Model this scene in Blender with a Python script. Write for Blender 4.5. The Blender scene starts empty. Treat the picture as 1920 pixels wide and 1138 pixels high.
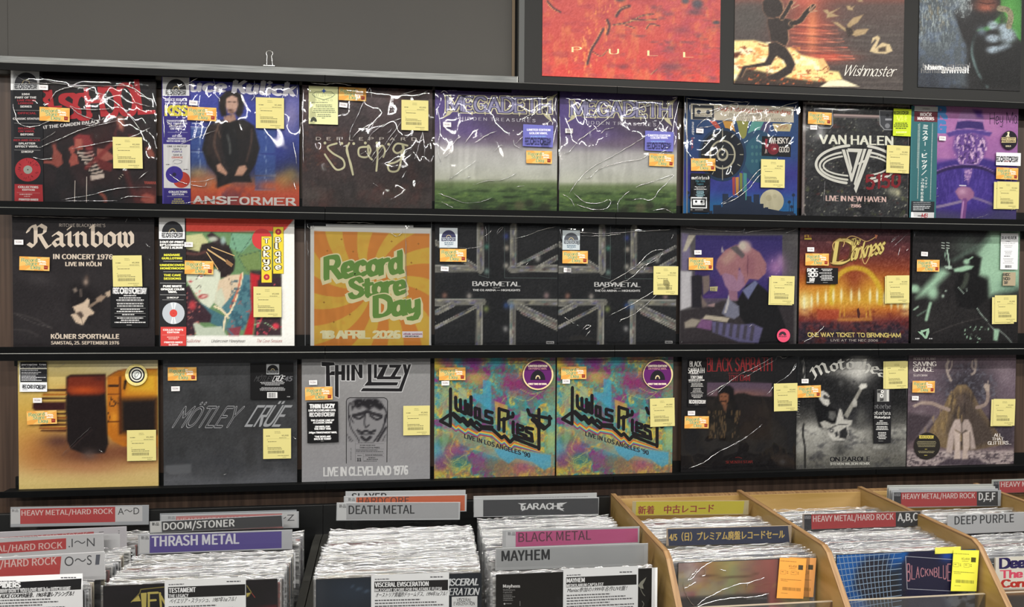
import bpy, math, random
import numpy as np
from mathutils import Matrix, Vector
from mathutils.geometry import tessellate_polygon
random.seed(7); RNG = np.random.default_rng(7)
SC = bpy.context.scene; COL = SC.collection
# ------------------------------------------------------------------ camera
CAM = np.array([0.921232, -1.877175, -0.185709]); FPX = 1397.8
M3 = np.array([[0.9924588357824947, -0.1224372677303994, 0.005880029589200832],
               [0.12254421576533625, 0.9921725004979507, -0.024013422040657824],
               [-0.0028938658770042325, 0.02455289649631055, 0.999694343694075]])   # right, forward, up
cd = bpy.data.cameras.new('camera'); cd.sensor_width = 36; cd.lens = FPX/1920*36; cd.clip_start = .02
cam = bpy.data.objects.new('camera', cd); COL.objects.link(cam)
R_ = np.stack([M3[0], M3[2], -M3[1]], 1)
cam.matrix_world = Matrix([[*R_[0], CAM[0]], [*R_[1], CAM[1]], [*R_[2], CAM[2]], [0, 0, 0, 1]])
SC.camera = cam
# ------------------------------------------------------------------ world, lamps, exposure
FLOOR = -1.70; CEIL = 1.25
w = bpy.data.worlds.new('shop'); SC.world = w; w.use_nodes = True
w.node_tree.nodes['Background'].inputs[0].default_value = (.80, .84, .88, 1)
w.node_tree.nodes['Background'].inputs[1].default_value = .24
def lamp(name, loc, sx, sy, power, col=(1, .97, .92)):
    l = bpy.data.lights.new(name, 'AREA'); l.shape = 'RECTANGLE'; l.size = sx; l.size_y = sy; l.energy = power; l.color = col
    o = bpy.data.objects.new(name, l); COL.objects.link(o); o.location = loc; return o
for j, y in enumerate((-1.35, -2.9, -4.6)):
    for i, x in enumerate((-1.1, .55, 2.2, 3.85)):
        lamp('ceiling_tube_lamp', (x, y, CEIL-.03), 1.25, .10, (29, 34, 41)[j])
SC.view_settings.view_transform = 'Standard'; SC.view_settings.look = 'None'
SC.view_settings.exposure = 0.0; SC.view_settings.gamma = 1.0
SC.cycles.max_bounces = 8; SC.cycles.transparent_max_bounces = 24
SC.cycles.diffuse_bounces = 3; SC.cycles.glossy_bounces = 3; SC.cycles.caustics_reflective = False; SC.cycles.caustics_refractive = False
# ------------------------------------------------------------------ helpers
def lin(c):
    c = np.clip(np.asarray(c, float), 0, 1); return np.where(c <= .04045, c/12.92, ((c+.055)/1.055)**2.4)
def h2(s): return np.array([int(s[i:i+2], 16)/255 for i in (0, 2, 4)])
def rgb(c):
    if isinstance(c, str): return h2(c)
    return np.asarray(c, float)
def mat(name, col, rough=.5, metal=0, spec=.5, coat=0, emit=0, bump=None, vary=None):
    m = bpy.data.materials.new(name); m.use_nodes = True; nt = m.node_tree; b = nt.nodes['Principled BSDF']
    c = (*lin(rgb(col)), 1)
    b.inputs['Base Color'].default_value = c; b.inputs['Roughness'].default_value = rough; b.inputs['Metallic'].default_value = metal
    b.inputs['Specular IOR Level'].default_value = spec; b.inputs['Coat Weight'].default_value = coat
    if vary or bump:
        tc = nt.nodes.new('ShaderNodeTexCoord'); mp = nt.nodes.new('ShaderNodeMapping'); nt.links.new(tc.outputs['Object'], mp.inputs[0])
        nz = nt.nodes.new('ShaderNodeTexNoise'); nt.links.new(mp.outputs[0], nz.inputs['Vector']); nz.inputs['Detail'].default_value = 6
        if vary:
            sc3, scale, col2 = vary; mp.inputs['Scale'].default_value = sc3; nz.inputs['Scale'].default_value = scale
            cr = nt.nodes.new('ShaderNodeValToRGB'); nt.links.new(nz.outputs[0], cr.inputs[0])
            cr.color_ramp.elements[0].position = .35; cr.color_ramp.elements[1].position = .68
            cr.color_ramp.elements[0].color = c; cr.color_ramp.elements[1].color = (*lin(rgb(col2)), 1)
            nt.links.new(cr.outputs[0], b.inputs['Base Color'])
        if bump:
            bp = nt.nodes.new('ShaderNodeBump'); bp.inputs['Strength'].default_value = bump; bp.inputs['Distance'].default_value = .001
            nt.links.new(nz.outputs[0], bp.inputs['Height']); nt.links.new(bp.outputs[0], b.inputs['Normal'])
    return m
def print_mat(name, rough=.42):
    m = bpy.data.materials.new(name); m.use_nodes = True; nt = m.node_tree; b = nt.nodes['Principled BSDF']
    a = nt.nodes.new('ShaderNodeVertexColor'); a.layer_name = 'Col'; nt.links.new(a.outputs[0], b.inputs['Base Color'])
    b.inputs['Roughness'].default_value = rough; b.inputs['Specular IOR Level'].default_value = .2; return m
def film_mat(name, milky, gloss, wrinkle, scale, stretch=(1, 1, 1), rough=.06):
    """clear plastic film: mostly see-through, a little haze, glossy creases"""
    m = bpy.data.materials.new(name); m.use_nodes = True; nt = m.node_tree; N = nt.nodes; L = nt.links
    for n in list(N): N.remove(n)
    out = N.new('ShaderNodeOutputMaterial'); tr = N.new('ShaderNodeBsdfTransparent'); gl = N.new('ShaderNodeBsdfGlossy'); di = N.new('ShaderNodeBsdfDiffuse')
    di.inputs[0].default_value = (.85, .87, .9, 1); gl.inputs['Roughness'].default_value = rough
    tc = N.new('ShaderNodeTexCoord'); mp = N.new('ShaderNodeMapping'); L.new(tc.outputs['Object'], mp.inputs[0]); mp.inputs['Scale'].default_value = stretch; mp.inputs['Rotation'].default_value = (0, .7 if stretch[2] < .5 else 0, 0)
    oi = N.new('ShaderNodeObjectInfo'); va = N.new('ShaderNodeVectorMath'); va.operation = 'SCALE'; cb = N.new('ShaderNodeCombineXYZ')
    L.new(oi.outputs['Random'], cb.inputs[0]); L.new(oi.outputs['Random'], cb.inputs[2]); L.new(cb.outputs[0], va.inputs[0]); va.inputs['Scale'].default_value = 37
    L.new(va.outputs[0], mp.inputs['Location'])
    nz = N.new('ShaderNodeTexNoise'); L.new(mp.outputs[0], nz.inputs['Vector']); nz.inputs['Scale'].default_value = scale; nz.inputs['Detail'].default_value = 3; nz.inputs['Roughness'].default_value = .45
    nz.inputs['Distortion'].default_value = 1.2
    bp = N.new('ShaderNodeBump'); bp.inputs['Strength'].default_value = wrinkle; bp.inputs['Distance'].default_value = .02
    L.new(nz.outputs[0], bp.inputs['Height']); L.new(bp.outputs[0], gl.inputs['Normal'])
    fr = N.new('ShaderNodeFresnel'); fr.inputs[0].default_value = 1.5; L.new(bp.outputs[0], fr.inputs['Normal'])
    mu = N.new('ShaderNodeMath'); mu.operation = 'MULTIPLY'; mu.use_clamp = True; L.new(fr.outputs[0], mu.inputs[0]); mu.inputs[1].default_value = gloss
    m1 = N.new('ShaderNodeMixShader'); m1.inputs[0].default_value = milky; L.new(tr.outputs[0], m1.inputs[1]); L.new(di.outputs[0], m1.inputs[2])
    m2 = N.new('ShaderNodeMixShader'); L.new(mu.outputs[0], m2.inputs[0]); L.new(m1.outputs[0], m2.inputs[1]); L.new(gl.outputs[0], m2.inputs[2])
    L.new(m2.outputs[0], out.inputs[0]); return m
PRINT = print_mat('print'); PAPER = print_mat('matt_paper_print', .6)
FILM_WALL = film_mat('wrinkled_film', .0, .85, 1.0, 5.0, (1, 1, .30), .03)
FILM_SOFT = film_mat('smooth_film', .0, .5, .3, 4.0, (1, 1, .35), .07)
FILM_BIN = film_mat('bag_film', .09, 2.0, 1.0, 34, (.22, 1, 1), .13)
def fold_mat():
    m = bpy.data.materials.new('film_fold'); m.use_nodes = True; nt = m.node_tree
    for n in list(nt.nodes): nt.nodes.remove(n)
    o = nt.nodes.new('ShaderNodeOutputMaterial'); t = nt.nodes.new('ShaderNodeBsdfTransparent'); g = nt.nodes.new('ShaderNodeBsdfGlossy'); g.inputs['Roughness'].default_value = .22
    x = nt.nodes.new('ShaderNodeMixShader'); x.inputs[0].default_value = .85; nt.links.new(t.outputs[0], x.inputs[1]); nt.links.new(g.outputs[0], x.inputs[2]); nt.links.new(x.outputs[0], o.inputs[0]); return m
FOLD = fold_mat()
ACRYL = film_mat('acrylic', .03, 1.2, 0, 3, rough=.05)
BLACK = mat('black_satin', '08090a', .5, spec=.10, vary=((1, 1, 1), 40, '0a0b0c'))
BLACKM = mat('black_matt', '080909', .6, spec=.2)
GREYBAR = mat('worn_grey_bar', '7e807e', .38, metal=.3, vary=((1, 8, 30), 12, '5a5d5c'))
EDGE = mat('highlight_and_bare_edge', 'a9aaa6', .3, metal=.6)  # pale tone for the painted rail highlight and the grey bar's end
STEEL = mat('wire_steel', 'c8c8c4', .25, metal=1)
WHITE = mat('white_paper', 'e8e9ea', .55)
def emit(): pass
def link_mesh(name, V, F, m, parent=None, cols=None, smooth=False):
    me = bpy.data.meshes.new(name); me.from_pydata([tuple(map(float, v)) for v in V], [], F); me.update()
    if cols is not None:
        ca = me.color_attributes.new('Col', 'FLOAT_COLOR', 'POINT'); ca.data.foreach_set('color', np.asarray(cols, np.float32).ravel())
    if m: me.materials.append(m)
    if smooth: me.polygons.foreach_set('use_smooth', [True]*len(me.polygons))
    o = bpy.data.objects.new(name, me); COL.objects.link(o); o.parent = parent; return o
class MB:
    def __init__(s): s.V = []; s.F = []
    def box(s, a, b, bev=0):
        x0, y0, z0 = a; x1, y1, z1 = b; n = len(s.V)
        if bev <= 0:
            s.V += [(x0,y0,z0),(x1,y0,z0),(x1,y1,z0),(x0,y1,z0),(x0,y0,z1),(x1,y0,z1),(x1,y1,z1),(x0,y1,z1)]
            s.F += [(n+3,n+2,n+1,n),(n+4,n+5,n+6,n+7),(n,n+1,n+5,n+4),(n+1,n+2,n+6,n+5),(n+2,n+3,n+7,n+6),(n+3,n,n+4,n+7)]
        else:
            pr = [(y0+bev,z0),(y1-bev,z0),(y1,z0+bev),(y1,z1-bev),(y1-bev,z1),(y0+bev,z1),(y0,z1-bev),(y0,z0+bev)]
            s.prism(pr, x0, x1)
        return s
    def prism(s, yz, x0, x1):     # profile in (y, z), swept along x
        n = len(s.V); k = len(yz)
        s.V += [(x0, y, z) for y, z in yz]+[(x1, y, z) for y, z in yz]
        s.F += [tuple(n+i for i in range(k))[::-1], tuple(n+k+i for i in range(k))]
        s.F += [(n+i, n+(i+1) % k, n+k+(i+1) % k, n+k+i) for i in range(k)]
        return s
    def quad(s, a, b, c, d):
        n = len(s.V); s.V += [a, b, c, d]; s.F += [(n, n+1, n+2, n+3)]; return s
    def tube(s, pts, r, k=8):
        pts = [np.array(p, float) for p in pts]; n = len(s.V)
        for i, p in enumerate(pts):
            t = pts[min(i+1, len(pts)-1)]-pts[max(i-1, 0)]; t = t/np.linalg.norm(t)
            a = np.cross(t, (0, 1, 0)) if abs(t[1]) < .9 else np.cross(t, (1, 0, 0)); a /= np.linalg.norm(a); b = np.cross(t, a)
            s.V += [tuple(p+r*(math.cos(2*math.pi*j/k)*a+math.sin(2*math.pi*j/k)*b)) for j in range(k)]
        for i in range(len(pts)-1):
            s.F += [(n+i*k+j, n+i*k+(j+1) % k, n+(i+1)*k+(j+1) % k, n+(i+1)*k+j) for j in range(k)]
        return s
    def build(s, name, m, parent=None, smooth=False): return link_mesh(name, s.V, s.F, m, parent, smooth=smooth)
def tag(o, label, cat, group=None):
    o['label'] = label; o['category'] = cat
    if group: o['group'] = group
    return o
def empty(name, loc, label, cat, group=None):
    o = bpy.data.objects.new(name, None); COL.objects.link(o); o.location = loc; o.empty_display_size = .05; return tag(o, label, cat, group)
def struct(o): o['kind'] = 'structure'; return o
def ray(px, py): return M3.T @ np.array([(px-960)/FPX, 1, -(py-569)/FPX])
def at(px, py, Y): d = ray(px, py); return CAM+(Y-CAM[1])/d[1]*d
# ------------------------------------------------------------------ glyphs
_fc = {}
import os
def bundled(n):
    try: return bpy.data.fonts.load(os.path.join(bpy.utils.system_resource('DATAFILES'), 'fonts', n))
    except Exception: return None
FONTS = {'sans': bundled('Noto Sans CJK Regular.woff2'), 'mono': bundled('DejaVuSansMono.woff2'), 'cjk': None}
def glyphs(s, fn='sans', sp=1.0):
    k = (s, fn, sp)
    if k in _fc: return _fc[k]
    cu = bpy.data.curves.new('t', 'FONT'); cu.body = s; cu.size = 1; cu.resolution_u = 4
    if FONTS[fn]: cu.font = FONTS[fn]
    cu.space_character = sp
    o = bpy.data.objects.new('t', cu); me = o.to_mesh()
    V = np.array([v.co[:2] for v in me.vertices]) if len(me.vertices) else np.zeros((1, 2)); me.calc_loop_triangles()
    T = [tuple(t.vertices) for t in me.loop_triangles]; o.to_mesh_clear()
    bpy.data.objects.remove(o); bpy.data.curves.remove(cu)
    _fc[k] = (V, T); return V, T
_ch = {}
def cap(fn):
    if fn not in _ch: _ch[fn] = glyphs('H', fn)[0][:, 1].max()
    return _ch[fn]
# pen skeletons: x to the right, cap height 6, x-height 4;  '~' marks a smooth curve
CAPS = dict(A='0,0 2.1,6 4.2,0|.8,2.1 3.4,2.1', B='0,0 0,6|~0,6 2.4,6 3.2,4.7 2.2,3.2 0,3.2|~0,3.2 2.6,3.2 3.6,1.7 2.6,0 0,0',
 C='~3.7,5 2.4,6 .8,5.4 0,3 .8,.6 2.4,0 3.7,1', D='0,0 0,6|~0,6 2,6 3.6,4.8 3.9,3 3.6,1.2 2,0 0,0', E='0,0 0,6|0,6 3.1,6|0,3.1 2.5,3.1|0,0 3.2,0',
 F='0,0 0,6|0,6 3.1,6|0,3.1 2.5,3.1', G='~3.7,5 2.4,6 .8,5.4 0,3 .8,.6 2.4,0 3.8,.8|3.8,0 3.8,2.7|2.4,2.7 4,2.7', H='0,0 0,6|3.8,0 3.8,6|0,3.1 3.8,3.1',
 I='0,0 0,6', J='2.2,6 2.2,1.4|~2.2,1.4 1.6,.1 .5,0 0,1', K='0,0 0,6|3.6,6 0,2.6|1.3,3.6 3.8,0', L='0,0 0,6|0,0 3.1,0', M='0,0 0,6|0,6 2.5,.6|2.5,.6 5,6|5,6 5,0',
 N='0,0 0,6|0,6 3.8,0|3.8,0 3.8,6', O='~2.1,6 .5,5.2 0,3 .5,.8 2.1,0 3.7,.8 4.2,3 3.7,5.2 2.1,6', P='0,0 0,6|~0,6 2.6,6 3.4,4.5 2.6,2.9 0,2.9',
 Q='~2.1,6 .5,5.2 0,3 .5,.8 2.1,0 3.7,.8 4.2,3 3.7,5.2 2.1,6|2.4,1.4 4.2,-.5', R='0,0 0,6|~0,6 2.5,6 3.2,4.6 2.4,3.1 0,3.1|1.7,3.1 3.8,0',
 S='~3.2,5 2.2,6 .7,5.7 .2,4.5 1.5,3.3 3,2.4 3.3,1.1 2,0 .6,.2 0,1.1', T='1.9,0 1.9,6|0,6 3.8,6', U='0,6 0,2|~0,2 .4,.5 1.9,0 3.4,.5 3.8,2|3.8,2 3.8,6',
 V='0,6 2,0|2,0 4,6', W='0,6 1.5,0|1.5,0 3,6|3,6 4.5,0|4.5,0 6,6', X='0,0 3.8,6|0,6 3.8,0', Y='0,6 1.9,3|1.9,3 3.8,6|1.9,3 1.9,0', Z='0,6 3.4,6|3.4,6 0,0|0,0 3.5,0')
CAPS.update({'1': '.2,4.8 1.2,6|1.2,6 1.2,0', '9': '~2.9,3.8 1.5,2.8 .1,4 .5,5.7 2,6 3,4.8 2.8,2 1.6,0 .4,.3', '5': '3,6 .4,6|.4,6 .2,3.4|~.2,3.4 2,3.8 3.2,2 2.2,.2 0,.6',
 '0': '~1.6,6 .2,5 0,3 .2,1 1.6,0 3,1 3.2,3 3,5 1.6,6', '2': '~.2,4.8 1.4,6 2.9,5 2.6,3.4 0,0|0,0 3.2,0', '8': '~1.6,6 .3,5 1,3.6 2.6,2.6 3,1 1.6,0 .2,1 .7,2.7 2.4,3.8 2.8,5 1.6,6',
 '6': '~2.8,5.6 1.4,6 .3,4 .1,2 1.4,0 2.9,1 2.7,2.8 1.4,3.3 .2,2.2', '.': '.2,0 .4,.2', ',': '.4,.3 0,-1', "'": '.3,6 .1,4.8', '-': '0,3 1.8,3', '/': '0,0 2,6', ' ': '', '7': '0,6 3,6|3,6 1,0', '3': '~.2,5 1.6,6 2.8,4.8 1.5,3.3 3,1.8 1.6,0 0,.9', '4': '2.4,0 2.4,6|2.4,6 0,2|0,2 3.3,2'})
LOW = dict(a='~2.4,3.4 1.2,4 0,2.6 .2,.6 1.4,0 2.4,1|2.5,4 2.5,.5 3,0', b='0,6 0,.4|~0,3 1.4,4 2.7,2.8 2.5,.7 1.2,0 0,.8', c='~2.4,3.3 1.3,4 .1,2.8 .2,.8 1.4,0 2.6,.8', d='2.5,6 2.5,.4 3,0|~2.5,3 1.3,4 .1,2.8 .2,.8 1.3,0 2.5,1',
 e='~.2,1.8 2.5,2.2 2.2,3.7 1,4 .1,2.6 .3,.7 1.4,0 2.6,.8', f='~2.4,5.6 1.5,6 .9,4.8 .9,0|0,3.7 2,3.7', g='~2.4,3 1.2,4 .1,2.8 .3,1 1.3,.5 2.4,1.3|~2.5,3.8 2.5,0 1.8,-1.5 .3,-1.3', h='0,6 0,0|~0,2.6 1.3,4 2.4,3.2 2.4,0',
 i='.2,4 .2,.4 .7,0|.15,5.2 .3,5.5', k='0,6 0,0|2.2,4 0,1.8|.8,2.4 2.5,0', l='.2,6 .2,.5 .8,0', m='0,4 0,0|~0,2.8 1.1,4 1.9,3.2 1.9,0|~1.9,2.8 3,4 3.9,3.2 3.9,0', n='0,4 0,0|~0,2.6 1.3,4 2.4,3.2 2.4,0', o='~1.4,4 .2,3 .2,1 1.4,0 2.6,1 2.6,3 1.4,4',
 p='0,4 0,-2|~0,3 1.4,4 2.7,2.8 2.5,.7 1.2,0 0,.8', r='0,4 0,0|~0,2.6 .9,3.9 1.9,3.8', s='~2,3.4 1.1,4 .2,3.3 .9,2.3 2,1.4 1.4,.1 0,.5', t='.8,5.4 .8,.7 1.4,0 2,.3|0,3.9 2,3.9', u='0,4 0,1 .7,0 1.6,.1 2.4,1.2|2.4,4 2.4,.4 2.9,0', v='0,4 1.3,0 2.6,4',
 w='0,4 1,0 2,3.6 3,0 4,4', y='0,4 0,1.6 .8,.6 1.8,1 2.4,1.8|2.5,4 2.5,0 1.8,-1.6 .3,-1.3')
GOTH = dict(a='.2,3.2 1.3,4 2.4,3.3 2.4,.6 3.1,0|2.4,2.2 .9,1.9 .2,1 1,0 2.4,.9', i='0,3.4 .8,4 .8,.6 1.5,0|.5,5.1 1,5.6', n='0,3.4 .7,4 .7,.5 1.2,0|.7,3 1.9,4 2.8,3.3 2.8,.6 3.5,0',
 b='.2,5.6 .8,6.2 .8,.7 1.9,0 3,.9 3,3.1 2,4 .8,3', o='.6,3.2 1.7,4 2.9,3.1 2.9,.8 1.7,0 .6,.9 .6,3.2', w='0,3.4 .8,4 .8,.8 1.6,0 2.5,.8 2.5,3.4 2,4|2.5,.8 3.3,0 4.3,.8 4.3,3.2 3.6,4.2',
 m='0,3.4 .7,4 .7,.5 1.2,0|.7,3 1.9,4 2.7,3.3 2.7,.4|2.7,3 3.9,4 4.7,3.3 4.7,.6 5.4,0', t='.3,4.9 .9,5.4 .9,.7 1.6,0 2.3,.6|0,4 2.1,4', r='0,3.4 .7,4 .7,.5 1.3,0|.7,3 1.6,4 2.3,3.3', h='0,5.6 .6,6.2 .6,.5 1.1,0|.6,3 1.8,4 2.7,3.2 2.7,.8 2.1,-1',
 e='.6,1.8 2.6,2.8 2.6,3.3 1.7,4 .6,3.2 .6,.8 1.6,0 2.7,.8', d='2.8,3 1.1,5.8|2.8,3 2.8,.8 1.7,0 .6,.9 .6,3.1 1.7,3.9 2.8,3', v='0,3.4 .7,4 .7,.8 1.7,0 2.7,.9 2.7,3.2 2,4', l='0,5.6 .6,6.2 .6,.6 1.2,0', s='2.4,3.3 1.4,4 .4,3.1 2.4,1.2 1.3,0 .2,.7', p='0,3.4 .7,4 .7,-1.6|.7,3 1.9,4 2.8,3.1 2.8,.8 1.8,0 .7,.8', c='2.5,3.3 1.6,4 .6,3.1 .6,.8 1.6,0 2.6,.8')
GOTH['M'] = '0,4.8 .9,6 .9,.9 0,0|.9,4.8 2.3,6 3.1,5 3.1,.5|3.1,4.8 4.5,6 5.3,5 5.3,.7 6.2,0'
GOTH['R'] = '-.6,4.2 .2,5.6 1.3,6 1.6,5 1.6,.9 .8,-.2 -.4,.6|1.6,5.3 2.9,6.2 4.3,5.4 4.1,4 2.9,3.2 1.7,3|2.8,3.1 3.8,1.2 4.8,-.5 5.6,.1'
def smooth(P, k=5):
    P = [np.array(p) for p in P]; out = []
    for i in range(len(P)-1):
        a = P[max(i-1, 0)]; b = P[i]; c = P[i+1]; d = P[min(i+2, len(P)-1)]
        for j in range(k):
            t = j/k; out.append(.5*((2*b)+(-a+c)*t+(2*a-5*b+4*c-d)*t*t+(-a+3*b-3*c+d)*t**3))
    return out+[P[-1]]
def hull(P):
    P = sorted(map(tuple, P)); o = []
    for seq in (P, P[::-1]):
        h = []
        for p in seq:
            while len(h) > 1 and (h[-1][0]-h[-2][0])*(p[1]-h[-2][1])-(h[-1][1]-h[-2][1])*(p[0]-h[-2][0]) <= 0: h.pop()
            h.append(p)
        o += h[:-1]
    return o
def pen(paths, w, t, ang):
    """sweep a w x t nib, turned by ang degrees, along polylines -> convex polygons"""
    c, s = math.cos(math.radians(ang)), math.sin(math.radians(ang)); a = np.array([c, s])*w/2; b = np.array([-s, c])*t/2
    nib = [a+b, a-b, -a-b, -a+b]
    if abs(w-t) < 1e-6: nib = [np.array([math.cos(k*math.pi/4), math.sin(k*math.pi/4)])*w/2 for k in range(8)]
    return [hull([p+n for n in nib]+[q+n for n in nib]) for P in paths for p, q in zip(P[:-1], P[1:])]
def skel(s, font, gap=1.1, serif=0):
    """text -> polylines in font units, and total width"""
    x = 0; out = []; ser = []
    for ch in s:
        g = font.get(ch) or CAPS.get(ch) or CAPS.get(ch.upper())
        if ch in 'ÖÜ': g = CAPS['O' if ch == 'Ö' else 'U']+'|1,7.1 1.2,7.3|2.9,7.1 3.1,7.3'
        if ch == 'ö': g = font['o']+'|.7,5 .9,5.2|2.2,5 2.4,5.2'
        if not g: x += 2.2; continue
        mx = 0
        for st in g.split('|'):
            sm = st[0] == '~'; P = [np.array([float(v) for v in q.split(',')]) for q in st.lstrip('~').split()]
            mx = max(mx, max(p[0] for p in P)); P2 = smooth(P) if sm else P
            out.append([p+(x, 0) for p in P2])
            if serif and not sm:
                for e, f in ((P[0], P[1]), (P[-1], P[-2])):
                    if (abs(e[1]) < .05 or abs(e[1]-6) < .05) and abs(f[1]-e[1]) > .8:
                        ser.append([e+(x-serif, 0), e+(x+serif, 0)])
                    elif abs(e[1]-f[1]) < .01 and e[0] > f[0]: ser.append([e+(x, -.55 if e[1] > .5 else 0), e+(x, .55 if e[1] < 5.5 else 0)])
        x += mx+gap
    return out, ser, x-gap
# ------------------------------------------------------------------ printed faces
def vnoise(x, y, seed):
    g = np.random.default_rng(seed).random((64, 64)); xi = np.floor(x).astype(int); yi = np.floor(y).astype(int); fx = x-xi; fy = y-yi
    fx = fx*fx*(3-2*fx); fy = fy*fy*(3-2*fy); G = lambda a, b: g[a % 64, b % 64]
    return (G(xi, yi)*(1-fx)+G(xi+1, yi)*fx)*(1-fy)+(G(xi, yi+1)*(1-fx)+G(xi+1, yi+1)*fx)*fy
def fbm(x, y, seed, o=4):
    r = 0; a = .5; t = 0
    for i in range(o): r = r+a*vnoise(x*2**i, y*2**i, seed+i); t += a; a *= .55
    return r/t
class Face:
    """a flat printed surface: O lower-left corner, U right, V up (world); drawing coordinates are those of a view crop (x0, y0, scale)"""
    def __init__(s, O, W, H, crop, n=100, U=(1, 0, 0), V=(0, 0, 1), mirror=None):
        s.O = np.array(O, float); s.U = np.array(U, float); s.Vv = np.array(V, float); s.N = np.cross(s.U, s.Vv); s.W = W; s.H = H; s.c = crop
        s.V = []; s.F = []; s.C = []; s.y = -1e-5
        m = max(2, int(round(n*H/W))); u = np.linspace(0, W, n+1); v = np.linspace(0, H, m+1); s.n = n; s.m = m
        s.gu, s.gv = np.meshgrid(u, v); P = s.O+s.gu[..., None]*s.U+s.gv[..., None]*s.Vv-CAM; q = P @ M3.T
        px = 960+FPX*q[..., 0]/q[..., 1]; py = 569-FPX*q[..., 2]/q[..., 1]
        s.X = (px-crop[0])*crop[2]; s.Y = (py-crop[1])*crop[2]; s.img = np.zeros(s.X.shape+(3,))
    def loc(s, x, y):
        d = ray(s.c[0]+x/s.c[2], s.c[1]+y/s.c[2]); t = np.dot(s.O-CAM, s.N)/np.dot(d, s.N); P = CAM+t*d-s.O
        return float(min(max(P@s.U, 0), s.W)), float(min(max(P@s.Vv, 0), s.H))
    def fill(s, c): s.img[:] = rgb(c); return s
    def mix(s, a, c): a = np.clip(a, 0, 1)[..., None]; s.img = s.img*(1-a)+rgb(c)*a; return s
    def grad(s, stops, ax='y', ang=None):
        q = s.Y if ax == 'y' else s.X
        xs = [t[0] for t in stops]; cs = np.array([rgb(t[1]) for t in stops])
        s.img = np.stack([np.interp(q, xs, cs[:, i]) for i in range(3)], -1); return s
    def blob(s, x, y, rx, ry, c, a=1, rot=0, p=2):
        dx = s.X-x; dy = s.Y-y; r = math.radians(rot); u = (dx*math.cos(r)+dy*math.sin(r))/rx; v = (-dx*math.sin(r)+dy*math.cos(r))/ry
        return s.mix(a*np.exp(-(u*u+v*v)**(p/2)), c)
    def shape(s, pts, c, a=1, soft=4):
        """filled polygon with a soft edge, painted into the colour grid"""
        P = np.array(pts, float); ins = np.zeros(s.X.shape, bool); D = np.full(s.X.shape, 1e9)
        for (x0, y0), (x1, y1) in zip(P, np.roll(P, -1, 0)):
            cr = ((y0 > s.Y) != (y1 > s.Y)); xx = x0+(s.Y-y0)*(x1-x0)/((y1-y0) or 1e-9); ins ^= cr & (s.X < xx)
            L = (x1-x0)**2+(y1-y0)**2+1e-9; t = np.clip(((s.X-x0)*(x1-x0)+(s.Y-y0)*(y1-y0))/L, 0, 1)
            D = np.minimum(D, np.hypot(s.X-x0-t*(x1-x0), s.Y-y0-t*(y1-y0)))
        D = np.where(ins, D, -D); return s.mix(a*np.clip(D/soft*.5+.5, 0, 1), c)
    def curve(s, pts, w, c, a=1, soft=None):
        P = smooth(pts); D = np.full(s.X.shape, 1e9)
        for (x0, y0), (x1, y1) in zip(P[:-1], P[1:]):
            L = (x1-x0)**2+(y1-y0)**2+1e-9; t = np.clip(((s.X-x0)*(x1-x0)+(s.Y-y0)*(y1-y0))/L, 0, 1)
            D = np.minimum(D, np.hypot(s.X-x0-t*(x1-x0), s.Y-y0-t*(y1-y0)))
        sf = soft or w*.5; return s.mix(a*np.clip((w/2-D)/sf+.5, 0, 1), c)
    def noise(s, c, amt, sx, sy, seed=1, lo=.45, hi=.7, mask=None, o=4):
        q = np.clip((fbm(s.X/sx, s.Y/sy, seed, o)-lo)/(hi-lo), 0, 1)*amt
        return s.mix(q if mask is None else q*mask, c)
    def grain(s, a=.03, seed=3): s.img = np.clip(s.img+np.random.default_rng(seed).normal(0, a, s.X.shape)[..., None], 0, 1); return s
    # crisp vector prints on top
    def _add(s, L, c):
        """L: list of (verts2d in crop units, faces); one colour, one layer"""
        s.y -= 6e-6; cc = (*lin(rgb(c)), 1.)
        for i, (P, F) in enumerate(L):
            n = len(s.V); y = s.y-(i % 17)*1e-6
            for p in P: u, v = s.loc(*p); s.V.append((u, y, v)); s.C.append(cc)
            s.F += [tuple(n+i for i in f) for f in F]
        s.y -= min(len(L)-1, 16)*1e-6
    def poly(s, pts, c, *more):
        L = []
        for q in (pts,)+more:
            T = tessellate_polygon([[Vector((float(a), float(b), 0)) for a, b in q]]); L.append((q, T))
        s._add(L, c); return s
    def rect(s, x0, y0, x1, y1, c, y0r=None, y1r=None):
        dy = 0 if y0r is None else y0r-y0; dy1 = dy if y1r is None else y1r-y1
        return s.poly([(x0, y0), (x1, y0+dy), (x1, y1+dy1), (x0, y1)], c)
    def lines(s, L, w, c):
        return s.pens([[np.array(p, float) for p in P] for P in L], w, w, 0, c)
    def pens(s, paths, w, t, ang, c):
        s._add([(h, [tuple(range(len(h)))]) for h in pen(paths, w, t, ang)], c); return s
    def disc(s, x, y, r, c, ry=None, k=28, a0=0, a1=360):
        P = [(x+r*math.cos(math.radians(a0+(a1-a0)*i/k)), y-(ry or r)*math.sin(math.radians(a0+(a1-a0)*i/k))) for i in range(k+(a1-a0 < 360))]
        return s.poly(P, c)
    def text(s, t, x, y, w, h, c, dy=0, bold=0, shear=0, sp=1.0, arc=0, vert=False, fn='sans'):
        """t in the plain face: left x, baseline y, width w (None: natural), cap height h, dy: rise of the baseline over the width"""
        if any(ord(q) > 0x2000 for q in t): fn = 'cjk'
        V, T = glyphs(t, fn, sp); V = V.copy(); V[:, 0] -= V[:, 0].min(); tw = max(V[:, 0].max(), 1e-6); gy = V[:, 1]/cap(fn); gx = V[:, 0]/tw
        if w is None: w = tw*h/cap(fn)*.95
        if vert: P = np.stack([x+gy*h, y+gx*w], 1)
        else: P = np.stack([x+gx*w+shear*gy*h, y+dy*gx-gy*h-arc*4*gx*(1-gx)], 1)
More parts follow.
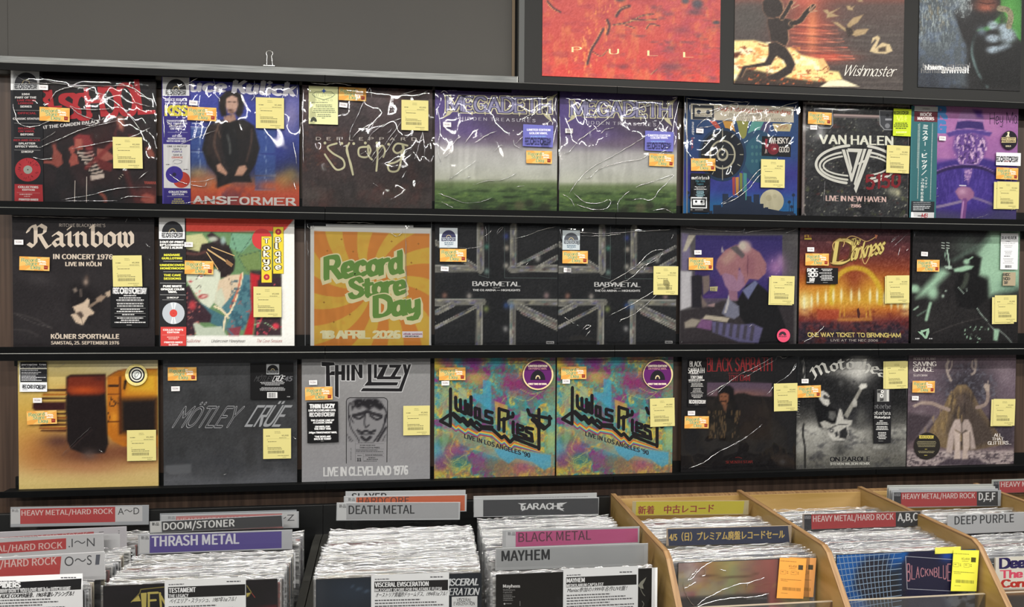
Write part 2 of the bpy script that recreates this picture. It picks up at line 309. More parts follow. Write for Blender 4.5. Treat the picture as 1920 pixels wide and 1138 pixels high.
        if bold: b = bold*h*2.2; s._add([(P+d, T) for d in ((-b, 0), (b, 0), (0, -b*.5), (0, b*.5))], c)
        else: s._add([(P, T)], c)
        return s
    def write(s, t, x, y, w, h, c, font=LOW, pw=.9, pt=.35, ang=35, dy=0, shear=0, gap=1.1, serif=0, arc=0, out=None, jit=0):
        """t drawn with a nib; widths in font units"""
        P, S, tw = skel(t, font, gap, serif); k = w/tw; q = h/6; r = np.random.default_rng(len(t))
        def place(H): return [(x+p[0]*k+shear*p[1]*q, y+dy*p[0]/tw-p[1]*q-arc*4*(p[0]/tw)*(1-p[0]/tw)) for p in H]
        if jit: P = [[p+r.normal(0, jit, 2) for p in L] for L in P]
        for col, e in ((out or [])+[(c, 0)]):
            Hs = pen(P, pw+e, pt+e, ang)+(pen(S, .01+e, .3+e, 0) if S else [])
            s._add([(place(h_), [tuple(range(len(h_)))]) for h_ in Hs], col)
        return s
    def tiny(s, x0, y0, x1, rows, pitch, h, c, seed=0, dy=0, center=False, fill=.8):
        """rows of print too small to read: broken dashes"""
        r = random.Random(seed+rows*7); L = []
        for i in range(rows):
            wd = (x1-x0)*(r.uniform(.55, 1)); xx = x0+((x1-x0-wd)/2 if center else 0); end = xx+wd; yy = y0+i*pitch
            while xx < end:
                l = r.uniform(.6, 2.6)*h; e = min(xx+l, end); t0 = dy*(xx-x0)/(x1-x0)
                L.append(([(xx, yy+t0), (e, yy+t0), (e, yy+t0+h*fill), (xx, yy+t0+h*fill)], [(0, 1, 2, 3)])); xx = e+.35*h
        s._add(L, c); return s
    def barcode(s, x0, y0, x1, y1, c, n=26, seed=5, dy=0):
        r = random.Random(seed); L = []; st = (x1-x0)/n
        for i in range(n):
            w_ = st*r.uniform(.35, .75); xx = x0+i*st; L.append(([(xx, y0+dy*i/n), (xx+w_, y0+dy*i/n), (xx+w_, y1+dy*i/n), (xx, y1+dy*i/n)], [(0, 1, 2, 3)]))
        s._add(L, c); return s
    def build(s, name, parent, m=PRINT, thick=0.0035, edge='202022', flat=False):
        V = []; F = []; C = []; g = s.n+1; n = 0
        if flat:                                     # single colour: one quad
            for a, b in ((0, 0), (s.W, 0), (s.W, s.H), (0, s.H)): V.append((a, 0, b)); C.append((*lin(s.img[0, 0]), 1))
            F.append((0, 1, 2, 3)); n = 4
        else:
            V = [(a, 0, b) for a, b in zip(s.gu.ravel(), s.gv.ravel())]; li = lin(s.img.reshape(-1, 3)); C = [(*c, 1) for c in li]
            F = [(j*g+i, j*g+i+1, (j+1)*g+i+1, (j+1)*g+i) for j in range(s.m) for i in range(s.n)]; n = len(V)
        W, H = s.W, s.H; e = (*lin(rgb(edge)), 1)
        B = [(0, 0, 0), (W, 0, 0), (W, 0, H), (0, 0, H), (0, thick, 0), (W, thick, 0), (W, thick, H), (0, thick, H)]
        V += B; C += [e]*8; F += [(n+4, n+7, n+6, n+5), (n, n+4, n+5, n+1), (n+1, n+5, n+6, n+2), (n+2, n+6, n+7, n+3), (n+3, n+7, n+4, n)]; n += 8
        F += [tuple(n+i for i in f) for f in s.F]; V += s.V; C += s.C
        o = link_mesh(name, V, F, m, parent, C); return o
# ================================================================== setting
WOODW = mat('dark_wood_panel', '34251c', .5, vary=((26, 1, .7), 3.2, '4e3c30'), bump=.15)
PANEL = mat('grey_panel', '3d3b38', .7, vary=((1, 1, 1), 1.6, '42403c'))
FLOORM = mat('floor_vinyl', '8c877e', .4, vary=((1, 1, 1), 5, '817b72'))
CEILM = mat('ceiling_white', 'd8d8d4', .8)
struct(MB().box((-2.2, .02, FLOOR), (5, .08, CEIL)).build('wall_back', WOODW))
struct(MB().box((-2.2, -6, FLOOR-.05), (5, .08, FLOOR)).build('floor', FLOORM))
struct(MB().box((-2.2, -6, CEIL), (5, .08, CEIL+.05)).build('ceiling', CEILM))
struct(MB().box((-.0305, 0, .30), (1.1485, .019, CEIL)).build('trim_1', PANEL))
struct(MB().box((-2.2, .002, .30), (-.0320, .019, CEIL)).build('trim_2', PANEL))
struct(MB().box((1.1490, .001, .30), (1.1565, .019, CEIL)).build('trim_3', mat('tan_edge', '6d5c45', .6)))
struct(MB().box((1.1570, .012, .30), (1.1700, .019, CEIL)).build('gap_shade', BLACKM))  # black strip paints in the shade of the gap beside the board
# ------------------------------------------------------------------ poster board
pb = empty('poster_board', (1.1625, -.03, .3176), 'wide black display board carrying three large album posters', 'display board')
BOARD = mat('black_board', '232322', .6, spec=.3, vary=((1, 1, 1), 2, '20201f'))
MB().box((.0145, 0, .0), (1.80, .028, .70), .001).build('panel', BOARD, pb)
MB().box((0, -.001, .0), (.0140, .028, .70), .001).build('edge_trim', mat('board_trim', '454746', .5), pb)
# ------------------------------------------------------------------ ledges
XS = (-.043, .6935, 1.4125, 2.1315, 2.86); SIDE = ('at the far end', 'in the middle', 'beside the middle', 'at the near end')
ROWN = {1: 'top', 0: 'upper', -1: 'middle', -2: 'bottom'}
WHR = {1: 'above the upper row of records', 0: 'between the upper and middle rows of records', -1: 'between the middle and lower rows of records', -2: 'under the lower row of records'}
POSN = ('leftmost length', 'second length', 'third length', 'rightmost length')
for r in (1, 0, -1, -2):
    z = .336*r if r < 1 else .3300
    for k in range(4):
        a, b = XS[k]+.0006, XS[k+1]-.0006
        e = empty('display_ledge', (a, 0, z), f'black metal ledge {WHR[r]}, {POSN[k]}', 'ledge', 'black display ledges on the wall')
        W = b-a
        if r < 1:
            MB().box((0, -.030, -.004), (W, .012, -.0015)).build('ledge_floor', BLACKM, e)
            MB().prism([(-.0315, -.0125), (-.0285, -.0125), (-.0285, .0010), (-.0295, .0020), (-.0305, .0020), (-.0315, .0010)], 0, W).build('front_lip', BLACK, e)
        if r > -2:
            MB().prism([(-.0345, -.0300), (-.0300, -.0300), (-.0300, -.0128), (-.0335, -.0128), (-.0345, -.0138)], 0, W).build('face_rail', BLACK, e)
            MB().prism([(-.0347, -.0140), (-.0337, -.0127), (-.0330, -.0127), (-.0340, -.0140)], 0, W).build('rail_highlight', EDGE, e)  # pale strip paints the highlight along the black rail's bevel
            if r < 1: MB().box((0, -.0300, -.0150), (W, .012, -.0128)).build('web', BLACKM, e)
            else: MB().box((0, -.0300, -.0150), (W, -.001, -.0128)).build('web', BLACKM, e)
        lo = -.047 if r > -2 else -.004; hi = .0255 if r < 1 else -.0127
        MB().box((.012 if k == 0 else 0, .0125, lo), (W, .0185, hi)).build('back_plate', BLACKM, e)
gb = MB().prism([(-.030, .3180), (-.0015, .3180), (-.0015, .3290), (-.0275, .3335), (-.030, .3325)], -.10, 1.1605)
o = gb.build('angle_bar', GREYBAR); tag(o, 'worn grey metal bar lying along the top of the leftmost ledges', 'bar')
MB().box((1.1590, -.0305, .3180), (1.1605, -.0015, .3330)).build('end_edge', EDGE, o)
# ------------------------------------------------------------------ binder clip
P = at(507.5, 121, -.012)
bc = empty('binder_clip', (P[0], -.0255, .3330), 'small black and silver binder clip standing on the grey bar', 'clip')
MB().prism([(-.003, -.010), (.009, -.010), (.006, .0062), (.0, .0062)], -.0125, .0125).build('clip_body', BLACKM, bc)
MB().box((-.0132, -.0052, .0004), (.0132, -.0032, .0034), .0006).build('clip_lip', STEEL, bc)
MB().tube([(-0.0052, -0.004, 0.0036), (-0.0058, -0.003, 0.0168), (-0.005, -0.002, 0.0258), (-0.0077, -0.001, 0.0306), (-0.0069, -0.001, 0.0348), (-0.003, -0.001, 0.0378), (0.0, -0.001, 0.0384), (0.003, -0.001, 0.0378), (0.0072, -0.001, 0.0346), (0.008, -0.001, 0.0306), (0.005, -0.002, 0.0258), (0.0061, -0.003, 0.0168), (0.0077, -0.004, 0.0036)], .0008).build('wire_handle', STEEL, bc, True)
# ================================================================== bins
def box_part(name, a, b, m, p, bev=.001): return MB().box(a, b, bev).build(name, m, p)
BIN = mat('black_bin_laminate', '101112', .38, vary=((1, 1, 1), 9, '151616'))
BINTOP = mat('black_bin_side', '33332f', .5, vary=((1, 1, 1), 6, '2e2e2b'))
ZF = -1.068
def black_bin(X0, X1, mids, label):
    b = empty('record_bin', (X0, -.03, FLOOR), label, 'record bin', 'black record bins under the ledges'); h = lambda z: z-FLOOR
    W = X1-X0
    box_part('back_panel', (0, -.014, h(-1.1)), (W, 0, h(-.719)), BIN, b)
    side = [(-.0145, h(-1.1)), (-.0145, h(-.790)), (-.060, h(-.790)), (-.50, h(-.885)), (-.53, h(-.94)), (-.53, h(-1.1))]
    for x, t in ((0, .018), (W-.018 if X0 < 0 else W-.0125, .018 if X0 < 0 else .0125)): MB().prism(side, x+.0005, x+t-.0005).build('side_panel', BINTOP, b)
    box_part('floor_panel', (.018, -.52, h(-1.1)), (W-.019, -.0145, h(-1.069)), BIN, b)
    box_part('front_panel', (.018, -.53, h(-1.1)), (W-.018, -.5205, h(-.93)), BIN, b)
    box_part('base_cabinet', (.004, -.50, 0), (W-.004, -.005, h(-1.1005)), BIN, b)
    return b
black_bin(-.30, .6895, (), 'black record bin holding the hard rock and thrash metal sections')
black_bin(.6905, 1.4005, (), 'black record bin holding the death metal and black metal sections')
PLY = mat('honey_plywood', 'b0905c', .45, vary=((1, 2.5, 9), 3.5, '96783f'), bump=.1)
PLYE = mat('plywood_edge', '7d5c3a', .6, vary=((60, 3, 3), 3, 'a6845a'), bump=.3)
def crate(X0, xs, label, X1):
    b = empty('wooden_crate', (X0, -.04, FLOOR), label, 'record crate', 'plywood record crates'); h = lambda z: z-FLOOR
    box_part('back_panel', (.0065, -.016, h(-1.1)), (X1-X0, 0, h(-.722)), PLY, b)
    box_part('back_edge', (.0065, -.0155, h(-.7215)), (X1-X0, -.0005, h(-.7185)), PLYE, b, 0)
    pr = [(0, h(-1.1)), (0, h(-.716)), (-.41, h(-.716)), (-.428, h(-.724)), (-.56, h(-.880)), (-.56, h(-1.1))]
    up = [(0, h(-.7155)), (0, h(-.7125)), (-.412, h(-.7125)), (-.4305, h(-.7215)), (-.563, h(-.8785)), (-.5605, h(-.8800)), (-.428, h(-.7235)), (-.410, h(-.7155))]
    for x in xs:
        MB().prism(pr, x-X0-.006, x-X0+.006).build('side_board', PLY, b)
        MB().prism(up, x-X0-.006, x-X0+.006).build('edge_band', PLYE, b)
    box_part('floor_board', (.0065, -.53, h(-1.1)), (X1-X0, -.0165, h(-1.069)), PLY, b)
    MB().quad((.008, -.456, h(-1.068)), (X1-X0-.002, -.456, h(-1.068)), (X1-X0-.002, -.456, h(-.812)), (.008, -.456, h(-.812))).build('acrylic_front', ACRYL, b)
    MB().box((0.008, -.4562, h(-.8118)), (X1-X0-.002, -.4518, h(-.8104))).build('acrylic_edge', mat('acrylic_edge', 'b3a794', .3), b)
    box_part('base_cabinet', (-.004, -.50, 0), (X1-X0-.004, -.005, h(-1.1005)), PLY, b)
    return b
crate(1.410, (1.410, 1.745), 'honey plywood crate with the new arrivals and the used A to C hard rock section', 2.0735)
crate(2.080, (2.080, 2.415), 'honey plywood crate with the used D to F hard rock section', 2.75)
# ------------------------------------------------------------------ bagged records packed in the bins
JC = ['d8d8d6', '1b1b1f', '6e2f2c', '9a9aa0', 'c9bfa4', '2a3350', 'efefec', '3d3b3a', '8b6a4d', 'b9bcc2', '26302c', 'a04a40']
def jacket_mesh(c, i):
    me = bpy.data.meshes.new('jacket'); b = MB().box((0, 0, 0), (.3125, .0035, .3135), .0006)
    me.from_pydata(b.V, [], b.F); me.materials.append(JM[i]); return me
JM = [mat('jacket_'+c, c, .4) for c in JC]; JME = [jacket_mesh(c, i) for i, c in enumerate(JC)]
def sleeve_mesh(seed, n=34):
    r = np.random.default_rng(seed); vs = [0, .265, .295, .306, .312, .317, .3205]; V = []; F = []
    top = np.convolve(r.normal(0, 1, n+5), np.ones(3)/3, 'valid')[:n+1]*.0016
    for j, v in enumerate(vs):
        k = max(0, j-2)/4
        for i in range(n+1):
            V.append((.3185*i/n+r.normal(0, .0005)*(k > .9), -.0010-abs(r.normal(0, .0013))*k+(.0035 if j == 6 else 0)*r.uniform(.2, 1), v+(top[i]+r.normal(0, .0012))*(k if j > 3 else 0)))
    for j in range(6):
        F += [(j*(n+1)+i, j*(n+1)+i+1, (j+1)*(n+1)+i+1, (j+1)*(n+1)+i) for i in range(n)]
    nf = len(F); top_ = V[6*(n+1):]; k0 = len(V)
    for x, y, z in top_:
        w_ = .0002+.0006*r.random()**2; V += [(x, y-.0004, z-w_), (x, y-.0008-w_*.3, z), (x, y, z+w_)]
    F += [(k0+3*i+q, k0+3*i+3+q, k0+3*i+4+q, k0+3*i+1+q) for i in range(n) for q in (0, 1)]
    me = bpy.data.meshes.new('plastic_sleeve'); me.from_pydata(V, [], F); me.materials.append(FILM_BIN); me.materials.append(FOLD); me.polygons.foreach_set('use_smooth', [True]*len(F)); me.polygons.foreach_set('material_index', [0]*nf+[1]*(len(F)-nf)); return me
SME = [sleeve_mesh(40+i) for i in range(6)]
def caption_mesh(wd, seed):
    f = Face((0, 0, 0), wd, .075, (0, 0, 1), 2); f.fill('e9eaec'); f.loc = lambda x, y: (min(max(x*wd/100, 0), wd), .075-y*.00075)
    f.tiny(5, 5, 26, 1, 5, 3.2, '6b6d70', seed); f.tiny(70, 5, 97, 1, 5, 3.2, '55575a', seed+1); f.rect(3, 12, 97, 44, '1a1a1b'); f.tiny(5, 17, 60, 2, 12, 8, 'dcdcdc', seed); f.tiny(4, 52, 95, 4, 11, 6, '6a6a6c', seed)
    o = f.build('caption_card', None, PAPER, .0003, 'e4e5e7', flat=True); me = o.data; bpy.data.objects.remove(o); return me
CME = [caption_mesh(wd, i) for i, wd in enumerate((.150, .158, .145, .160))]
TAGC = ['f0a96a', 'e9e45c', 'bcdccb', 'f0b98a']
TME = []
for i, c in enumerate(TAGC):
    b = MB().box((0, -.0004, 0), (.052, 0, .075)); me = bpy.data.meshes.new('price_tag'); me.from_pydata(b.V, [], b.F); me.materials.append(mat('tag_'+c, c, .6)); TME.append(me)
def packed(X0, ys, label, group, new=True, dx=.0012, ztop=-.7395, light=.5, seed=0):
    r = random.Random(seed)
    for q, y in enumerate(ys):
        jm = JME[r.choice((0, 6, 3, 9, 4)) if r.random() < light-.25 else r.randrange(12)]
        o = bpy.data.objects.new('record', jm); COL.objects.link(o); tag(o, label, 'record', group)
        o.location = (X0+.0035+r.uniform(-dx, dx), y, ztop-.3205+r.uniform(-.0035, .0030))
        s = bpy.data.objects.new('plastic_sleeve', r.choice(SME)); COL.objects.link(s); s.parent = o; s.location = (-.004, -.0004, 0)
        if new:
            if r.random() < .92:
                c = bpy.data.objects.new('caption_card', r.choice(CME)); COL.objects.link(c); c.parent = o; c.location = (.152+r.uniform(-.006, .004), -.0006, .2410+r.uniform(-.004, .0020))
        elif r.random() < .45:
            c = bpy.data.objects.new('price_tag', TME[r.choice((0, 0, 3, 1, 2))]); COL.objects.link(c); c.parent = o; c.location = (.245+r.uniform(-.03, .01), -.0005, .238+r.uniform(-.004, .002))
def ysp(a, b, n): return [a+(b-a)*i/(n-1) for i in range(n)]
# columns: (x of the sleeves, front y, back y)
CA, CB, CC, CD_, W1, W2, W3, W4 = .004, .345, .722, 1.060, 1.4185, 1.7535, 2.0885, 2.4235
packed(CA, ysp(-.130, -.215, 10), 'bagged record in the bin between the A to D card and the next card', 'records behind the hard rock cards', dx=.0025, seed=1)
packed(CA, ysp(-.2375, -.250, 2), 'bagged record in the hard rock bin just behind the I to N card', 'records just behind the I to N card', dx=.0025, seed=2)
packed(CA, ysp(-.276, -.385, 11), 'bagged record between the I to N card and the O to S card', 'records behind the O to S card', dx=.0025, seed=3)
packed(CA, ysp(-.415, -.464, 6), 'bagged record between the O to S card and the captioned front record', 'records in front of the O to S card', dx=.0025, seed=3)
packed(CB, ysp(-.165, -.185, 3), 'bagged record between the black doom card and the red card behind it', 'records behind the doom card', dx=.0025, seed=4, light=.8)
packed(CB, ysp(-.210, -.235, 4), 'bagged record between the doom card and the purple thrash metal card', 'records behind the thrash metal card', dx=.0025, seed=5, light=.8)
packed(CB, ysp(-.289, -.446, 20), 'bagged record packed in front of the purple thrash metal card', 'records in front of the thrash metal card', dx=.0025, seed=6, light=.7)
packed(CC, ysp(-.160, -.433, 34), 'bagged record packed in front of the grey death metal card', 'records in the death metal section', dx=.0040, seed=7, light=.75)
packed(CD_, ysp(-.125, -.300, 20), 'bagged record between the black label card and the pink black metal card', 'records behind the black metal card', dx=.0028, seed=8, light=.75)
packed(CD_, ysp(-.335, -.390, 6), 'bagged record between the pink black metal card and the grey card in front', 'records behind the grey card', dx=.0028, seed=9)
packed(CD_, ysp(-.450, -.466, 3), 'bagged record between the grey card and the front black record', 'records in front of the grey card', dx=.0028, seed=9)
packed(W1, ysp(-.160, -.330, 19), 'used bagged record in the plywood crate between the yellow card and the navy card', 'used records behind the navy card', False, seed=10, light=.7)
packed(W1, ysp(-.366, -.436, 9), 'used bagged record in the plywood crate in front of the navy sale card', 'used records in front of the navy card', False, seed=11, light=.7)
packed(W2, ysp(-.125, -.268, 15), 'used bagged record behind the red A, B, C card in the plywood crate', 'used records behind the A, B, C card', False, seed=12, light=.7)
packed(W2, ysp(-.294, -.464, 20), 'used bagged record in front of the red A, B, C card in the plywood crate', 'used records in front of the A, B, C card', False, seed=13, light=.6)
packed(W3, ysp(-.170, -.262, 10), 'used bagged record between the D, E, F card and the long white card', 'used records behind the white card', False, seed=14)
packed(W3, ysp(-.348, -.466, 15), 'used bagged record packed in front of the long white card', 'used records in front of the white card', False, seed=15, light=.6)
packed(W4, ysp(-.130, -.260, 14), 'used bagged record in the compartment beyond the D to F section', 'used records beyond the D to F section', False, seed=16, light=.7)
# ------------------------------------------------------------------ divider cards
def card(TL, TR, hp, label, draw, Y=None, width=.308, holder='c9ccd0', hold=True, group='section divider cards', name='divider_card'):
    """a divider card: its top corners as seen, its visible height; stands in the bin"""
    if Y is None:
        Y = min((abs(at(*TR, y_)[0]-at(*TL, y_)[0]-width), y_) for y_ in np.linspace(-.6, -.05, 111))[1]
    a, b = at(*TL, Y), at(*TR, Y); U = (b-a); W = float(np.linalg.norm(U)); U /= W; V = np.cross((0, -1, 0), U); V = V/np.linalg.norm(V)
    if V[2] < 0: V = -V
    H = hp*(a[1]-CAM[1])/FPX; O = a-V*H
    f = Face(O, W, H, (0, 0, 1), 3, U, V); f.fill(holder); draw(f)
    R = Matrix([[U[0], 0, V[0]], [U[1], 1, V[1]], [U[2], 0, V[2]]]).to_4x4()
    o = f.build(name, None, PAPER, .0012, holder, flat=True); o.matrix_world = Matrix.Translation(O) @ R
    tag(o, label, 'divider card', group)
    # stalk of the plastic holder reaching down among the records
    st = MB().box((.02, .0002, -.14), (W-.02, .0010, 0)).build('holder_sheet', FILM_SOFT, o)
    sl = MB().quad((-.001, -.0009, -.001), (W+.001, -.0009, -.001), (W+.001, -.0009, H+.001), (-.001, -.0009, H+.001)).build('clear_cover', FILM_CARD, o)
    return o
FILM_CARD = film_mat('card_film', .03, .8, .05, 9, rough=.12)
RED = 'c83c3c'; LG = 'dcdcdd'; DK = '3b3b3d'
def hm(x0, xr, xe, y0, y1, s, lh, t='新品', tail=None):
    """red hard rock card: white tag to x0, red to xr, white to xe; s: slope"""
    def d(f):
        f.poly([(x0-18, y0), (xe, y0+s*(xe-x0+18)), (xe, y1+s*(xe-x0+18)), (x0-18, y1)], LG)
        f.poly([(x0, y0), (xr, y0+s*(xr-x0)), (xr, y1+s*(xr-x0)), (x0, y1)], RED)
        f.text(t, x0-16, y0+5.5, 12, 4, '6a6a70', bold=.01)
        f.text('HEAVY METAL/HARD ROCK', x0+2.5, y0+lh+3.2, (xr-x0)*.96, lh, 'f6d9d4', dy=s*(xr-x0)*.96, bold=.012)
        if tail: f.text(tail, xr+5, y0+lh*1.15+4+s*(xr-x0), (xe-xr)-11, lh*1.3, DK, dy=s*(xe-xr), bold=.0)
    return d
card((20, 951), (279, 947), 35, 'red and white hard rock divider card reading A to D', hm(38, 216, 267, 954, 982.5, -.022, 9.5, tail='A～D'), holder='b5b9be')
def _c2(f):
    f.poly([(-85, 1013), (176, 996.5), (176, 1001.5), (-85, 1018)], 'c25e60'); f.text('HEAVY METAL/HARD ROCK', -70, 1021, 236, 9, 'dba9a9', dy=-15)
    f.rect(195, 1001, 225, 1036, 'e4e4e6', 1000, 1035); f.lines([[(186, 997.6), (194, 997)], [(222, 995.3), (224, 995.3)], [(222, 999.5), (224, 999.5)]], 1.2, '5d5d61')
card((-70, 1000.5), (237, 987), 47, 'cloudy red divider card whose top only shows behind the I to N card', _c2, Y=-.226, holder='cfcbd0')
def _c3(f):
    f.poly([(-90, 1023), (124, 1009), (124, 1029.5), (-90, 1044)], RED); f.text('HEAVY METAL/HARD ROCK', -95, 1040, 212, 11.5, 'f3cdc7', dy=-12.5, bold=.012)
    f.text('.I～N', 128.5, 1026, 49, 15.5, '4a4a4e', dy=-2)
    f.tiny(8, 1007, 92, 1, 4, 2.6, '97979b', 4, dy=-3)
card((-80, 1012.5), (194, 1000), 42, 'red and white divider card reading I to N in the front bin', _c3, Y=-.262, holder='d6d6d8')
def _c5(f):
    f.poly([(-110, 1057), (115, 1043.2), (112, 1077.5), (-110, 1092)], 'cf433e'); f.text('HEAVY METAL/HARD ROCK', -113, 1071, 219, 13.4, 'f7d4cd', dy=-13.2, bold=.012)
    f.text('O～S', 121, 1061.5, 51, 17.5, '3f3f42', dy=-3); f.poly([(180, 1040), (188, 1039.5), (186, 1058.5), (178.5, 1059)], '5a5d68')
card((-100, 1051), (196, 1034), 50, 'red and white divider card reading O to S nearest the front', _c5, Y=-.407, holder='dddddf')
# thrash column
card((300, 963), (556, 956), 32, 'blank clear divider card behind the red T to Z card', lambda f: None, holder='a9adb2', width=.308)
def _tz(f):
    f.rect(330, 968, 531, 995, 'd08482', 962.5, 990); f.text('HEAVY METAL/HARD ROCK', 333, 981, 172, 9.5, 'ecd2d0', dy=-4.5)
    f.rect(529, 962, 557, 988, 'd9dadb', 961, 987); f.text('～Z', 516, 977.5, 36, 11.5, '4d4d50', dy=-1.5); f.text('新品', 315, 973, 13, 4.2, '77777b')
card((302, 966.5), (560, 959), 30, 'red divider card with Z at its end behind the doom card', _tz, Y=-.142, holder='c7cacd')
def _doom(f):
    f.rect(282, 978.5, 302, 998, 'dcdcd9', 977.5, 997); f.text('新品', 285, 985, 13, 4.6, '2c2c2e', bold=.02)
    f.poly([(303, 977.5), (528, 966.3), (529.5, 990.8), (304, 998)], '39393b'); f.text('DOOM/STONER', 306.5, 993.5, 133, 13, 'efefed', dy=-7, bold=.02)
card((280.5, 978), (531, 965.5), 21, 'dark grey divider card reading doom and stoner', _doom, Y=-.198, holder='b9bcbf')
def _thr(f):
    f.rect(262, 1004, 280, 1037, 'd9dadb', 1003.5, 1036.5); f.text('新品', 264.5, 1011, 14, 5, '4b4b4f', bold=.01)
    f.poly([(281, 1003.8), (528, 996), (528, 1027.5), (280.5, 1036.8)], '5a4a9c'); f.text('THRASH METAL', 285, 1024.5, 163, 18.5, 'ecebf4', dy=-5.5, bold=.022)
card((259, 1002), (548, 993), 36, 'purple divider card reading thrash metal', _thr, Y=-.252, holder='c4c6ca')
# death metal column
card((648, 921.5), (873, 918.8), 20, 'white divider card hindmost behind the orange one', lambda f: f.text('SLAYER', 659.5, 937.5, 65, 12.5, '1f1f21', bold=.02, dy=-.5), holder='d9dbdd', width=.306)
def _hc(f):
    f.rect(648, 932.5, 666, 962, 'dedfe0'); f.text('新品', 653, 939, 12.5, 4.6, '46464a', bold=.01)
    f.poly([(668, 932.5), (871.5, 928.5), (871.5, 957.5), (668, 961)], 'd9693c'); f.text('HARDCORE', 671, 946, 96, 13, '5d3328', dy=-1.5, bold=.004)
card((645, 930.5), (875, 927), 32, 'orange divider card reading hardcore', _hc, Y=-.133, holder='d5d7d9')
def _dm(f):
    f.rect(633.5, 944, 649, 974, 'dddfdf', 943.5, 974); f.text('新品', 636, 951.5, 12.5, 4.8, '3a3a3e', bold=.01)
    f.poly([(649.5, 943.8), (860, 942.4), (860, 972), (649.5, 974.4)], 'b4b5b7'); f.text('DEATH METAL', 654, 963.8, 123, 15.8, '222224', dy=-1.0, bold=.012)
card((631.5, 942.5), (863, 941.5), 33, 'grey divider card reading death metal', _dm, Y=-.148, holder='d3d6d8')
# earache column
card((888, 930.5), (1119, 924), 30, 'white divider card hindmost above the black label card', lambda f: f.tiny(905, 934, 1105, 1, 3, 2, '9a9a9e', 8, dy=-4), holder='d9dbdb', Y=-.088)
def _er(f):
    f.rect(890, 936, 905, 969, 'd4d6d7'); f.poly([(906, 937.5), (1122, 934), (1122, 963.5), (906, 968.5)], '3f4043')
    f.write('EARACHE', 978, 955, 78, 10.5, 'e9eaeb', font=CAPS, pw=1.25, pt=.5, ang=30, dy=-1)
    f.poly([(971, 943), (984, 944.5), (980, 948)], 'e9eaeb', [(978, 958.5), (984, 948), (986, 955)], [(1064, 941.5), (1048, 944), (1052, 948)], [(1058, 958.5), (1050, 951), (1050, 956)], [(1030, 956), (1033, 950), (1036, 951)])
card((889, 935), (1123, 932.5), 35, 'black divider card with a spiky white logo', _er, Y=-.106, holder='cfd2d3')
def _bm(f):
    f.rect(948.5, 997, 966, 1025.5, 'd6d7d9', 996, 1025); f.text('新品', 952, 1003.5, 14, 5, '55555a', bold=.01)
    f.poly([(967, 997), (1196, 990.5), (1196, 1016.5), (967, 1025.3)], 'c9558a'); f.text('BLACK METAL', 972, 1016.2, 136, 17, '5c3040', dy=-4.5, bold=.006)
card((942, 994.5), (1199, 987), 34, 'pink divider card reading black metal', _bm, Y=-.315, holder='c2c4c6')
card((929, 1028), (1215, 1018.5), 43, 'wide grey divider card with one black word, in front of the pink card',
     lambda f: (f.rect(931, 1031, 1208, 1064, 'aeb0b1', 1022.5, 1056), f.text('MAYHEM', 941, 1052, 89, 19, '151516', dy=-3, bold=.022)), Y=-.405, holder='b9bbbc')
# crates
def _new(f):
    f.poly([(1193, 940.5), (1396, 939.3), (1393, 963), (1191.5, 968.5)], 'd8c832'); f.text('新着　中古レコード', 1196, 963, 142, 11.5, 'a03428', dy=-4, bold=.02, shear=.05)
card((1186, 940), (1404, 938.5), 27.5, 'yellow divider card with red characters in the plywood crate', _new, Y=-.142, holder='c9b98a')
def _sale(f):
    f.poly([(1252, 992), (1477.5, 986), (1480.5, 1019), (1254, 1025.5)], '2d3552'); f.text('4/5（日）プレミアム廃盤レコードセール', 1255, 1013.5, 216, 12, 'e6c46a', dy=-5.5, bold=.015)
card((1250, 990.5), (1484, 985), 34.5, 'navy divider card with yellow sale lettering in the plywood crate', _sale, Y=-.348, holder='b9a58c')
def used(x0, xk, xr, xe, y0, y1, s, lh, tail, lt):
    def d(f):
        f.poly([(x0, y0), (xe, y0+s*(xe-x0)), (xe, y1+s*(xe-x0)), (x0, y1)], '2b2c30')
        f.poly([(xk, y0+s*(xk-x0)), (xr, y0+s*(xr-x0)), (xr, y1+s*(xr-x0)), (xk, y1+s*(xk-x0))], 'bf3b3d')
        f.text('USED', x0+.8, y0+lh*.68, xk-x0-2, lh*.5, 'b8b8bc', bold=.01)
        f.text('HEAVY METAL/HARD ROCK', xk+3, y0+lh+2.6+s*(xk-x0), (xr-xk)*.955, lh, 'f3dcd8', dy=s*(xr-xk), bold=.012)
        f.text(tail, xr+4, y0+lt+2.4+s*(xr-x0), xe-xr-9, lt, 'f2f2f2', dy=s*(xe-xr), bold=.02)
    return d
card((1505, 964), (1728, 957.5), 31, 'red and black used card reading A, B, C', used(1508, 1521.5, 1679.5, 1725.5, 965, 994, -.027, 11, 'A,B,C', 14), Y=-.281, holder='9b8f84')
for i, (a, b, h_, y_) in enumerate((((1664, 910), (1861, 907.5), 34, -.118), ((1667, 914.5), (1866, 912), 34, -.126), ((1671, 918.5), (1871, 916), 34, -.134))):
    card(a, b, h_, ('white card hindmost behind the D, E, F card', 'white card between two others behind the D, E, F card', 'white card directly behind the D, E, F card')[i], (lambda f: f.tiny(1685, 917, 1750, 1, 3, 1.5, '8a8a90', 3)) if i == 1 else (lambda f: None), Y=y_, holder=('cfd2cc', 'dfe2e0', 'c9ccd0')[i])
card((1674, 922), (1877, 919), 33, 'red and black used card reading D, E, F', used(1676, 1689.5, 1831.5, 1871, 923.5, 950.5, -.012, 9.6, 'D,E,F', 13.5), Y=-.145, holder='b5b9bd')
card((1777, 966), (1938, 959.3), 40, 'long white divider card with thin black capitals, in the right-hand crate', lambda f: f.text('DEEP PURPLE', 1790, 983.5, 111, 15.5, '2f2f33', dy=-4.5, bold=.01), Y=-.276, holder='d3d4d6')
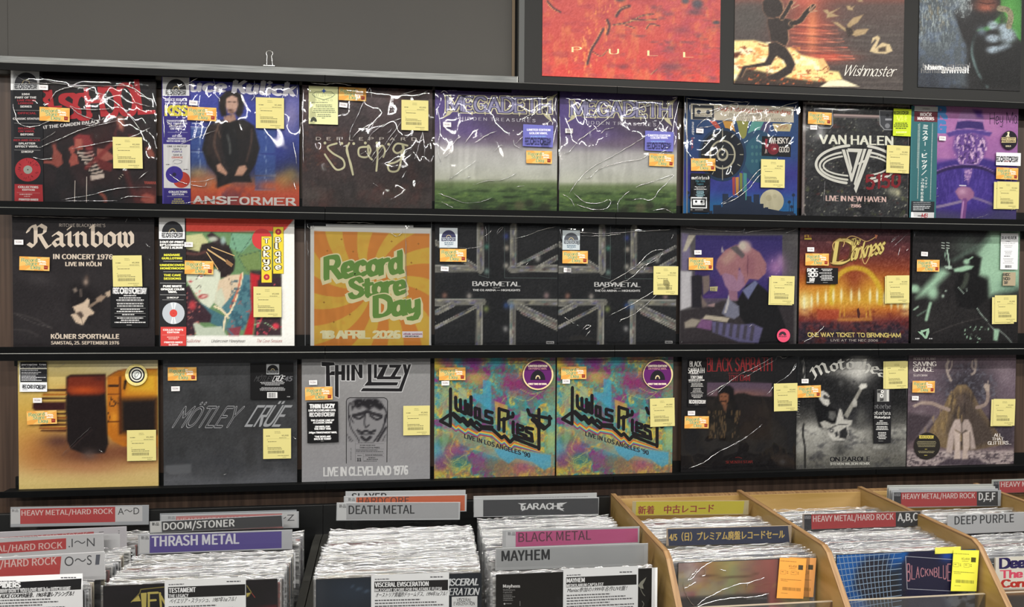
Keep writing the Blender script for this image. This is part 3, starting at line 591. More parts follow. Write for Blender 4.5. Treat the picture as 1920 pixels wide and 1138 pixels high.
card((1860, 899.5), (2060, 894), 28, 'red used card at the far right above the crate', lambda f: (f.rect(1863, 903, 1873, 930, '2b2c36', 902.5, 929.5), f.poly([(1874, 902.5), (2035, 898), (2035, 920), (1874, 925)], 'bf3b3d'), f.text('HEAVY METAL/HARD ROCK', 1877, 913, 150, 9, 'f3dcd8', dy=-4, bold=.012), f.text('USED', 1863, 908, 10, 4, 'b8b8bc')), Y=-.084, holder='b3b8b2')
# navy spacer sheet behind the white card
o = MB().box((0, 0, 0), (.3185, .002, .30)).build('spacer_board', mat('navy_board', '1f2638', .4)); o.location = (2.0885, -.2712, -1.0595); tag(o, 'dark navy board standing just behind the long white card', 'spacer board')
# ================================================================== small stickers (drawn in millimetres)
def mmface(W, H, bg):
    f = Face((0, 0, 0), W, H, (0, 0, 1), 2); f.fill(bg); f.loc = lambda x, y: (min(max(x/1000, 0), W), min(max(H-y/1000, 0), H)); return f
def keep(f, name, m=PAPER, th=.0003, edge='e0e0e0'):
    o = f.build(name, None, m, th, edge, flat=True); me = o.data; bpy.data.objects.remove(o); return me
def _event():
    f = mmface(.066, .032, 'dfa04c')
    for k in range(9):
        a = -1.3+k*.72; b = a+.34; P = [(33, 16), (33+60*math.cos(a), 16+60*math.sin(a)), (33+60*math.cos(b), 16+60*math.sin(b))]
        f.poly([(min(max(x, 0), 66), min(max(y, 0), 32)) for x, y in P], 'e6b766')
    for t, x, y, w_ in (('Record', 5, 12, 34), ('Store', 14, 20, 24), ('Day', 26, 28.5, 19)):
        f.write(t, x, y, w_, 7.6, '6d9060', pw=.95, pt=.6, ang=20, dy=-1, out=[('ecd9a0', .5)])
    f.text('18', 40, 7.5, 5, 3.2, 'f6efe0', bold=.05); f.text('APRIL', 41, 12.5, 18, 3.6, 'f6efe0', bold=.06); f.text('2026', 43, 18, 15, 3.6, 'f6efe0', bold=.06)
    f.rect(54, 20, 62.5, 28.5, '8e2f22'); f.tiny(55.5, 23, 61.5, 1, 2, 2, 'c0705c', 3); return keep(f, 'event_sticker')
def _price(seed):
    f = mmface(.066, .074, 'd6cc86'); g = '8d8858'
    f.tiny(27, 7, 44, 2, 3.4, 1.5, g, seed); f.tiny(7, 17, 19, 1, 2, 2.2, '6f6b48', seed+1); f.text('¥5,900', 44, 19, 16, 3.4, '6d6945', bold=.02); f.tiny(38, 22, 61, 1, 2, 2, g, seed+2)
    f.lines([[(9, 25), (62, 25.6)]], .35, g); f.tiny(9, 27, 13, 1, 2, 1.4, g); f.tiny(11, 31, 42, 1, 3, 2, '77734e', seed+3); f.tiny(9, 42, 13, 1, 2, 1.4, g)
    f.tiny(10, 46, 62, 2, 3.6, 2, '77734e', seed+4); f.barcode(11, 54, 50, 61, '7c7852', 30, seed); f.tiny(34, 66, 61, 1, 3, 1.8, g, seed+5); f.tiny(46, 70, 58, 1, 3, 1.6, g, seed+6); return keep(f, 'price_sticker')
def _code():
    f = mmface(.0195, .0115, 'e9e6e6'); f.text('9186', 3, 7.5, 13, 4, '9a8f92', bold=.03); f.tiny(2, 1.6, 17, 1, 2, 1, 'bdb6b8'); return keep(f, 'code_sticker')
EVENT = _event(); PRICE = [_price(i*11+3) for i in range(3)]; CODE = _code()
def shared(me, name, parent, x, z, rot=0, y=-.0056):
    o = bpy.data.objects.new(name, me); COL.objects.link(o); o.parent = parent; o.location = (x, y, z); o.rotation_euler = (0, math.radians(-rot), 0); return o
# ================================================================== the records on the wall
def wall_sleeve(W, H, m, parent, seed, amp=.0012, creases=()):
    seed = abs(seed); r = np.random.default_rng(seed); n = 30; g = np.linspace(0, 1, n+1); X, Z = np.meshgrid(g, g)
    D = fbm(X*3.1+seed, Z*2.3+X*2, seed)*amp*2+vnoise(X*9+Z*6, Z*11-X*7, seed+5)*amp*.5
    e = np.minimum(np.minimum(X, 1-X), np.minimum(Z, 1-Z)); D = D*np.clip(e*14, .15, 1)
    V = [(-.003+x*(W+.0065), -.0026-d, z*H) for x, d, z in zip(X.ravel(), D.ravel(), Z.ravel())]
    F = [(j*(n+1)+i, j*(n+1)+i+1, (j+1)*(n+1)+i+1, (j+1)*(n+1)+i) for j in range(n) for i in range(n)]
    nf = len(F)
    for P, w_ in creases:                       # fold ridges of the film: narrow rounded strips that catch the lamps
        P = smooth(P, 6); k0 = len(V); K = len(P)
        for i, p in enumerate(P):
            t = P[min(i+1, K-1)]-P[max(i-1, 0)]; t = t/(np.linalg.norm(t)+1e-9); nx = np.array([-t[1], t[0]]); p = p+nx*r.normal(0, .0005); ww = w_*(.25+1.1*r.random())*min(1, (i+.6)/3, (K-i)/3)
            for q, d in ((-1, 0), (-.55, .55), (0, .8), (.55, .55), (1, 0)):
                c = p+nx*q*ww; V.append((min(max(c[0], -.002), W+.003), -.0046-d*ww, min(max(c[1], .001), H-.001)))
        F += [(k0+5*i+q, k0+5*i+5+q, k0+5*i+6+q, k0+5*i+1+q) for i in range(K-1) for q in range(4)]
    o = link_mesh('plastic_sleeve', V, F, m, parent, smooth=True)
    if creases: o.data.materials.append(FOLD); o.data.polygons.foreach_set('material_index', [0]*nf+[1]*(len(F)-nf))
    return o
ROWZ = (-.0012, -.3372, -.6732); ROWW = ('upper', 'middle', 'lower')
class Rec:
    def __init__(s, row, xl, xr, yb, crop, label, n=100, H=.3135, group='sleeved records displayed on the wall', like=None, lift=0):
        a = at(xl, yb, 0); b = at(xr, yb, 0); s.x0 = a[0]; s.W = b[0]-a[0]; s.H = H; s.z0 = ROWZ[row]+lift; s.crop = crop; s.row = row
        s.e = empty('record', (s.x0, 0, s.z0), label, 'record', group)
        s.f = Face((s.x0, 0, s.z0), s.W, H, crop, n); s.ns = 0
    def cover(s, edge='2a2a2c'): s.o = s.f.build('cover', s.e, edge=edge); return s
    def sleeve(s, m=None, amp=.0012, seed=1, cr=(), w=.0009):
        """cr: fold lines of the film, 'x,y x,y ...|...' in drawing coordinates"""
        C_ = [([np.array(s.uv(*map(float, q.split(',')))) for q in l.split()], w) for l in cr.split('|')] if cr else []
        wall_sleeve(s.W, s.H, m or FILM_WALL, s.e, seed, amp, C_); return s
    def uv(s, cx, cy):
        P = at(s.crop[0]+cx/s.crop[2], s.crop[1]+cy/s.crop[2], 0); return P[0]-s.x0, P[2]-s.z0
    def st(s, me, name, cx, cy, rot=0, y=-.0056):
        """shared sticker, given the middle of it"""
        u, v = s.uv(cx, cy); d = {'event_sticker': (.066, .032), 'price_sticker': (.066, .074), 'code_sticker': (.0195, .0115)}[name]; r = math.radians(rot)
        w_, h_ = d[0]/2, d[1]/2; return shared(me, name, s.e, u-w_*math.cos(r)+h_*math.sin(r), v-w_*math.sin(r)-h_*math.cos(r), rot, y)
    def event(s, cx, cy, rot=0): s.st(EVENT, 'event_sticker', cx, cy, rot, -.0056); return s
    def price(s, cx, cy, rot=0, under=None):
        if under: s.st(PRICE[2], 'price_sticker', cx+under[0], cy+under[1], rot, -.0050)['label'] = 'pale second price sticker peeking out under the first'
        s.ns += 1; s.st(PRICE[(s.ns+int(abs(cx))) % 3], 'price_sticker', cx, cy, rot, -.0060); return s
    def code(s, cx, cy, rot=0): s.st(CODE, 'code_sticker', cx, cy, rot, -.0053); return s
    def part(s, name, x0, y0, x1, y1, bg, draw, label=None, y=-.0017, rot=0, n=2, th=.0004, shape=None, edge=None):
        """a printed strip or sticker of its own, in the cover's drawing coordinates; the corners are its upper left and lower right"""
        u0, v1 = s.uv(x0, y0); u1, _ = s.uv(x1, y0); _, v0 = s.uv(x0, y1); r = math.radians(rot); v0 = max(v0, 0)
        U = np.array([math.cos(r), 0, math.sin(r)]); V = np.array([-math.sin(r), 0, math.cos(r)])
        TL = np.array([s.x0+u0, y, s.z0+v1]); H = v1-v0; W = u1-u0; O = TL-V*H
        f = Face(O, W, H, s.crop, n, U, V); f.fill(bg)
        if draw: draw(f)
        if shape == 'disc':
            k = 36; c = (*lin(rgb(bg)), 1); VV = [(W/2+W/2*math.cos(2*math.pi*i/k), 0, H/2+H/2*math.sin(2*math.pi*i/k)) for i in range(k)]; nn = k
            FF = [tuple(range(k))]+[tuple(nn+i for i in q) for q in f.F]
            o = link_mesh(name, VV+f.V, FF, PAPER, s.e, [c]*k+f.C)
        else: o = f.build(name, s.e, PAPER, th, edge or bg, flat=(n == 2))
        o.location = (O[0]-s.x0, y, O[2]-s.z0); o.rotation_euler = (0, -r, 0)
        if label: o['label'] = label
        return o
def rsd(f, x0, y0, x1, y1, fg='3a3a3e', bg='e8eaec', disc=True, dy=0):
    """half record over the words RECORD STORE DAY"""
    w_ = x1-x0; cx = (x0+x1)/2; h_ = y1-y0
    if disc:
        r = w_/2; yb = y0+h_*.68; f.disc(cx, yb+dy/2, r, fg, ry=h_*.66, a0=0, a1=180)
        f.disc(cx, yb+dy/2, r*.36, 'b9ab86', ry=h_*.24, a0=0, a1=180); f.disc(cx, yb+dy/2, r*.27, fg, ry=h_*.18, a0=0, a1=180); f.disc(cx, yb+dy/2, r*.07, bg, ry=h_*.05, a0=0, a1=180); t0 = yb+h_*.04; hh = y1-t0
    else: t0 = y0; hh = h_
    f.text('REC', x0, t0+hh+dy*0, w_*.175, hh, fg, bold=.05); f.text('RD', x0+w_*.335, t0+hh+dy*.35, w_*.10, hh, fg, bold=.05); f.text('ST', x0+w_*.475, t0+hh+dy*.5, w_*.09, hh, fg, bold=.05)
    f.text('RE', x0+w_*.70, t0+hh+dy*.7, w_*.085, hh, fg, bold=.05); f.text('DAY', x0+w_*.82, t0+hh+dy*.82, w_*.17, hh, fg, bold=.05)
    for q in (.255, .635): f.disc(x0+w_*q, t0+hh/2+dy*q, w_*.07, fg, ry=hh*.58, k=16); f.disc(x0+w_*q, t0+hh/2+dy*q, w_*.032, bg, ry=hh*.27, k=12)
    return f
E_ = 'e6e6e8'
# ---------------- upper row, first: black cover, red lettering, band in red light
R = Rec(0, 30, 293, 381, (0, 120, 4.066), 'black record with big red lettering and a stage band')
f = R.f.fill('1f1c1f'); f.noise('3a2526', .7, 160, 220, 3, .5, .8)
f.blob(240, 430, 200, 190, '39393b', .6); f.blob(800, 620, 260, 200, '40191b', .7); f.blob(1120, 1000, 120, 90, '9c3a35', .6)
SK = 'c06a5c'; HR = '9c3b3e'
f.shape([(395, 590), (430, 590), (432, 650), (470, 690), (480, 760), (440, 790), (400, 765), (330, 755), (320, 730), (395, 735), (405, 670)], 'a8564a', .9)      # guitarist in shadow
f.shape([(380, 600), (400, 582), (436, 590), (440, 640), (428, 640), (420, 612), (400, 612), (392, 640)], '3a2426', .9)
f.shape([(560, 560), (600, 535), (680, 545), (705, 600), (700, 680), (670, 700), (655, 640), (620, 600), (600, 640), (570, 640)], HR, .95)
f.shape([(575, 570), (625, 570), (632, 650), (590, 660), (572, 625)], SK, .95)
f.shape([(520, 640), (560, 620), (575, 650), (560, 680), (585, 690), (600, 760), (540, 780), (525, 740), (545, 690)], 'b25a4e', .95)
f.shape([(585, 660), (700, 655), (760, 700), (780, 830), (690, 850), (660, 790), (610, 740)], '1d1719', 1)
for k in range(7): f.curve([(592+k*18, 672+k*27), (640+k*14, 682+k*25), (705+k*12, 668+k*25)], 13, 'e8d4c6', .95, 5)
f.shape([(690, 850), (790, 835), (796, 868), (694, 888)], 'ecd9cb', 1)
f.shape([(740, 640), (800, 650), (870, 700), (860, 725), (800, 745), (740, 720)], SK, .85); f.curve([(660, 790), (760, 700), (860, 600)], 34, '8d3432', .8, 14); f.shape([(700, 690), (760, 720), (860, 760), (850, 820), (760, 800)], '7d2b2b', .8)
f.shape([(895, 400), (935, 395), (945, 460), (935, 510), (905, 490), (890, 440)], 'c97e6c', .9, 14); f.curve([(900, 470), (880, 560), (990, 660)], 18, '5f2a2a', .7, 9)
f.shape([(980, 540), (1040, 545), (1050, 600), (1000, 610)], '8c3b3b', .8, 12); f.shape([(1110, 640), (1140, 625), (1180, 690), (1175, 720), (1130, 700)], 'b5604f', .8); f.curve([(960, 820), (1000, 940), (1060, 1070)], 40, '6e2b2b', .6, 30)
f.shape([(1080, 1000), (1120, 985), (1180, 1010), (1180, 1065), (1110, 1065), (1075, 1040)], 'c26556', .85, 10); f.curve([(765, 985), (800, 1020), (800, 1080)], 24, 'b8604d', .8, 10)
f.shape([(600, 540), (700, 540), (715, 700), (650, 690), (660, 590)], '8a3034', .5, 20); f.grain(.012)
f.lines([[(572, 890), (568, 1070)], [(661, 860), (659, 1070)]], 5, 'dccfc4'); f.lines([[(676, 860), (720, 690)], [(690, 760), (740, 650)]], 3, '2a2224')
for k in range(3): f.lines([[(905+k*12, 870-k*14), (915+k*12, 862-k*14+14)]], 4, 'd9c9b4')
f.text('YAMAHA', 1100, 915, 90, 22, 'b24f43', dy=2, bold=.02)
for ch, x, y, w_, h_ in (('R', 300, 330, 92, 120), ('L', 400, 330, 60, 125), ('S', 480, 410, 120, 175), ('C', 585, 425, 105, 190), ('H', 680, 395, 105, 205), ('O', 790, 400, 110, 218), ('O', 920, 390, 118, 232), ('L', 1070, 372, 96, 240)):
    f.write(ch, x, y, w_, h_, 'c4323a', font=CAPS, pw=1.28, pt=.72, ang=0, dy=-6, shear=-.12)
f.text('LIVE AT THE CAMDEN PALACE', 235, 506, 525, 24, 'e4e0de', dy=-58, bold=.04)
R.cover().sleeve(seed=3, amp=.0016, w=.0010, cr='120,80 190,125 300,150 430,150|300,95 420,145 600,165 800,172 1000,180 1160,290|390,275 450,205 560,180 700,200 860,280 960,360 1070,500|540,320 600,345 760,350 880,335 905,310 800,240|540,325 620,390 755,440 700,470 640,460|130,430 180,470 270,480 400,430 540,360|300,640 450,580 640,500 980,415|560,650 800,600 1000,560 1150,490|470,1040 700,1000 900,950 1160,940|480,1044 700,1046 900,1045|920,1030 1000,1010 1150,1020|250,712 330,730 420,720|1060,880 1130,820|760,390 770,430 810,410|80,160 110,340 150,460|320,590 430,520|930,240 1000,290 1150,325')
def obi1(f):
    W_ = 'e9e6e4'; r_ = 'a8323c'
    f.rect(82, 46, 300, 198, 'e9ebec'); rsd(f, 112, 62, 284, 190, '4a4b50')
    for t, x, y, w_, c in (('1984', 166, 237, 60, W_), ('PART OF THE', 116, 262, 160, W_), ('LIVE FROM', 133, 284, 136, r_), ('LONDON', 140, 306, 110, r_), ('SERIES', 155, 331, 86, W_), ('CLASSIC STATUS', 100, 424, 200, W_), ('OFFICIAL', 136, 382, 140, r_), ('RELEASED', 140, 498, 124, r_), ('ON VINYL', 140, 520, 124, r_), ('BEFORE', 158, 544, 98, W_), ('RED AND BLACK', 106, 588, 200, r_), ('SPLATTER', 142, 613, 126, W_), ('EFFECT VINYL', 118, 636, 172, W_), ('12 INCH LP', 163, 676, 92, W_)):
        f.text(t, x, y, w_, 14, c, bold=.06)
    for y in (352, 450, 562, 655): f.lines([[(110, y), (308, y+3)]], 2.2, 'b9b6b6')
    f.disc(213, 806, 98, 'c23a42', ry=90); r = random.Random(4)
    for k in range(26):
        a = r.uniform(0, 6.28); q = r.uniform(50, 80); f.lines([[(213+q*math.cos(a), 806+q*.92*math.sin(a)), (213+(q+14)*math.cos(a), 806+(q+14)*.92*math.sin(a))]], 4, '7c1d28')
    f.disc(213, 806, 34, 'a9b0a6', ry=32); f.disc(213, 806, 5, '3a2c2c')
    f.poly([(112, 915), (324, 920), (330, 1060), (112, 1058)], 'c33b41')
    f.text('COLLECTORS', 140, 945, 152, 16, 'f3e3df', dy=3, bold=.06); f.text('EDITION', 172, 965, 92, 13, 'f3e3df', dy=2, bold=.06); f.lines([[(130, 980), (305, 984)]], 2, 'e8a6a4'); f.tiny(150, 990, 288, 1, 10, 10, 'efc9c4'); f.tiny(184, 1006, 250, 1, 10, 8, 'efc9c4'); f.text('PRINTED INNER', 146, 1040, 146, 15, 'f3e3df', dy=2, bold=.06)
R.part('side_strip', 82, 46, 326, 1060, '26262a', obi1, 'black and white paper strip with a red splatter disc picture')
R.event(425, 388, -1).price(981, 680, 1).code(340, 183)
# ---------------- upper row, second: blue lightning cover
R = Rec(0, 309, 561, 386.5, (290, 120, 4.064), 'blue lightning record with a man in a leather jacket above orange smoke')
f = R.f.grad([(90, '4d49a0'), (300, '3f4aa8'), (560, '33449a'), (800, '2b3568'), (880, '6b5a58'), (950, 'c85a3c'), (1100, 'cf4a38')])
f.noise('23285e', .6, 150, 200, 5, .5, .75); f.blob(1030, 400, 90, 160, 'a79ac0', .75, 10); f.blob(900, 560, 120, 200, '2c3ba6', .5)
for x0, y0, x1, y1 in ((765, 500, 920, 680), (765, 690, 920, 845), (765, 855, 920, 960), (275, 490, 395, 655), (275, 670, 395, 830)):
    f.shape([(x0, y0), (x1, y0), (x1, y1), (x0, y1)], '3d5a9c', .75, 5); f.curve([(x0, y0), (x1, y0)], 4, '8fa5c8', .7, 4); f.curve([(x0, y1), (x1, y1)], 4, '7f95c0', .6, 4)
    f.curve([((x0+x1)/2-10, y0), ((x0+x1)/2+12, (y0+y1)/2), ((x0+x1)/2, y1)], 5, '9fb6dc', .7, 6)
for x, y, rx, ry, c in ((330, 830, 90, 50, 'a88b5e'), (420, 890, 70, 60, 'c9825a'), (1040, 840, 60, 60, '8a7a52'), (980, 890, 70, 60, 'b98a50'), (300, 900, 80, 40, 'd87a4a'), (880, 930, 90, 40, 'd0663f')): f.blob(x, y, rx, ry, c, .85)
f.noise('d9682f', .6, 90, 60, 9, .5, .7, mask=np.clip((f.Y-860)/60, 0, 1)*np.clip((1000-f.Y)/60, 0, 1))
f.shape([(520, 430), (680, 420), (760, 470), (800, 640), (770, 760), (720, 840), (740, 900), (600, 900), (480, 940), (470, 850), (400, 760), (360, 650), (400, 470)], '191416', 1, 7)
f.shape([(410, 480), (450, 445), (510, 430), (500, 560), (520, 700), (440, 740), (385, 640)], '2b2020', .9, 18); f.curve([(470, 500), (455, 620), (500, 740)], 14, '7a5a4a', .7, 16); f.curve([(740, 500), (735, 600), (700, 740)], 12, '6b5045', .7, 16); f.curve([(500, 560), (480, 480), (505, 440)], 10, '9a7b66', .6, 12)
f.shape([(520, 430), (560, 450), (620, 440), (640, 700), (600, 780), (540, 760), (515, 600)], '101014', 1, 8); f.curve([(555, 540), (572, 620), (575, 680)], 16, '777a74', .6, 14); f.curve([(520, 700), (545, 850), (480, 930)], 30, '2a2426', .6, 24)
f.shape([(525, 400), (610, 380), (620, 425), (570, 445), (530, 430)], 'b58d7c', 1, 6)
f.shape([(490, 260), (540, 210), (610, 198), (660, 230), (680, 300), (672, 370), (640, 410), (615, 380), (630, 300), (600, 250), (550, 270), (545, 340), (550, 390), (510, 400), (490, 340)], '17110f', 1, 8); f.noise('3a2a22', .5, 16, 26, 4, .55, .7, mask=(f.Y > 195)*(f.Y < 410)*(f.X > 488)*(f.X < 685)*1.)
f.shape([(545, 262), (590, 238), (630, 258), (636, 310), (620, 360), (590, 385), (558, 372), (542, 320)], 'cfa896', 1, 6); f.blob(575, 352, 22, 9, '4a2f28', .9); f.blob(590, 370, 22, 12, '5a3c32', .7); f.blob(568, 290, 14, 5, '3a2622', .9); f.blob(608, 288, 14, 5, '3a2622', .9); f.blob(590, 320, 5, 18, 'b78c78', .7)
f.shape([(470, 770), (500, 755), (555, 830), (545, 850), (480, 815)], 'c99a82', 1, 6); f.shape([(640, 780), (690, 770), (705, 800), (670, 850), (610, 850)], 'c99a82', 1, 6); f.grain(.015)
r = random.Random(5)
for x, y in ((450, 120), (760, 130), (270, 130), (1000, 210), (840, 210)):
    P = [(x, y)]
    for k in range(7): P.append((P[-1][0]+r.uniform(-22, 22), P[-1][1]+r.uniform(14, 30)))
    f.lines([P], 4, 'dde2f5')
f.text('uce', 268, 208, 268, 82, 'eceaf4', bold=.06, shear=.14, dy=4); f.text('Kulick', 596, 218, 468, 92, 'eceaf4', bold=.06, shear=.16, dy=26)
for i, ch in enumerate('ANSFORMER'): f.write(ch, 300+i*88.5, 1060+i*2, 62, 52, 'f0e6e0', font=CAPS, pw=1.1, pt=.9, ang=0)
f.tiny(285, 448, 345, 1, 8, 10, 'c9d0e6', 8); f.lines([[(270, 478), (395, 484)]], 4, 'b9c3dd')
R.cover('3b3c6c').sleeve(FILM_WALL, .0012, 8, '200,610 330,560 465,508|170,190 240,160 330,110|280,900 380,895 460,870|270,925 380,935 400,900|120,840 200,900 290,920|1090,130 1088,260|1060,600 1085,760|1060,900 1078,960|230,1060 380,1045 500,1030|1030,215 1085,170|90,440 160,470 260,420|70,400 78,560')
def obi2(f):
    f.rect(60, 98, 264, 242, 'ecedee'); rsd(f, 86, 112, 240, 236, '3c3d42')
    f.text('BRUCE KULICK', 80, 282, 166, 20, 'd9d6ea', bold=.05); f.text('MEMBER OF', 84, 306, 160, 14, 'd9d6ea', bold=.04)
    f.write('KISS', 86, 390, 160, 70, 'e8dc50', font=CAPS, pw=1.7, pt=1.1, ang=0)
    for t, x, y, w_ in (("TRANSFORMER", 92, 440, 150), ("1ST TIME EVER", 98, 460, 150), ('RELEASED', 112, 482, 110), ('ON VINYL', 120, 500, 92), ('1ST TIME', 134, 556, 74), ('REMASTERED', 102, 575, 134), ('WITH NEW ART', 92, 594, 148)): f.text(t, x, y, w_, 13, 'dedcec', bold=.05)
    f.lines([[(100, 520), (250, 522)]], 2, 'c2bfe0'); f.poly([(66, 610), (270, 614), (274, 948), (70, 944)], 'e7e6e6')
    for t, x, y, w_, c in (('ONE 12 INCH LP', 95, 634, 152, '4c4a52'), ('SIDE A', 142, 656, 64, '4c4a52'), ('PURPLE', 134, 675, 76, '5a4d98'), ('SIDE B', 142, 700, 64, '4c4a52'), ('ORANGE', 130, 718, 84, 'c9503c')): f.text(t, x, y, w_, 13, c, bold=.03)
    f.lines([[(140, 745), (150, 732), (180, 730), (208, 738), (205, 752), (175, 762), (150, 758)]], 3, '6a6870'); f.disc(205, 882, 66, 'cc4a3b', ry=62); f.disc(150, 842, 66, '46379c', ry=64); f.disc(150, 842, 15, '2a2848'); f.tiny(86, 763, 130, 1, 8, 8, '55535b'); f.tiny(220, 800, 264, 1, 8, 8, '55535b', 3)
    f.rect(74, 952, 276, 1082, '3b2f86'); f.text('COLLECTORS', 108, 982, 140, 15, 'efedf6', bold=.06); f.text('EDITION', 134, 1000, 88, 12, 'efedf6', bold=.06); f.lines([[(96, 1008), (258, 1011)]], 2, 'c2bfe0'); f.tiny(126, 1026, 230, 4, 15, 9, 'd8d060', 4, center=True)
R.part('side_strip', 56, 98, 272, 1080, '41388c', obi2, 'purple and white paper strip with a purple and orange disc picture')
R.event(365, 384, -1).price(882, 378, 0).code(300, 300, -3)
# ---------------- upper row, third: brown cover with curly cream title
R = Rec(0, 567, 810, 393, (555, 140, 4.215), 'dark brown record with a curly cream title under a very creased sleeve')
f = R.f.grad([(60, '6b5a5c'), (250, '55474a'), (450, '3f3335'), (750, '3d3030'), (1060, '4a413e')]); f.noise('6b3a34', .5, 130, 160, 2, .5, .72); f.noise('2b2728', .6, 220, 180, 8, .5, .75); f.noise('8b5a44', .35, 22, 14, 12, .6, .75, mask=(f.X < 330)*(f.Y > 350)*(f.Y < 760)*1.)
f.blob(170, 950, 120, 60, '5f5650', .5); f.grain(.02)
f.write('DEF LEPPARD', 160, 516, 790, 22, 'd8cfc4', font=CAPS, pw=.7, pt=.7, ang=0, gap=6, dy=4)
C1 = 'cfcba6'
for P in ([(322, 543), (250, 570), (290, 620), (370, 670), (380, 730), (320, 750), (262, 680), (228, 630)], [(398, 560), (418, 660), (450, 790)], [(420, 540), (400, 600), (432, 700), (450, 790)], [(560, 570), (500, 580), (500, 640), (560, 650), (590, 600), (570, 560), (575, 640), (600, 670)], [(640, 560), (645, 640), (635, 760)], [(640, 600), (680, 560), (704, 600), (690, 650)], [(880, 560), (800, 545), (768, 590), (800, 620), (850, 590), (840, 550), (850, 640), (790, 690), (730, 710), (740, 760), (800, 760), (826, 700), (836, 600)]):
    f.lines([smooth(P)], 15, C1)
for x, y in ((229, 540), (362, 543), (456, 545), (548, 540), (640, 540), (732, 550)): f.disc(x, y, 11, C1, k=14)
f.write('s', 250, 690, 1, 1, C1)
R.cover('393132').sleeve(FILM_WALL, .0022, 21, '120,68 240,80 330,72 440,90|430,515 430,450 500,300 545,190|440,510 520,430 640,370|560,540 600,470 690,400 860,335|600,700 700,560 850,350|640,690 720,600 800,470|1000,455 960,600 940,670|1000,455 1015,580 1010,680|830,160 950,125|800,700 850,640 880,600|860,510 925,455|610,860 650,885|560,150 585,110 600,190|960,180 1040,130|545,600 590,660 640,580|60,120 55,400 62,700|720,470 760,430|840,820 870,760|500,640 560,600')
def hs3(f):
    f.poly([(125, 155), (155, 133), (280, 133), (312, 158), (282, 182), (220, 202), (150, 180)], '7e8a6a'); f.poly([(131, 155), (158, 138), (278, 138), (305, 158), (279, 178), (220, 196), (154, 176)], 'd9dca6')
    f.write('DEF LEPPARD', 146, 172, 146, 24, '6d7a5c', font=CAPS, pw=.5, pt=.5, ang=0); f.poly([(220, 106), (226, 122), (242, 128), (226, 134), (220, 150), (214, 134), (198, 128), (214, 122)], '3358a8')
    f.write('SLANG', 152, 208, 136, 14, '5d6650', font=CAPS, pw=.4, pt=.4, ang=0, gap=4); f.tiny(122, 216, 318, 1, 8, 9, '8a9070', 1); f.tiny(130, 236, 312, 2, 14, 9, '7f8668', 2, center=True); f.tiny(126, 266, 316, 3, 14, 9, '7f8668', 3, center=True); f.tiny(140, 312, 304, 2, 14, 9, '7f8668', 4, center=True); f.tiny(204, 340, 236, 1, 8, 8, '7f8668', 5)
    f.disc(139, 372, 26, '3f4438', ry=38, a0=0, a1=180); f.disc(139, 372, 8, 'c4c092', a0=0, a1=180)
R.part('hype_sticker', 103, 92, 333, 392, 'd9dca6', hs3, 'pale yellow sticker with a blue star', y=-.0052)
R.event(448, 158, -1).price(940, 325, 0).code(376, 244, -5)
# ---------------- two identical records: purple sky over green field
def sky_cover(R):
    f = R.f.grad([(70, '5c4a86'), (250, '5f5092'), (420, '6b5a8a'), (500, '8f869c'), (570, 'cfcdcc'), (700, 'dadbd4'), (810, 'd6d9c8'), (850, '7d9062'), (930, '5c7a44'), (1090, '455e38')])
    f.blob(700, 300, 330, 200, '4d4250', .85); f.blob(950, 200, 200, 160, '45404c', .8); f.blob(650, 480, 400, 50, '7d6a80', .6); f.blob(350, 420, 200, 60, '6b5796', .6); f.noise('8fb05a', .5, 60, 18, 7, .5, .7, mask=np.clip((f.Y-850)/60, 0, 1)); f.noise('22301f', .7, 130, 24, 9, .5, .7, mask=np.clip((f.Y-860)/60, 0, 1))
    for x, y, r_ in ((740, 1030, 46), (820, 1010, 40), (600, 1055, 44), (380, 1075, 60), (950, 1050, 50)): f.blob(x, y, r_, r_*.9, '6d6b4c' if x == 740 else '2f3426', .8, p=4)
    f.grain(.012)
    o = [('e3dcb4', 1.25), ('4b4670', .62)]
    f.write('MEGADETH', 150, 256, 840, 118, 'a29fc4', font=CAPS, pw=.75, pt=.4, ang=0, serif=.5, gap=.9, out=o, dy=12)
    for P in (((150, 250), (190, 262), (168, 285), (100, 320), (140, 280)), ((925, 270), (985, 282), (1010, 348), (960, 310)), ((130, 120), (185, 150), (170, 170), (160, 140), (120, 112)), ((340, 262), (362, 262), (350, 292)), ((445, 262), (466, 264), (460, 292)), ((728, 266), (750, 268), (740, 302)), ((965, 160), (1010, 130), (1060, 110), (1010, 160), (975, 178))): f.poly(P, 'dcd5ae')
    f.write('HIDDEN TREASURES', 252, 326, 616, 24, 'd6d2de', font=CAPS, pw=.7, pt=.45, ang=0, gap=3.4, serif=.35, dy=20)
    f.tiny(155, 82, 260, 1, 8, 12, '8d82a8', 6)
def lim(f, t=0):
    f.text('LIMITED EDITION', 802+t, 416, 190, 17, 'dcdcf0', bold=.05, dy=3); f.text('COLOR VINYL', 822+t, 444, 148, 17, 'dcdcf0', bold=.05, dy=2); f.tiny(830+t, 458, 1000+t, 1, 8, 11, '7fa0d8', 2); rsd(f, 788+t, 474, 1000+t, 530, '2c2c52', '6a6ab4', disc=False, dy=4)
R = Rec(0, 815, 1044, 397, (805, 150, 4.376), 'purple sky and green field record beside the brown one, left of two alike', group='two alike records with a purple sky')
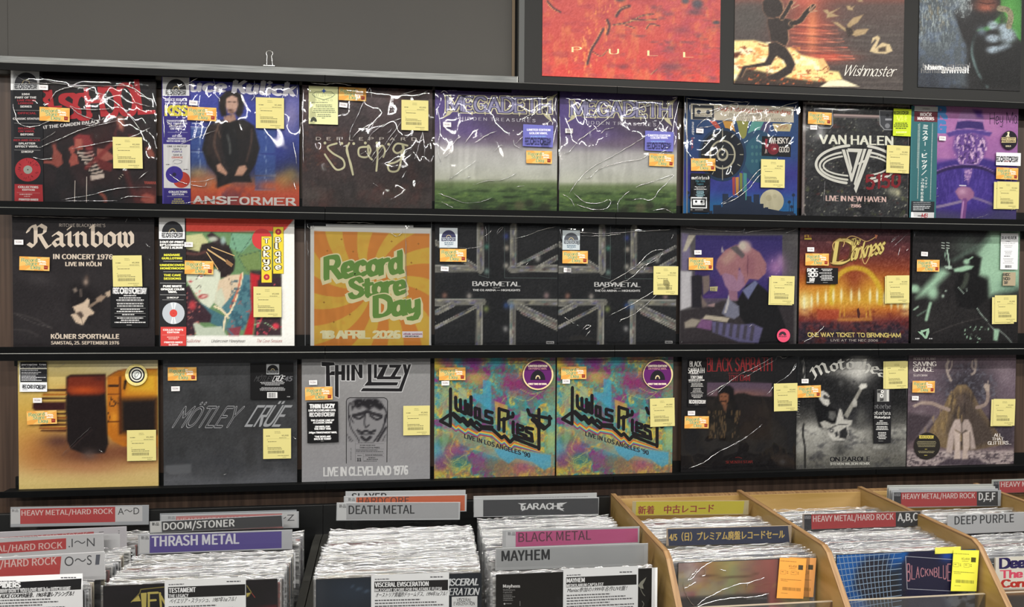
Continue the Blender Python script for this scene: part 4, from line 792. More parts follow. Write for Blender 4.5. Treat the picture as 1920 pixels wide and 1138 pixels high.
sky_cover(R); R.cover('4c4668').sleeve(FILM_WALL, .0022, 34, '95,110 120,90 150,110|60,200 90,400 70,560 100,700|290,520 350,440 405,405|185,540 220,490 260,465|360,860 470,830 600,820 715,765|160,820 240,760 390,660|525,590 580,540 610,545|700,530 780,460 860,430 1000,330|70,930 180,970 290,1010 420,1000 515,965|100,1000 150,1030 190,1045|690,490 700,540 770,570|1040,130 1030,240 1040,300|1005,550 1040,380|710,880 780,870|280,820 340,790|740,330 900,250 1060,170|370,520 460,460 555,420|120,640 180,590|940,240 990,330')
R.part('hype_sticker', 768, 366, 1015, 545, '6b6cb8', lim, 'blue limited edition sticker', y=-.0052, rot=-1)
R.event(898, 636, 0).code(146, 370, 1); me_ = R.o.data; w0 = R.W
R = Rec(0, 1048, 1272, 402, (1040, 150, 4.376), 'purple sky and green field record beside the blue tape one, right of two alike', group='two alike records with a purple sky', n=2)
R.o = bpy.data.objects.new('cover', me_); COL.objects.link(R.o); R.o.parent = R.e; R.sleeve(FILM_WALL, .0020, 47, '75,600 120,590 200,490 240,465 340,390 440,310 500,255|370,445 420,405 480,395|120,930 180,840 300,720 500,610 700,490 830,400 900,290 950,170|235,800 290,800 350,740 480,690 700,650 760,620 920,600|630,990 700,975 790,985 860,900 970,785 900,800 780,840 660,880|515,1090 520,1000 610,910|150,925 240,1000 340,1015 450,985 430,1050 320,1065 180,1025|1018,150 970,380 940,540 880,560|855,600 910,580 920,600|800,1075 900,1060 990,1110|60,940 120,970 160,1040|600,265 700,230 820,200|560,250 620,220|30,200 42,500 30,900|960,150 1000,145', .0009)
R.part('hype_sticker', 738, 418, 972, 580, '6b6cb8', lambda f: (f.text('LIMITED EDITION', 768, 462, 180, 16, 'dcdcf0', bold=.05, dy=2), f.text('COLOR VINYL', 788, 482, 142, 16, 'dcdcf0', bold=.05), f.tiny(790, 500, 960, 1, 8, 10, '7fa0d8'), rsd(f, 760, 514, 955, 566, '2c2c52', '6a6ab4', disc=False, dy=3)), 'blue limited edition sticker', y=-.0052, rot=-1)
R.event(872, 660, -1).code(115, 420, 1)
# ---------------- upper row, sixth: blue tape cover with rainbow rays
R = Rec(0, 1281, 1494, 405.5, (1270, 170, 4.55), 'blue record with tape label, rainbow rays, dark round badge and cream moon')
f = R.f.grad([(60, '2b3350'), (260, '2a4a78'), (560, '2a4782'), (700, '3d3c96'), (850, '37459c'), (960, '2e6fb0'), (1080, '2b7fc0')]); f.grain(.01)
YC = [('c8584a', 270, 330, 340, 405), ('d9a04a', 385, 470, 425, 500), ('92944a', 500, 610, 500, 590), ('5fa39a', 640, 740, 600, 690), ('4d4a6e', 750, 800, 690, 770)]
for c, a, b, p, q in YC: f.poly([(a, 255), (b, 262), (q if c != '92944a' else 560, 365), (p if c != '92944a' else 545, 330 if c == 'c8584a' else 362)], c)
f.poly([(508, 262), (608, 265), (585, 400), (555, 412), (530, 370)], '92944a')
f.disc(690, 560, 165, '2b4f6e', ry=225); f.disc(690, 560, 120, '2d5d73', ry=170)
f.disc(385, 545, 205, '1f3a5c', ry=230); f.disc(385, 545, 185, '141a26', ry=205)
for c, x0, x1 in (('b34a4c', 468, 492), ('cf9546', 496, 524), ('848c46', 530, 556), ('4f9a94', 562, 592)): f.poly([(x0, 740 if x0 < 520 else 700), (x1, 735 if x0 < 520 else 705), (x1, 900 if x0 < 520 else 1010), (x0+4, 885 if x0 < 520 else 990)], c)
for k in range(9): f.disc(640+(k % 3)*36, 480+(k//3)*60, 12, '44767f', ry=16, k=10)
# generic badge pattern
for a in range(0, 360, 30): f.lines([[(385+150*math.cos(math.radians(a)), 545+168*math.sin(math.radians(a))), (385+174*math.cos(math.radians(a)), 545+192*math.sin(math.radians(a)))]], 7, 'a9a796')
f.disc(385, 545, 112, 'c4bfa6', ry=126); f.disc(385, 545, 98, '1b1f28', ry=112); f.disc(385, 545, 50, 'b5b09a', ry=56); f.disc(385, 545, 34, '20242c', ry=38); f.disc(385, 545, 9, 'c4bfa6')
f.lines([[(385, 325), (385, 440)], [(290, 545), (330, 545)], [(440, 545), (480, 545)], [(385, 640), (385, 760)]], 6, 'b9b6a2')
f.disc(806, 942, 102, 'ddd6b4', ry=100); f.disc(780, 915, 26, 'd0c8a4'); f.disc(830, 900, 18, 'd2cba8'); sil = '26344e'
for x0, y0, x1 in ((75, 1040, 130), (270, 1025, 300), (305, 975, 375), (385, 880, 435), (430, 910, 520), (520, 860, 580), (590, 900, 632), (650, 885, 700), (700, 965, 735), (745, 995, 775), (800, 1030, 990)): f.poly([(x0, y0), (x1, y0), (x1, 1082), (x0, 1082)], sil)
f.poly([(330, 1082), (380, 990), (600, 930), (740, 1000), (900, 1030), (1010, 1050), (1010, 1082)], sil)
for x, y in ((90, 870), (110, 910), (955, 950), (975, 990), (990, 890)): f.disc(x, y, 14, sil, k=10); f.lines([[(x, y), (x, 1080)]], 4, sil)
f.poly([(115, 108), (992, 138), (992, 272), (115, 245)], 'cfc6b2'); f.poly([(812, 280), (978, 285), (960, 348), (830, 345)], 'cdbf92')
f.rect(130, 122, 312, 244, '222a3a', 127, 248); f.rect(148, 146, 296, 220, 'cfc6b2', 150, 224); f.disc(182, 182, 18, '2a3244'); f.disc(262, 184, 18, '2a3244'); f.text('the live tapes', 152, 216, 140, 11, '2a3244', bold=.03)
f.write('High Fidelity Live Recording', 348, 168, 610, 32, 'c05a48', pw=.8, pt=.4, ang=30, shear=.2, dy=30)
f.write("LEMMY'S 50TH BIRTHDAY", 428, 220, 392, 26, '3c3a36', font=CAPS, pw=.45, pt=.45, ang=0, jit=.12, dy=5); f.write('LIVE IN WEST HOLLYWOOD', 525, 256, 385, 26, '3c3a36', font=CAPS, pw=.45, pt=.45, ang=0, jit=.12, dy=6)
f.write('1995', 848, 328, 96, 32, 'b05a42', font=CAPS, pw=.5, pt=.5, ang=0, jit=.1)
f.text('motör', 125, 268, 110, 17, 'd8dbe0', bold=.05, vert=True); f.text('tape.', 120, 398, 105, 17, '9c5a6a', bold=.05, vert=True)
f.poly([(722, 388), (968, 392), (966, 566), (718, 556)], '17161d'); f.disc(818, 495, 50, '7b2432', ry=52); f.disc(818, 495, 22, '9c3440'); f.write('WHISKY', 792, 452, 152, 46, 'e2dcd4', font=CAPS, pw=1.1, pt=.6, ang=0, serif=.4, dy=-4); f.text('a', 818, 502, 22, 15, 'e8e4e0', bold=.06); f.write('GOGO', 868, 524, 84, 44, 'e2dcd4', font=CAPS, pw=1.1, pt=.6, ang=0, serif=.3)
f.poly([(750, 410), (770, 415), (765, 450), (770, 490), (752, 500), (745, 470)], 'a33444'); f.lines([[(755, 500), (748, 535)], [(758, 500), (762, 532)]], 5, 'd8c4b8')
f.text('©', 930, 1074, 36, 14, 'cfd6e0'); f.rect(78, 64, 84, 1070, 'b9b4a0')
R.cover('c9c2ac').sleeve(FILM_WALL, .0019, 52, '160,320 300,300 480,230 700,190 950,120 1020,98|110,200 260,180 500,110 490,170 560,150 615,95|70,66 200,80 460,95 600,100|160,318 200,270 330,180 460,115|360,970 440,920 560,830 680,690 760,655|370,972 480,930 600,840 680,740 760,660|960,240 990,160 1020,120|1000,110 1010,200|780,600 830,590|60,70 64,200|105,190 110,120 240,130')
def hs6(f):
    f.write('motörhead', 122, 756, 148, 28, 'e4e4e2', font=GOTH, pw=1.15, pt=.4, ang=38); f.write('the live', 156, 780, 80, 20, '5f9fb0', font=GOTH, pw=.9, pt=.3, ang=38); f.write('tapes', 166, 804, 56, 18, '5f9fb0', font=GOTH, pw=.9, pt=.3, ang=38)
    f.tiny(142, 816, 250, 3, 11, 7, 'cfcfcf', 3, center=True); f.tiny(146, 854, 244, 5, 11, 7, '8fb5c0', 4, center=True)
    f.rect(114, 908, 252, 1002, 'dfe2e4', 910, 1004); f.rect(122, 918, 244, 994, '16181c', 920, 996); f.rect(134, 930, 232, 976, 'dfe2e4'); f.disc(160, 946, 10, '16181c'); f.disc(206, 946, 10, '16181c'); f.text('the live tapes', 140, 972, 88, 9, '16181c'); f.tiny(112, 1014, 136, 1, 5, 5, 'b0b0b0'); f.tiny(150, 1014, 250, 1, 5, 5, 'b0b0b0')
R.part('hype_sticker', 110, 704, 276, 1036, '15161b', hs6, 'tall black sticker with a white cassette drawing', y=-.0052, rot=-.6)
R.event(214, 634, 1).price(806, 710, 0).code(186, 346, -2)
# ---------------- upper row, seventh: scuffed black case with winged emblem
R = Rec(0, 1503, 1702, 409, (1490, 180, 4.742), 'scuffed black flight-case record with a winged white emblem and stencilled lettering')
f = R.f.fill('27272a'); f.noise('3d3f40', .7, 220, 260, 3, .45, .75); f.noise('8d8f80', .5, 26, 20, 5, .66, .78); f.noise('151517', .6, 100, 60, 6, .5, .7); f.noise('5f6640', .6, 60, 50, 22, .68, .8); f.noise('b9b6a4', .8, 14, 18, 25, .74, .82); f.noise('6f2f2c', .5, 70, 30, 15, .72, .82)
for x0, y0, x1, y1 in ((60, 60, 98, 1090), (1018, 90, 1060, 1090)): f.shape([(x0, y0), (x1, y0), (x1-12, y1), (x0-12, y1)], '8d817e', .85, 6); f.shape([(x0+12, y0), (x0+20, y0), (x0+8, y1), (x0, y1)], '4b4244', .9, 4)
f.shape([(60, 55), (1060, 85), (1060, 100), (60, 72)], '94857f', .8, 5); f.shape([(60, 1070), (1020, 1080), (1020, 1095), (60, 1092)], '5b5552', .7, 6); f.blob(880, 850, 60, 40, 'a9a890', .8, 20); f.blob(920, 860, 20, 30, 'c0bc9a', .8); f.grain(.03)
f.poly([(345, 156), (810, 172), (810, 190), (345, 176)], 'a38f8c'); f.poly([(345, 178), (810, 192), (810, 202), (345, 190)], '6d6262')
for x, y in ((258, 200), (835, 215)):
    f.poly([(x-85, y-90), (x+80, y-85), (x+84, y+60), (x+60, y+90), (x-40, y+88), (x-80, y+40)], '8d8f92'); f.poly([(x-78, y-82), (x+72, y-78), (x+76, y+56), (x+56, y+82), (x-36, y+80), (x-72, y+36)], '3f4146'); f.disc(x-10, y+50, 22, '7d7f84'); f.disc(x-10, y-40, 16, '24262a'); f.rect(x-30, y-15, x+30, y+2, '9a9ca0')
for x, y in ((82, 80), (78, 1062), (990, 1072), (540, 1082)): f.disc(x, y, 24, '6d6866'); f.disc(x, y, 12, '3a3738')
f.write('VAN HALEN', 228, 420, 640, 72, 'dcdccc', font=CAPS, pw=1.25, pt=.9, ang=0, gap=1.6, dy=14)
WH = 'd0cfc6'
# swept rings
for (rx, ry, w_) in ((355, 170, 24), (322, 128, 19), (290, 92, 15)):
    P = [(545+rx*math.cos(math.radians(a)), 608-ry*math.sin(math.radians(a))+(12 if rx < 340 else 0)) for a in range(100, 262, 6)]; f.lines([P], w_, WH)
    P = [(545+rx*math.cos(math.radians(a)), 608-ry*math.sin(math.radians(a))+(12 if rx < 340 else 0)) for a in range(-66, 76, 6)]; f.lines([P], w_, WH)
f.poly([(410, 470), (520, 470), (600, 700), (560, 760), (490, 760)], '27272a'); f.poly([(560, 470), (690, 470), (600, 760), (520, 880)], '27272a')
f.poly([(418, 476), (446, 476), (510, 700), (500, 770), (484, 700)], WH); f.poly([(456, 476), (470, 476), (512, 640), (502, 680)], WH)
f.poly([(470, 466), (604, 470), (510, 765), (495, 740), (560, 500), (476, 496)], WH); f.poly([(612, 470), (638, 470), (535, 800), (524, 780)], WH)
f.poly([(655, 472), (690, 474), (545, 865), (526, 822)], WH); f.poly([(570, 590), (640, 560), (634, 582), (562, 612)], WH)
f.write('5150', 640, 828, 290, 118, '7d2028', font=CAPS, pw=1.15, pt=1.15, ang=0, gap=1.4, dy=-24, jit=.14)
f.write('LIVE IN NEW HAVEN', 280, 930, 528, 44, 'd9b9b2', font=CAPS, pw=1.25, pt=.5, ang=0, serif=.55, dy=12); f.write('1986', 500, 990, 86, 27, 'd9b9b2', font=CAPS, pw=1.2, pt=.5, ang=0, serif=.4)
R.cover('4b4244').sleeve(FILM_SOFT, .0008, 61, '100,62 400,78 700,86|250,940 262,760', .0004)
def hs7(f):
    rsd(f, 884, 134, 1014, 164, '33401c', 'c6dc2c', disc=False); f.write('VH', 908, 220, 80, 44, 'dff06a', font=CAPS, pw=.8, pt=.5, ang=0); f.lines([[(905, 200), (948, 225), (1000, 196)]], 4, 'dff06a'); f.tiny(880, 238, 1012, 4, 15, 10, '3c4a20', 5, center=True); f.text('RECORD STORE DAY', 902, 328, 94, 12, 'eef8a0', bold=.04); f.tiny(900, 340, 1000, 1, 6, 6, '5a6a28')
R.part('hype_sticker', 870, 114, 1028, 356, 'c2d62e', hs7, 'lime green sticker', y=-.0052, rot=-.8)
R.event(214, 202, -1).price(906, 566, -1).code(160, 283)
# ---------------- upper row, eighth: purple cover, hatted figure at a steering wheel
R = Rec(0, 1708, 1905, 412.5, (1695, 180, 4.742), 'purple record with a hatted figure at a steering wheel and a teal strip', H=.3135)
f = R.f.grad([(90, 'b27aae'), (300, 'a86ba8'), (540, '9d66a4'), (600, '6b4a9a'), (800, '4a3690'), (1000, '3f2f80'), (1110, '45406a')]); f.blob(950, 500, 150, 200, 'a470ac', .6); f.noise('c48ab8', .35, 160, 160, 4, .5, .7, mask=(f.Y < 560)*1.); f.blob(1000, 900, 100, 200, '5a4398', .6)
f.shape([(250, 610), (420, 570), (480, 560), (640, 620), (700, 550), (860, 600), (1000, 640), (1010, 1000), (250, 1000)], '3c2d7e', .95, 14)
f.shape([(440, 760), (780, 740), (800, 1000), (420, 1000)], '45358c', .7, 20); f.noise('5d4aa6', .5, 14, 60, 8, .5, .65, mask=(f.Y > 620)*(f.Y < 960)*1.)
f.shape([(470, 560), (500, 560), (540, 610), (500, 612)], 'b98fc0', .9, 5); f.shape([(660, 560), (690, 560), (665, 610), (640, 606)], 'a884b8', .9, 5); f.shape([(535, 650), (610, 650), (600, 700), (572, 790), (545, 710)], '8d6aa8', .9, 8); f.noise('c9a4cc', .8, 10, 12, 14, .55, .65, mask=(f.Y > 650)*(f.Y < 760)*(f.X > 540)*(f.X < 605)*1.)
f.shape([(450, 340), (700, 330), (735, 420), (715, 520), (660, 600), (560, 615), (480, 560), (435, 470)], '6a4a92', 1, 16)
f.noise('d9b6d8', .95, 17, 34, 31, .52, .62, mask=(np.hypot((f.X-585)/150, (f.Y-465)/150) < 1)*1.); f.noise('3a2360', .8, 20, 26, 37, .55, .65, mask=(np.hypot((f.X-590)/125, (f.Y-470)/135) < 1)*1.)
f.shape([(372, 330), (480, 296), (700, 300), (786, 325), (760, 360), (620, 330), (450, 350), (400, 365)], '55408e', 1, 6); f.shape([(455, 296), (475, 225), (560, 215), (700, 232), (716, 300), (590, 292)], '3a2a6c', 1, 5)
f.shape([(478, 228), (500, 140), (550, 112), (620, 120), (690, 130), (712, 232), (590, 214)], 'ab80b4', 1, 6); f.shape([(612, 120), (690, 128), (705, 200), (650, 190)], '5a3a8c', .9, 14); f.curve([(390, 320), (560, 290), (770, 322)], 6, 'b48cc0', .8, 6)
f.curve([(265, 690), (400, 640), (560, 622), (700, 640), (810, 690), (900, 800)], 36, '2e2052', 1, 8); f.curve([(265, 676), (400, 626), (560, 608), (700, 626), (800, 672)], 7, '9c7ac0', .9, 8)
f.curve([(540, 930), (350, 975), (290, 985)], 24, '8a7a9c', 1, 8); f.curve([(540, 880), (700, 930), (850, 990)], 22, '7f6c9a', 1, 8); f.shape([(455, 850), (480, 815), (520, 800), (590, 815), (625, 860), (620, 900), (560, 940), (490, 915)], '9c6a90', 1, 6); f.blob(520, 850, 40, 30, 'd0a4c0', .8)
f.curve([(540, 930), (530, 1020), (520, 1110)], 46, '7a4a86', 1, 8); f.curve([(528, 940), (518, 1020), (508, 1110)], 12, 'c494c8', 1, 8); f.shape([(780, 960), (1020, 1000), (1020, 1110), (760, 1110)], '3f3f5c', .6, 60); f.shape([(260, 1010), (480, 1060), (480, 1110), (260, 1110)], '4c4a60', .6, 40); f.grain(.012)
f.write('R', 300, 195, 70, 95, '4a82c0', font=CAPS, pw=2.0, pt=1.6, ang=0); f.write('G', 292, 320, 70, 95, '4a82c0', font=CAPS, pw=2.0, pt=1.6, ang=0); f.lines([[(495, 795), (550, 797)]], 10, 'd8d0e0')
f.write('Hey Man', 764, 250, 282, 98, '2c1c3c', pw=.45, pt=.45, ang=0, gap=1.0, jit=.12, dy=-10)
R.cover('5c4478').sleeve(FILM_SOFT, .0010, 73, '590,1085 680,1075 730,1055|880,750 930,740 945,770|270,900 300,890|940,1020 985,1000 990,1030|280,830 290,815', .0005)
def obi8(f):
    f.poly([(96, 88), (302, 94), (302, 138), (92, 132)], 'e8e8e8'); f.text('STEREO', 165, 120, 62, 9, '6a6a6e', bold=.03); f.poly([(92, 134), (298, 140), (296, 232), (90, 226)], '6b2c38')
    f.text('ROCK', 146, 178, 100, 26, 'f0e6e6', bold=.05, dy=2); f.text('MASTERS', 122, 212, 144, 26, 'f0e6e6', bold=.05, dy=3)
    for i, ch in enumerate('ミスター・ビッグ／'):
        if ch == 'ー': f.lines([[(188, 410), (187, 440)]], 7, 'e9efee')
        else: f.text(ch, (168 if ch not in '・' else 184)-i*1.5, 292+i*51+(0 if ch not in '・' else -6), 44 if ch not in '・' else 12, 32 if ch != '・' else 10, 'e9efee', bold=.045)
    for i, ch in enumerate('ヘイマン'): f.text(ch, 186-i, 736+i*27, 22, 17, 'e9efee', bold=.03)
    for i, ch in enumerate('30周年記念盤'): f.text(ch, 152-i, 754+i*30, 25, 18, 'dfe8e6', bold=.03)
    r = random.Random(6)
    for x, y0, y1 in ((255, 245, 915), (140, 245, 905), (128, 250, 640)):
        y = y0
        while y < y1: l = r.uniform(4, 9); f.rect(x-6-(y-y0)*.03, y, x+2-(y-y0)*.03, y+l, 'b4cbc8'); y += l+r.uniform(2, 4)
    f.poly([(64, 934), (268, 940), (264, 1036), (60, 1030)], '2c3036'); f.tiny(80, 944, 255, 3, 16, 8, 'a8adb2', 3); f.tiny(78, 978, 250, 3, 15, 10, 'd0d4d8', 5); f.poly([(60, 1032), (265, 1036), (262, 1100), (58, 1094)], 'e9e9ea'); f.text('music', 120, 1070, 50, 12, '3a3a3e', bold=.05); f.write('MB', 152, 1080, 50, 34, 'b5283a', font=CAPS, pw=1, pt=.6, ang=0, shear=.2)
R.part('side_strip', 62, 88, 298, 1100, '3a7076', obi8, 'teal paper strip with white vertical katakana', rot=0)
R.part('hype_sticker', 855, 310, 998, 476, '1c1822', lambda f: (f.text('1', 910, 360, 26, 40, 'e8dcb8', bold=.05, shear=.2), f.rect(860, 368, 994, 414, 'c9b888'), f.text('ONE-STEP', 868, 386, 118, 13, '2c2430', bold=.04), f.text('PRESSING', 868, 408, 118, 16, '2c2430', bold=.04), f.text('GOLD', 904, 452, 46, 13, 'e0d4b0', bold=.03)), 'round black one-step pressing sticker', y=-.0052, shape='disc')
R.part('hype_sticker', 808, 504, 1026, 618, 'ebebec', lambda f: (rsd(f, 818, 536, 1016, 584, '33333a', 'ebebec', disc=False, dy=4), f.text('2026', 890, 586, 50, 12, 'b04a4a')), 'white record store day sticker', y=-.0052)
R.event(904, 692, -1).price(910, 884, 0, under=(-26, 4)).code(331, 380, -1)
# ================================================================== middle row
R = Rec(1, 25, 290, 647.5, (0, 390, 4.213), 'black record with cream blackletter title and a guitarist in the dark')
f = R.f.fill('2a2628'); f.noise('343032', .6, 260, 220, 3, .45, .75); f.blob(300, 560, 110, 50, '484446', .6, 10); f.curve([(110, 830), (260, 870), (410, 950)], 10, '55504f', .6, 14); f.curve([(130, 840), (250, 900), (400, 945)], 5, '6b6665', .6, 9); f.curve([(110, 960), (220, 970), (300, 1010)], 10, '4c4847', .6, 14)
f.shape([(560, 620), (640, 600), (740, 660), (800, 740), (700, 900), (600, 880), (540, 760)], '191517', .8, 40); f.blob(685, 548, 16, 20, '5d4c44', .8); f.blob(678, 585, 20, 26, 'b09a8a', .9); f.shape([(575, 640), (600, 628), (612, 655), (590, 670)], 'a8988a', .8, 8); f.shape([(630, 640), (642, 640), (646, 700), (634, 700)], 'a8988a', .7, 6)
f.shape([(575, 780), (660, 745), (690, 712), (708, 728), (700, 780), (745, 825), (740, 840), (700, 850), (655, 925), (600, 905), (558, 840), (600, 830)], 'ddc6ae', 1, 5)
f.shape([(700, 770), (830, 685), (840, 700), (712, 790)], '8d7a6a', 1, 4); f.shape([(828, 670), (870, 650), (880, 690), (850, 704)], 'c9b39c', 1, 4); f.shape([(755, 715), (800, 685), (830, 705), (800, 740), (765, 740)], 'a8927e', .95, 6); f.shape([(600, 830), (640, 815), (662, 850), (640, 875)], '4a3c36', .9, 6); f.grain(.01)
f.lines([[(640, 860), (655, 920)]], 3, '3b302c')
f.text('RITCHIE BLACKMORE\'S', 468, 148, 364, 25, 'c9bdb2', dy=2)
f.write('Rainbow', 236, 298, 808, 158, 'e8d8c6', font=GOTH, pw=1.12, pt=.30, ang=40, gap=.75, dy=4)
f.text('IN CONCERT 1976', 422, 402, 466, 38, 'e8d8c6', bold=.035, dy=3); f.text('LIVE IN KÖLN', 518, 458, 282, 32, 'e8d8c6', bold=.035, dy=1); f.text('KÖLNER SPORTHALLE', 404, 1032, 536, 36, 'e8d8c6', bold=.035); f.text('SAMSTAG, 25. SEPTEMBER 1976', 404, 1077, 536, 25, 'e8d8c6', bold=.03)
R.cover('1d1a1b').sleeve(FILM_SOFT, .0009, 11, '75,64 300,70 600,76 900,80|1150,280 1190,310|1180,400 1195,415|1000,110 1010,85|1100,80 1112,100', .0005)
def hs9(f):
    rsd(f, 896, 630, 1158, 676, 'd9d9da', '101114', disc=False, dy=2); f.tiny(950, 688, 1102, 1, 8, 10, 'd0d0d0', 1, center=True); f.tiny(905, 706, 1150, 2, 17, 10, 'd8d8d8', 2, center=True); f.tiny(895, 752, 1162, 2, 18, 10, 'd8d8d8', 3, center=True); f.tiny(905, 796, 1150, 2, 17, 10, 'd8d8d8', 4, center=True); f.tiny(965, 838, 1090, 1, 10, 10, 'd8d8d8', 5); f.tiny(905, 865, 1150, 3, 17, 10, 'd8d8d8', 6, center=True); f.tiny(1000, 922, 1060, 1, 5, 6, 'a0a0a0', 6)
    f.lines([[(925, 742), (1130, 742)], [(905, 790), (1150, 791)], [(905, 831), (1150, 832)], [(905, 857), (1150, 857)]], 1.6, 'bcbcbc')
R.part('hype_sticker', 880, 616, 1176, 940, '101114', hs9, 'black sticker with rows of white print', y=-.0052)
R.event(282, 440, -1.5).price(1014, 498, 1).code(158, 271)
# woodblock-style cover
R = Rec(1, 300, 552, 648, (285, 395, 4.293), 'white-framed record with a woodblock-style painted lady and a red corner')
f = R.f.fill('e2e2dd'); f.shape([(250, 60), (1150, 60), (1060, 168), (250, 168)], 'dd4c40', 1, 3)
f.shape([(262, 168), (1040, 168), (1040, 1006), (262, 1006)], '5f7f56', 1, 3)
f.shape([(640, 180), (820, 190), (800, 260), (720, 340), (620, 300)], '6d9a80', .9, 5); f.shape([(700, 360), (860, 320), (880, 470), (760, 500)], '6a7f4a', .9, 5); f.shape([(790, 480), (1040, 480), (1040, 620), (900, 600), (800, 560)], '2b2226', .9, 12)
for P in ([(640, 185), (700, 380), (780, 500)], [(820, 190), (700, 360)], [(880, 320), (700, 370)]): f.curve(P, 5, '3c5546', .9, 4)
f.shape([(262, 200), (400, 185), (455, 250), (400, 330), (262, 340)], 'b7b786', 1, 5)
f.shape([(262, 300), (380, 330), (400, 270), (500, 250), (620, 280), (672, 400), (660, 480), (610, 540), (550, 540), (520, 460), (430, 420), (262, 410)], '241c1d', 1, 5); f.curve([(270, 340), (360, 350), (430, 330)], 22, '5d3a36', .8, 14); f.shape([(440, 200), (480, 170), (600, 260), (600, 300), (500, 260)], '2b2224', 1, 6); f.blob(492, 228, 40, 22, 'a8ada0', 1, p=4); f.blob(572, 240, 22, 34, '8fa8a4', .9, p=4)
f.shape([(275, 500), (520, 470), (550, 500), (545, 640), (500, 740), (460, 790), (400, 750), (340, 660), (300, 600), (275, 560)], 'c3c9b6', 1, 5); f.shape([(540, 560), (620, 520), (720, 510), (700, 700), (610, 840), (520, 760), (500, 740)], 'c7b49a', 1, 5)
f.shape([(520, 650), (560, 620), (590, 720), (560, 790), (500, 740)], 'b9c0ac', .9, 8); f.curve([(610, 520), (640, 640), (600, 760)], 5, '7d6a5a', .9, 4)
f.shape([(560, 780), (700, 620), (745, 510), (790, 520), (800, 800), (740, 960), (590, 960), (620, 860)], '47707a', 1, 5); f.shape([(360, 720), (470, 790), (610, 860), (590, 960), (420, 880), (370, 800)], '3f6670', 1, 5)
for P, c in (([(730, 505), (700, 640), (640, 800), (590, 860), (578, 970)], 'd9c9a8'), ([(500, 770), (560, 800), (615, 860)], 'd9c9a8'), ([(718, 510), (690, 640), (630, 780)], 'b96a52')): f.curve(P, 15, c, 1, 5)
f.noise('2b4a5a', .7, 34, 30, 3, .5, .62, mask=(f.X > 640)*(f.X < 800)*(f.Y > 560)*(f.Y < 940)*1.); f.noise('a8504a', .7, 26, 26, 9, .66, .74, mask=(f.X > 640)*(f.X < 800)*(f.Y > 700)*(f.Y < 940)*1.)
f.shape([(790, 500), (870, 520), (850, 700), (810, 1000), (740, 1000), (800, 800)], 'a8222c', 1, 8); f.shape([(850, 560), (1040, 540), (1040, 1006), (820, 1006), (850, 800)], '33222a', .95, 8); f.noise('c9485a', .9, 34, 34, 12, .62, .7, mask=(f.X > 840)*(f.X < 1040)*(f.Y > 540)*(f.Y < 1006)*1.); f.blob(995, 930, 30, 26, 'c93a4a', 1, p=4); f.curve([(820, 920), (900, 900), (1000, 960)], 6, '8fb08a', .9, 5)
f.shape([(262, 620), (300, 600), (350, 700), (480, 840), (470, 900), (380, 900), (340, 1006), (262, 1006)], '33222a', 1, 7); f.blob(325, 762, 32, 40, 'a83a40', 1, p=4); f.noise('d07a70', .6, 20, 20, 16, .62, .7, mask=(f.X < 400)*(f.Y > 640)*(f.Y < 1000)*1.)
f.shape([(330, 910), (360, 900), (420, 940), (560, 930), (600, 1006), (360, 1006), (345, 960)], 'aeb7a6', 1, 6); f.shape([(600, 950), (720, 930), (700, 1006), (620, 1006)], '7d3a44', 1, 6); f.curve([(610, 960), (650, 1000)], 10, '3f6a7a', 1, 4)
f.blob(410, 690, 40, 18, '8c1a20', 1, -8, p=4); f.blob(415, 690, 26, 8, 'e0c8bc', .9, -8, p=4); f.blob(310, 570, 16, 10, 'a8303a', .9, p=4); f.curve([(355, 630), (385, 600), (400, 640)], 5, '5d5a50', .8, 4)
f.shape([(365, 540), (385, 510), (420, 520), (400, 548)], 'e6e6dc', 1, 4); f.blob(397, 528, 8, 9, '8c1a20', 1, p=4); f.curve([(360, 548), (390, 505), (425, 520)], 5, '2a2022', 1, 4); f.grain(.012)
f.disc(885, 228, 80, 'c23a3c', ry=84)
for P in ([(448, 310), (590, 400)], [(450, 316), (625, 430)], [(480, 292), (662, 362)], [(440, 335), (530, 470)]): f.lines([P], 8, 'c0a070')
f.poly([(600, 390), (655, 430), (640, 455), (595, 425)], '8c6a48')
for x0, y0, x1, y1, tx in ((976, 132, 1058, 506, 'BLADE'), (882, 208, 964, 578, 'TOKYO')):
    f.rect(x0-3, y0-3, x1+3, y1+3, '5a4820'); f.rect(x0, y0, x1, y1, 'e2c838')
    top = y0+(78 if tx == 'BLADE' else 12); k = (y1-y0-98)/5
    for i, ch in enumerate(tx.title() if tx == 'BLADE' else 'Tokyo'):
        if ch: f.write(ch, x0+22, top+(i+1)*k-14, 34 if ch not in 'lL' else 12, (k-20)*(1 if ch.isupper() else 1.3), 'f0ead2', font=GOTH if False else LOW, pw=1.1, pt=.7, ang=30, out=[('2c2018', .9)])
    cy = y0+38 if tx == 'BLADE' else y1-44; f.disc((x0+x1)/2, cy, 24, 'a8303a'); f.disc((x0+x1)/2, cy, 12, 'd0505a'); f.disc((x0+x1)/2, cy, 5, 'e2c838')
f.write('Guillotine', 268, 1060, 118, 26, 'b0605c', pw=.5, pt=.25, ang=30, shear=.3); f.write('Undercover Honeymoon', 478, 1060, 268, 26, '4a4440', pw=.5, pt=.25, ang=30, shear=.3); f.write('The Cave Sessions', 840, 1060, 204, 26, 'b0605c', pw=.5, pt=.25, ang=30, shear=.3)
R.cover('d8d8d4')
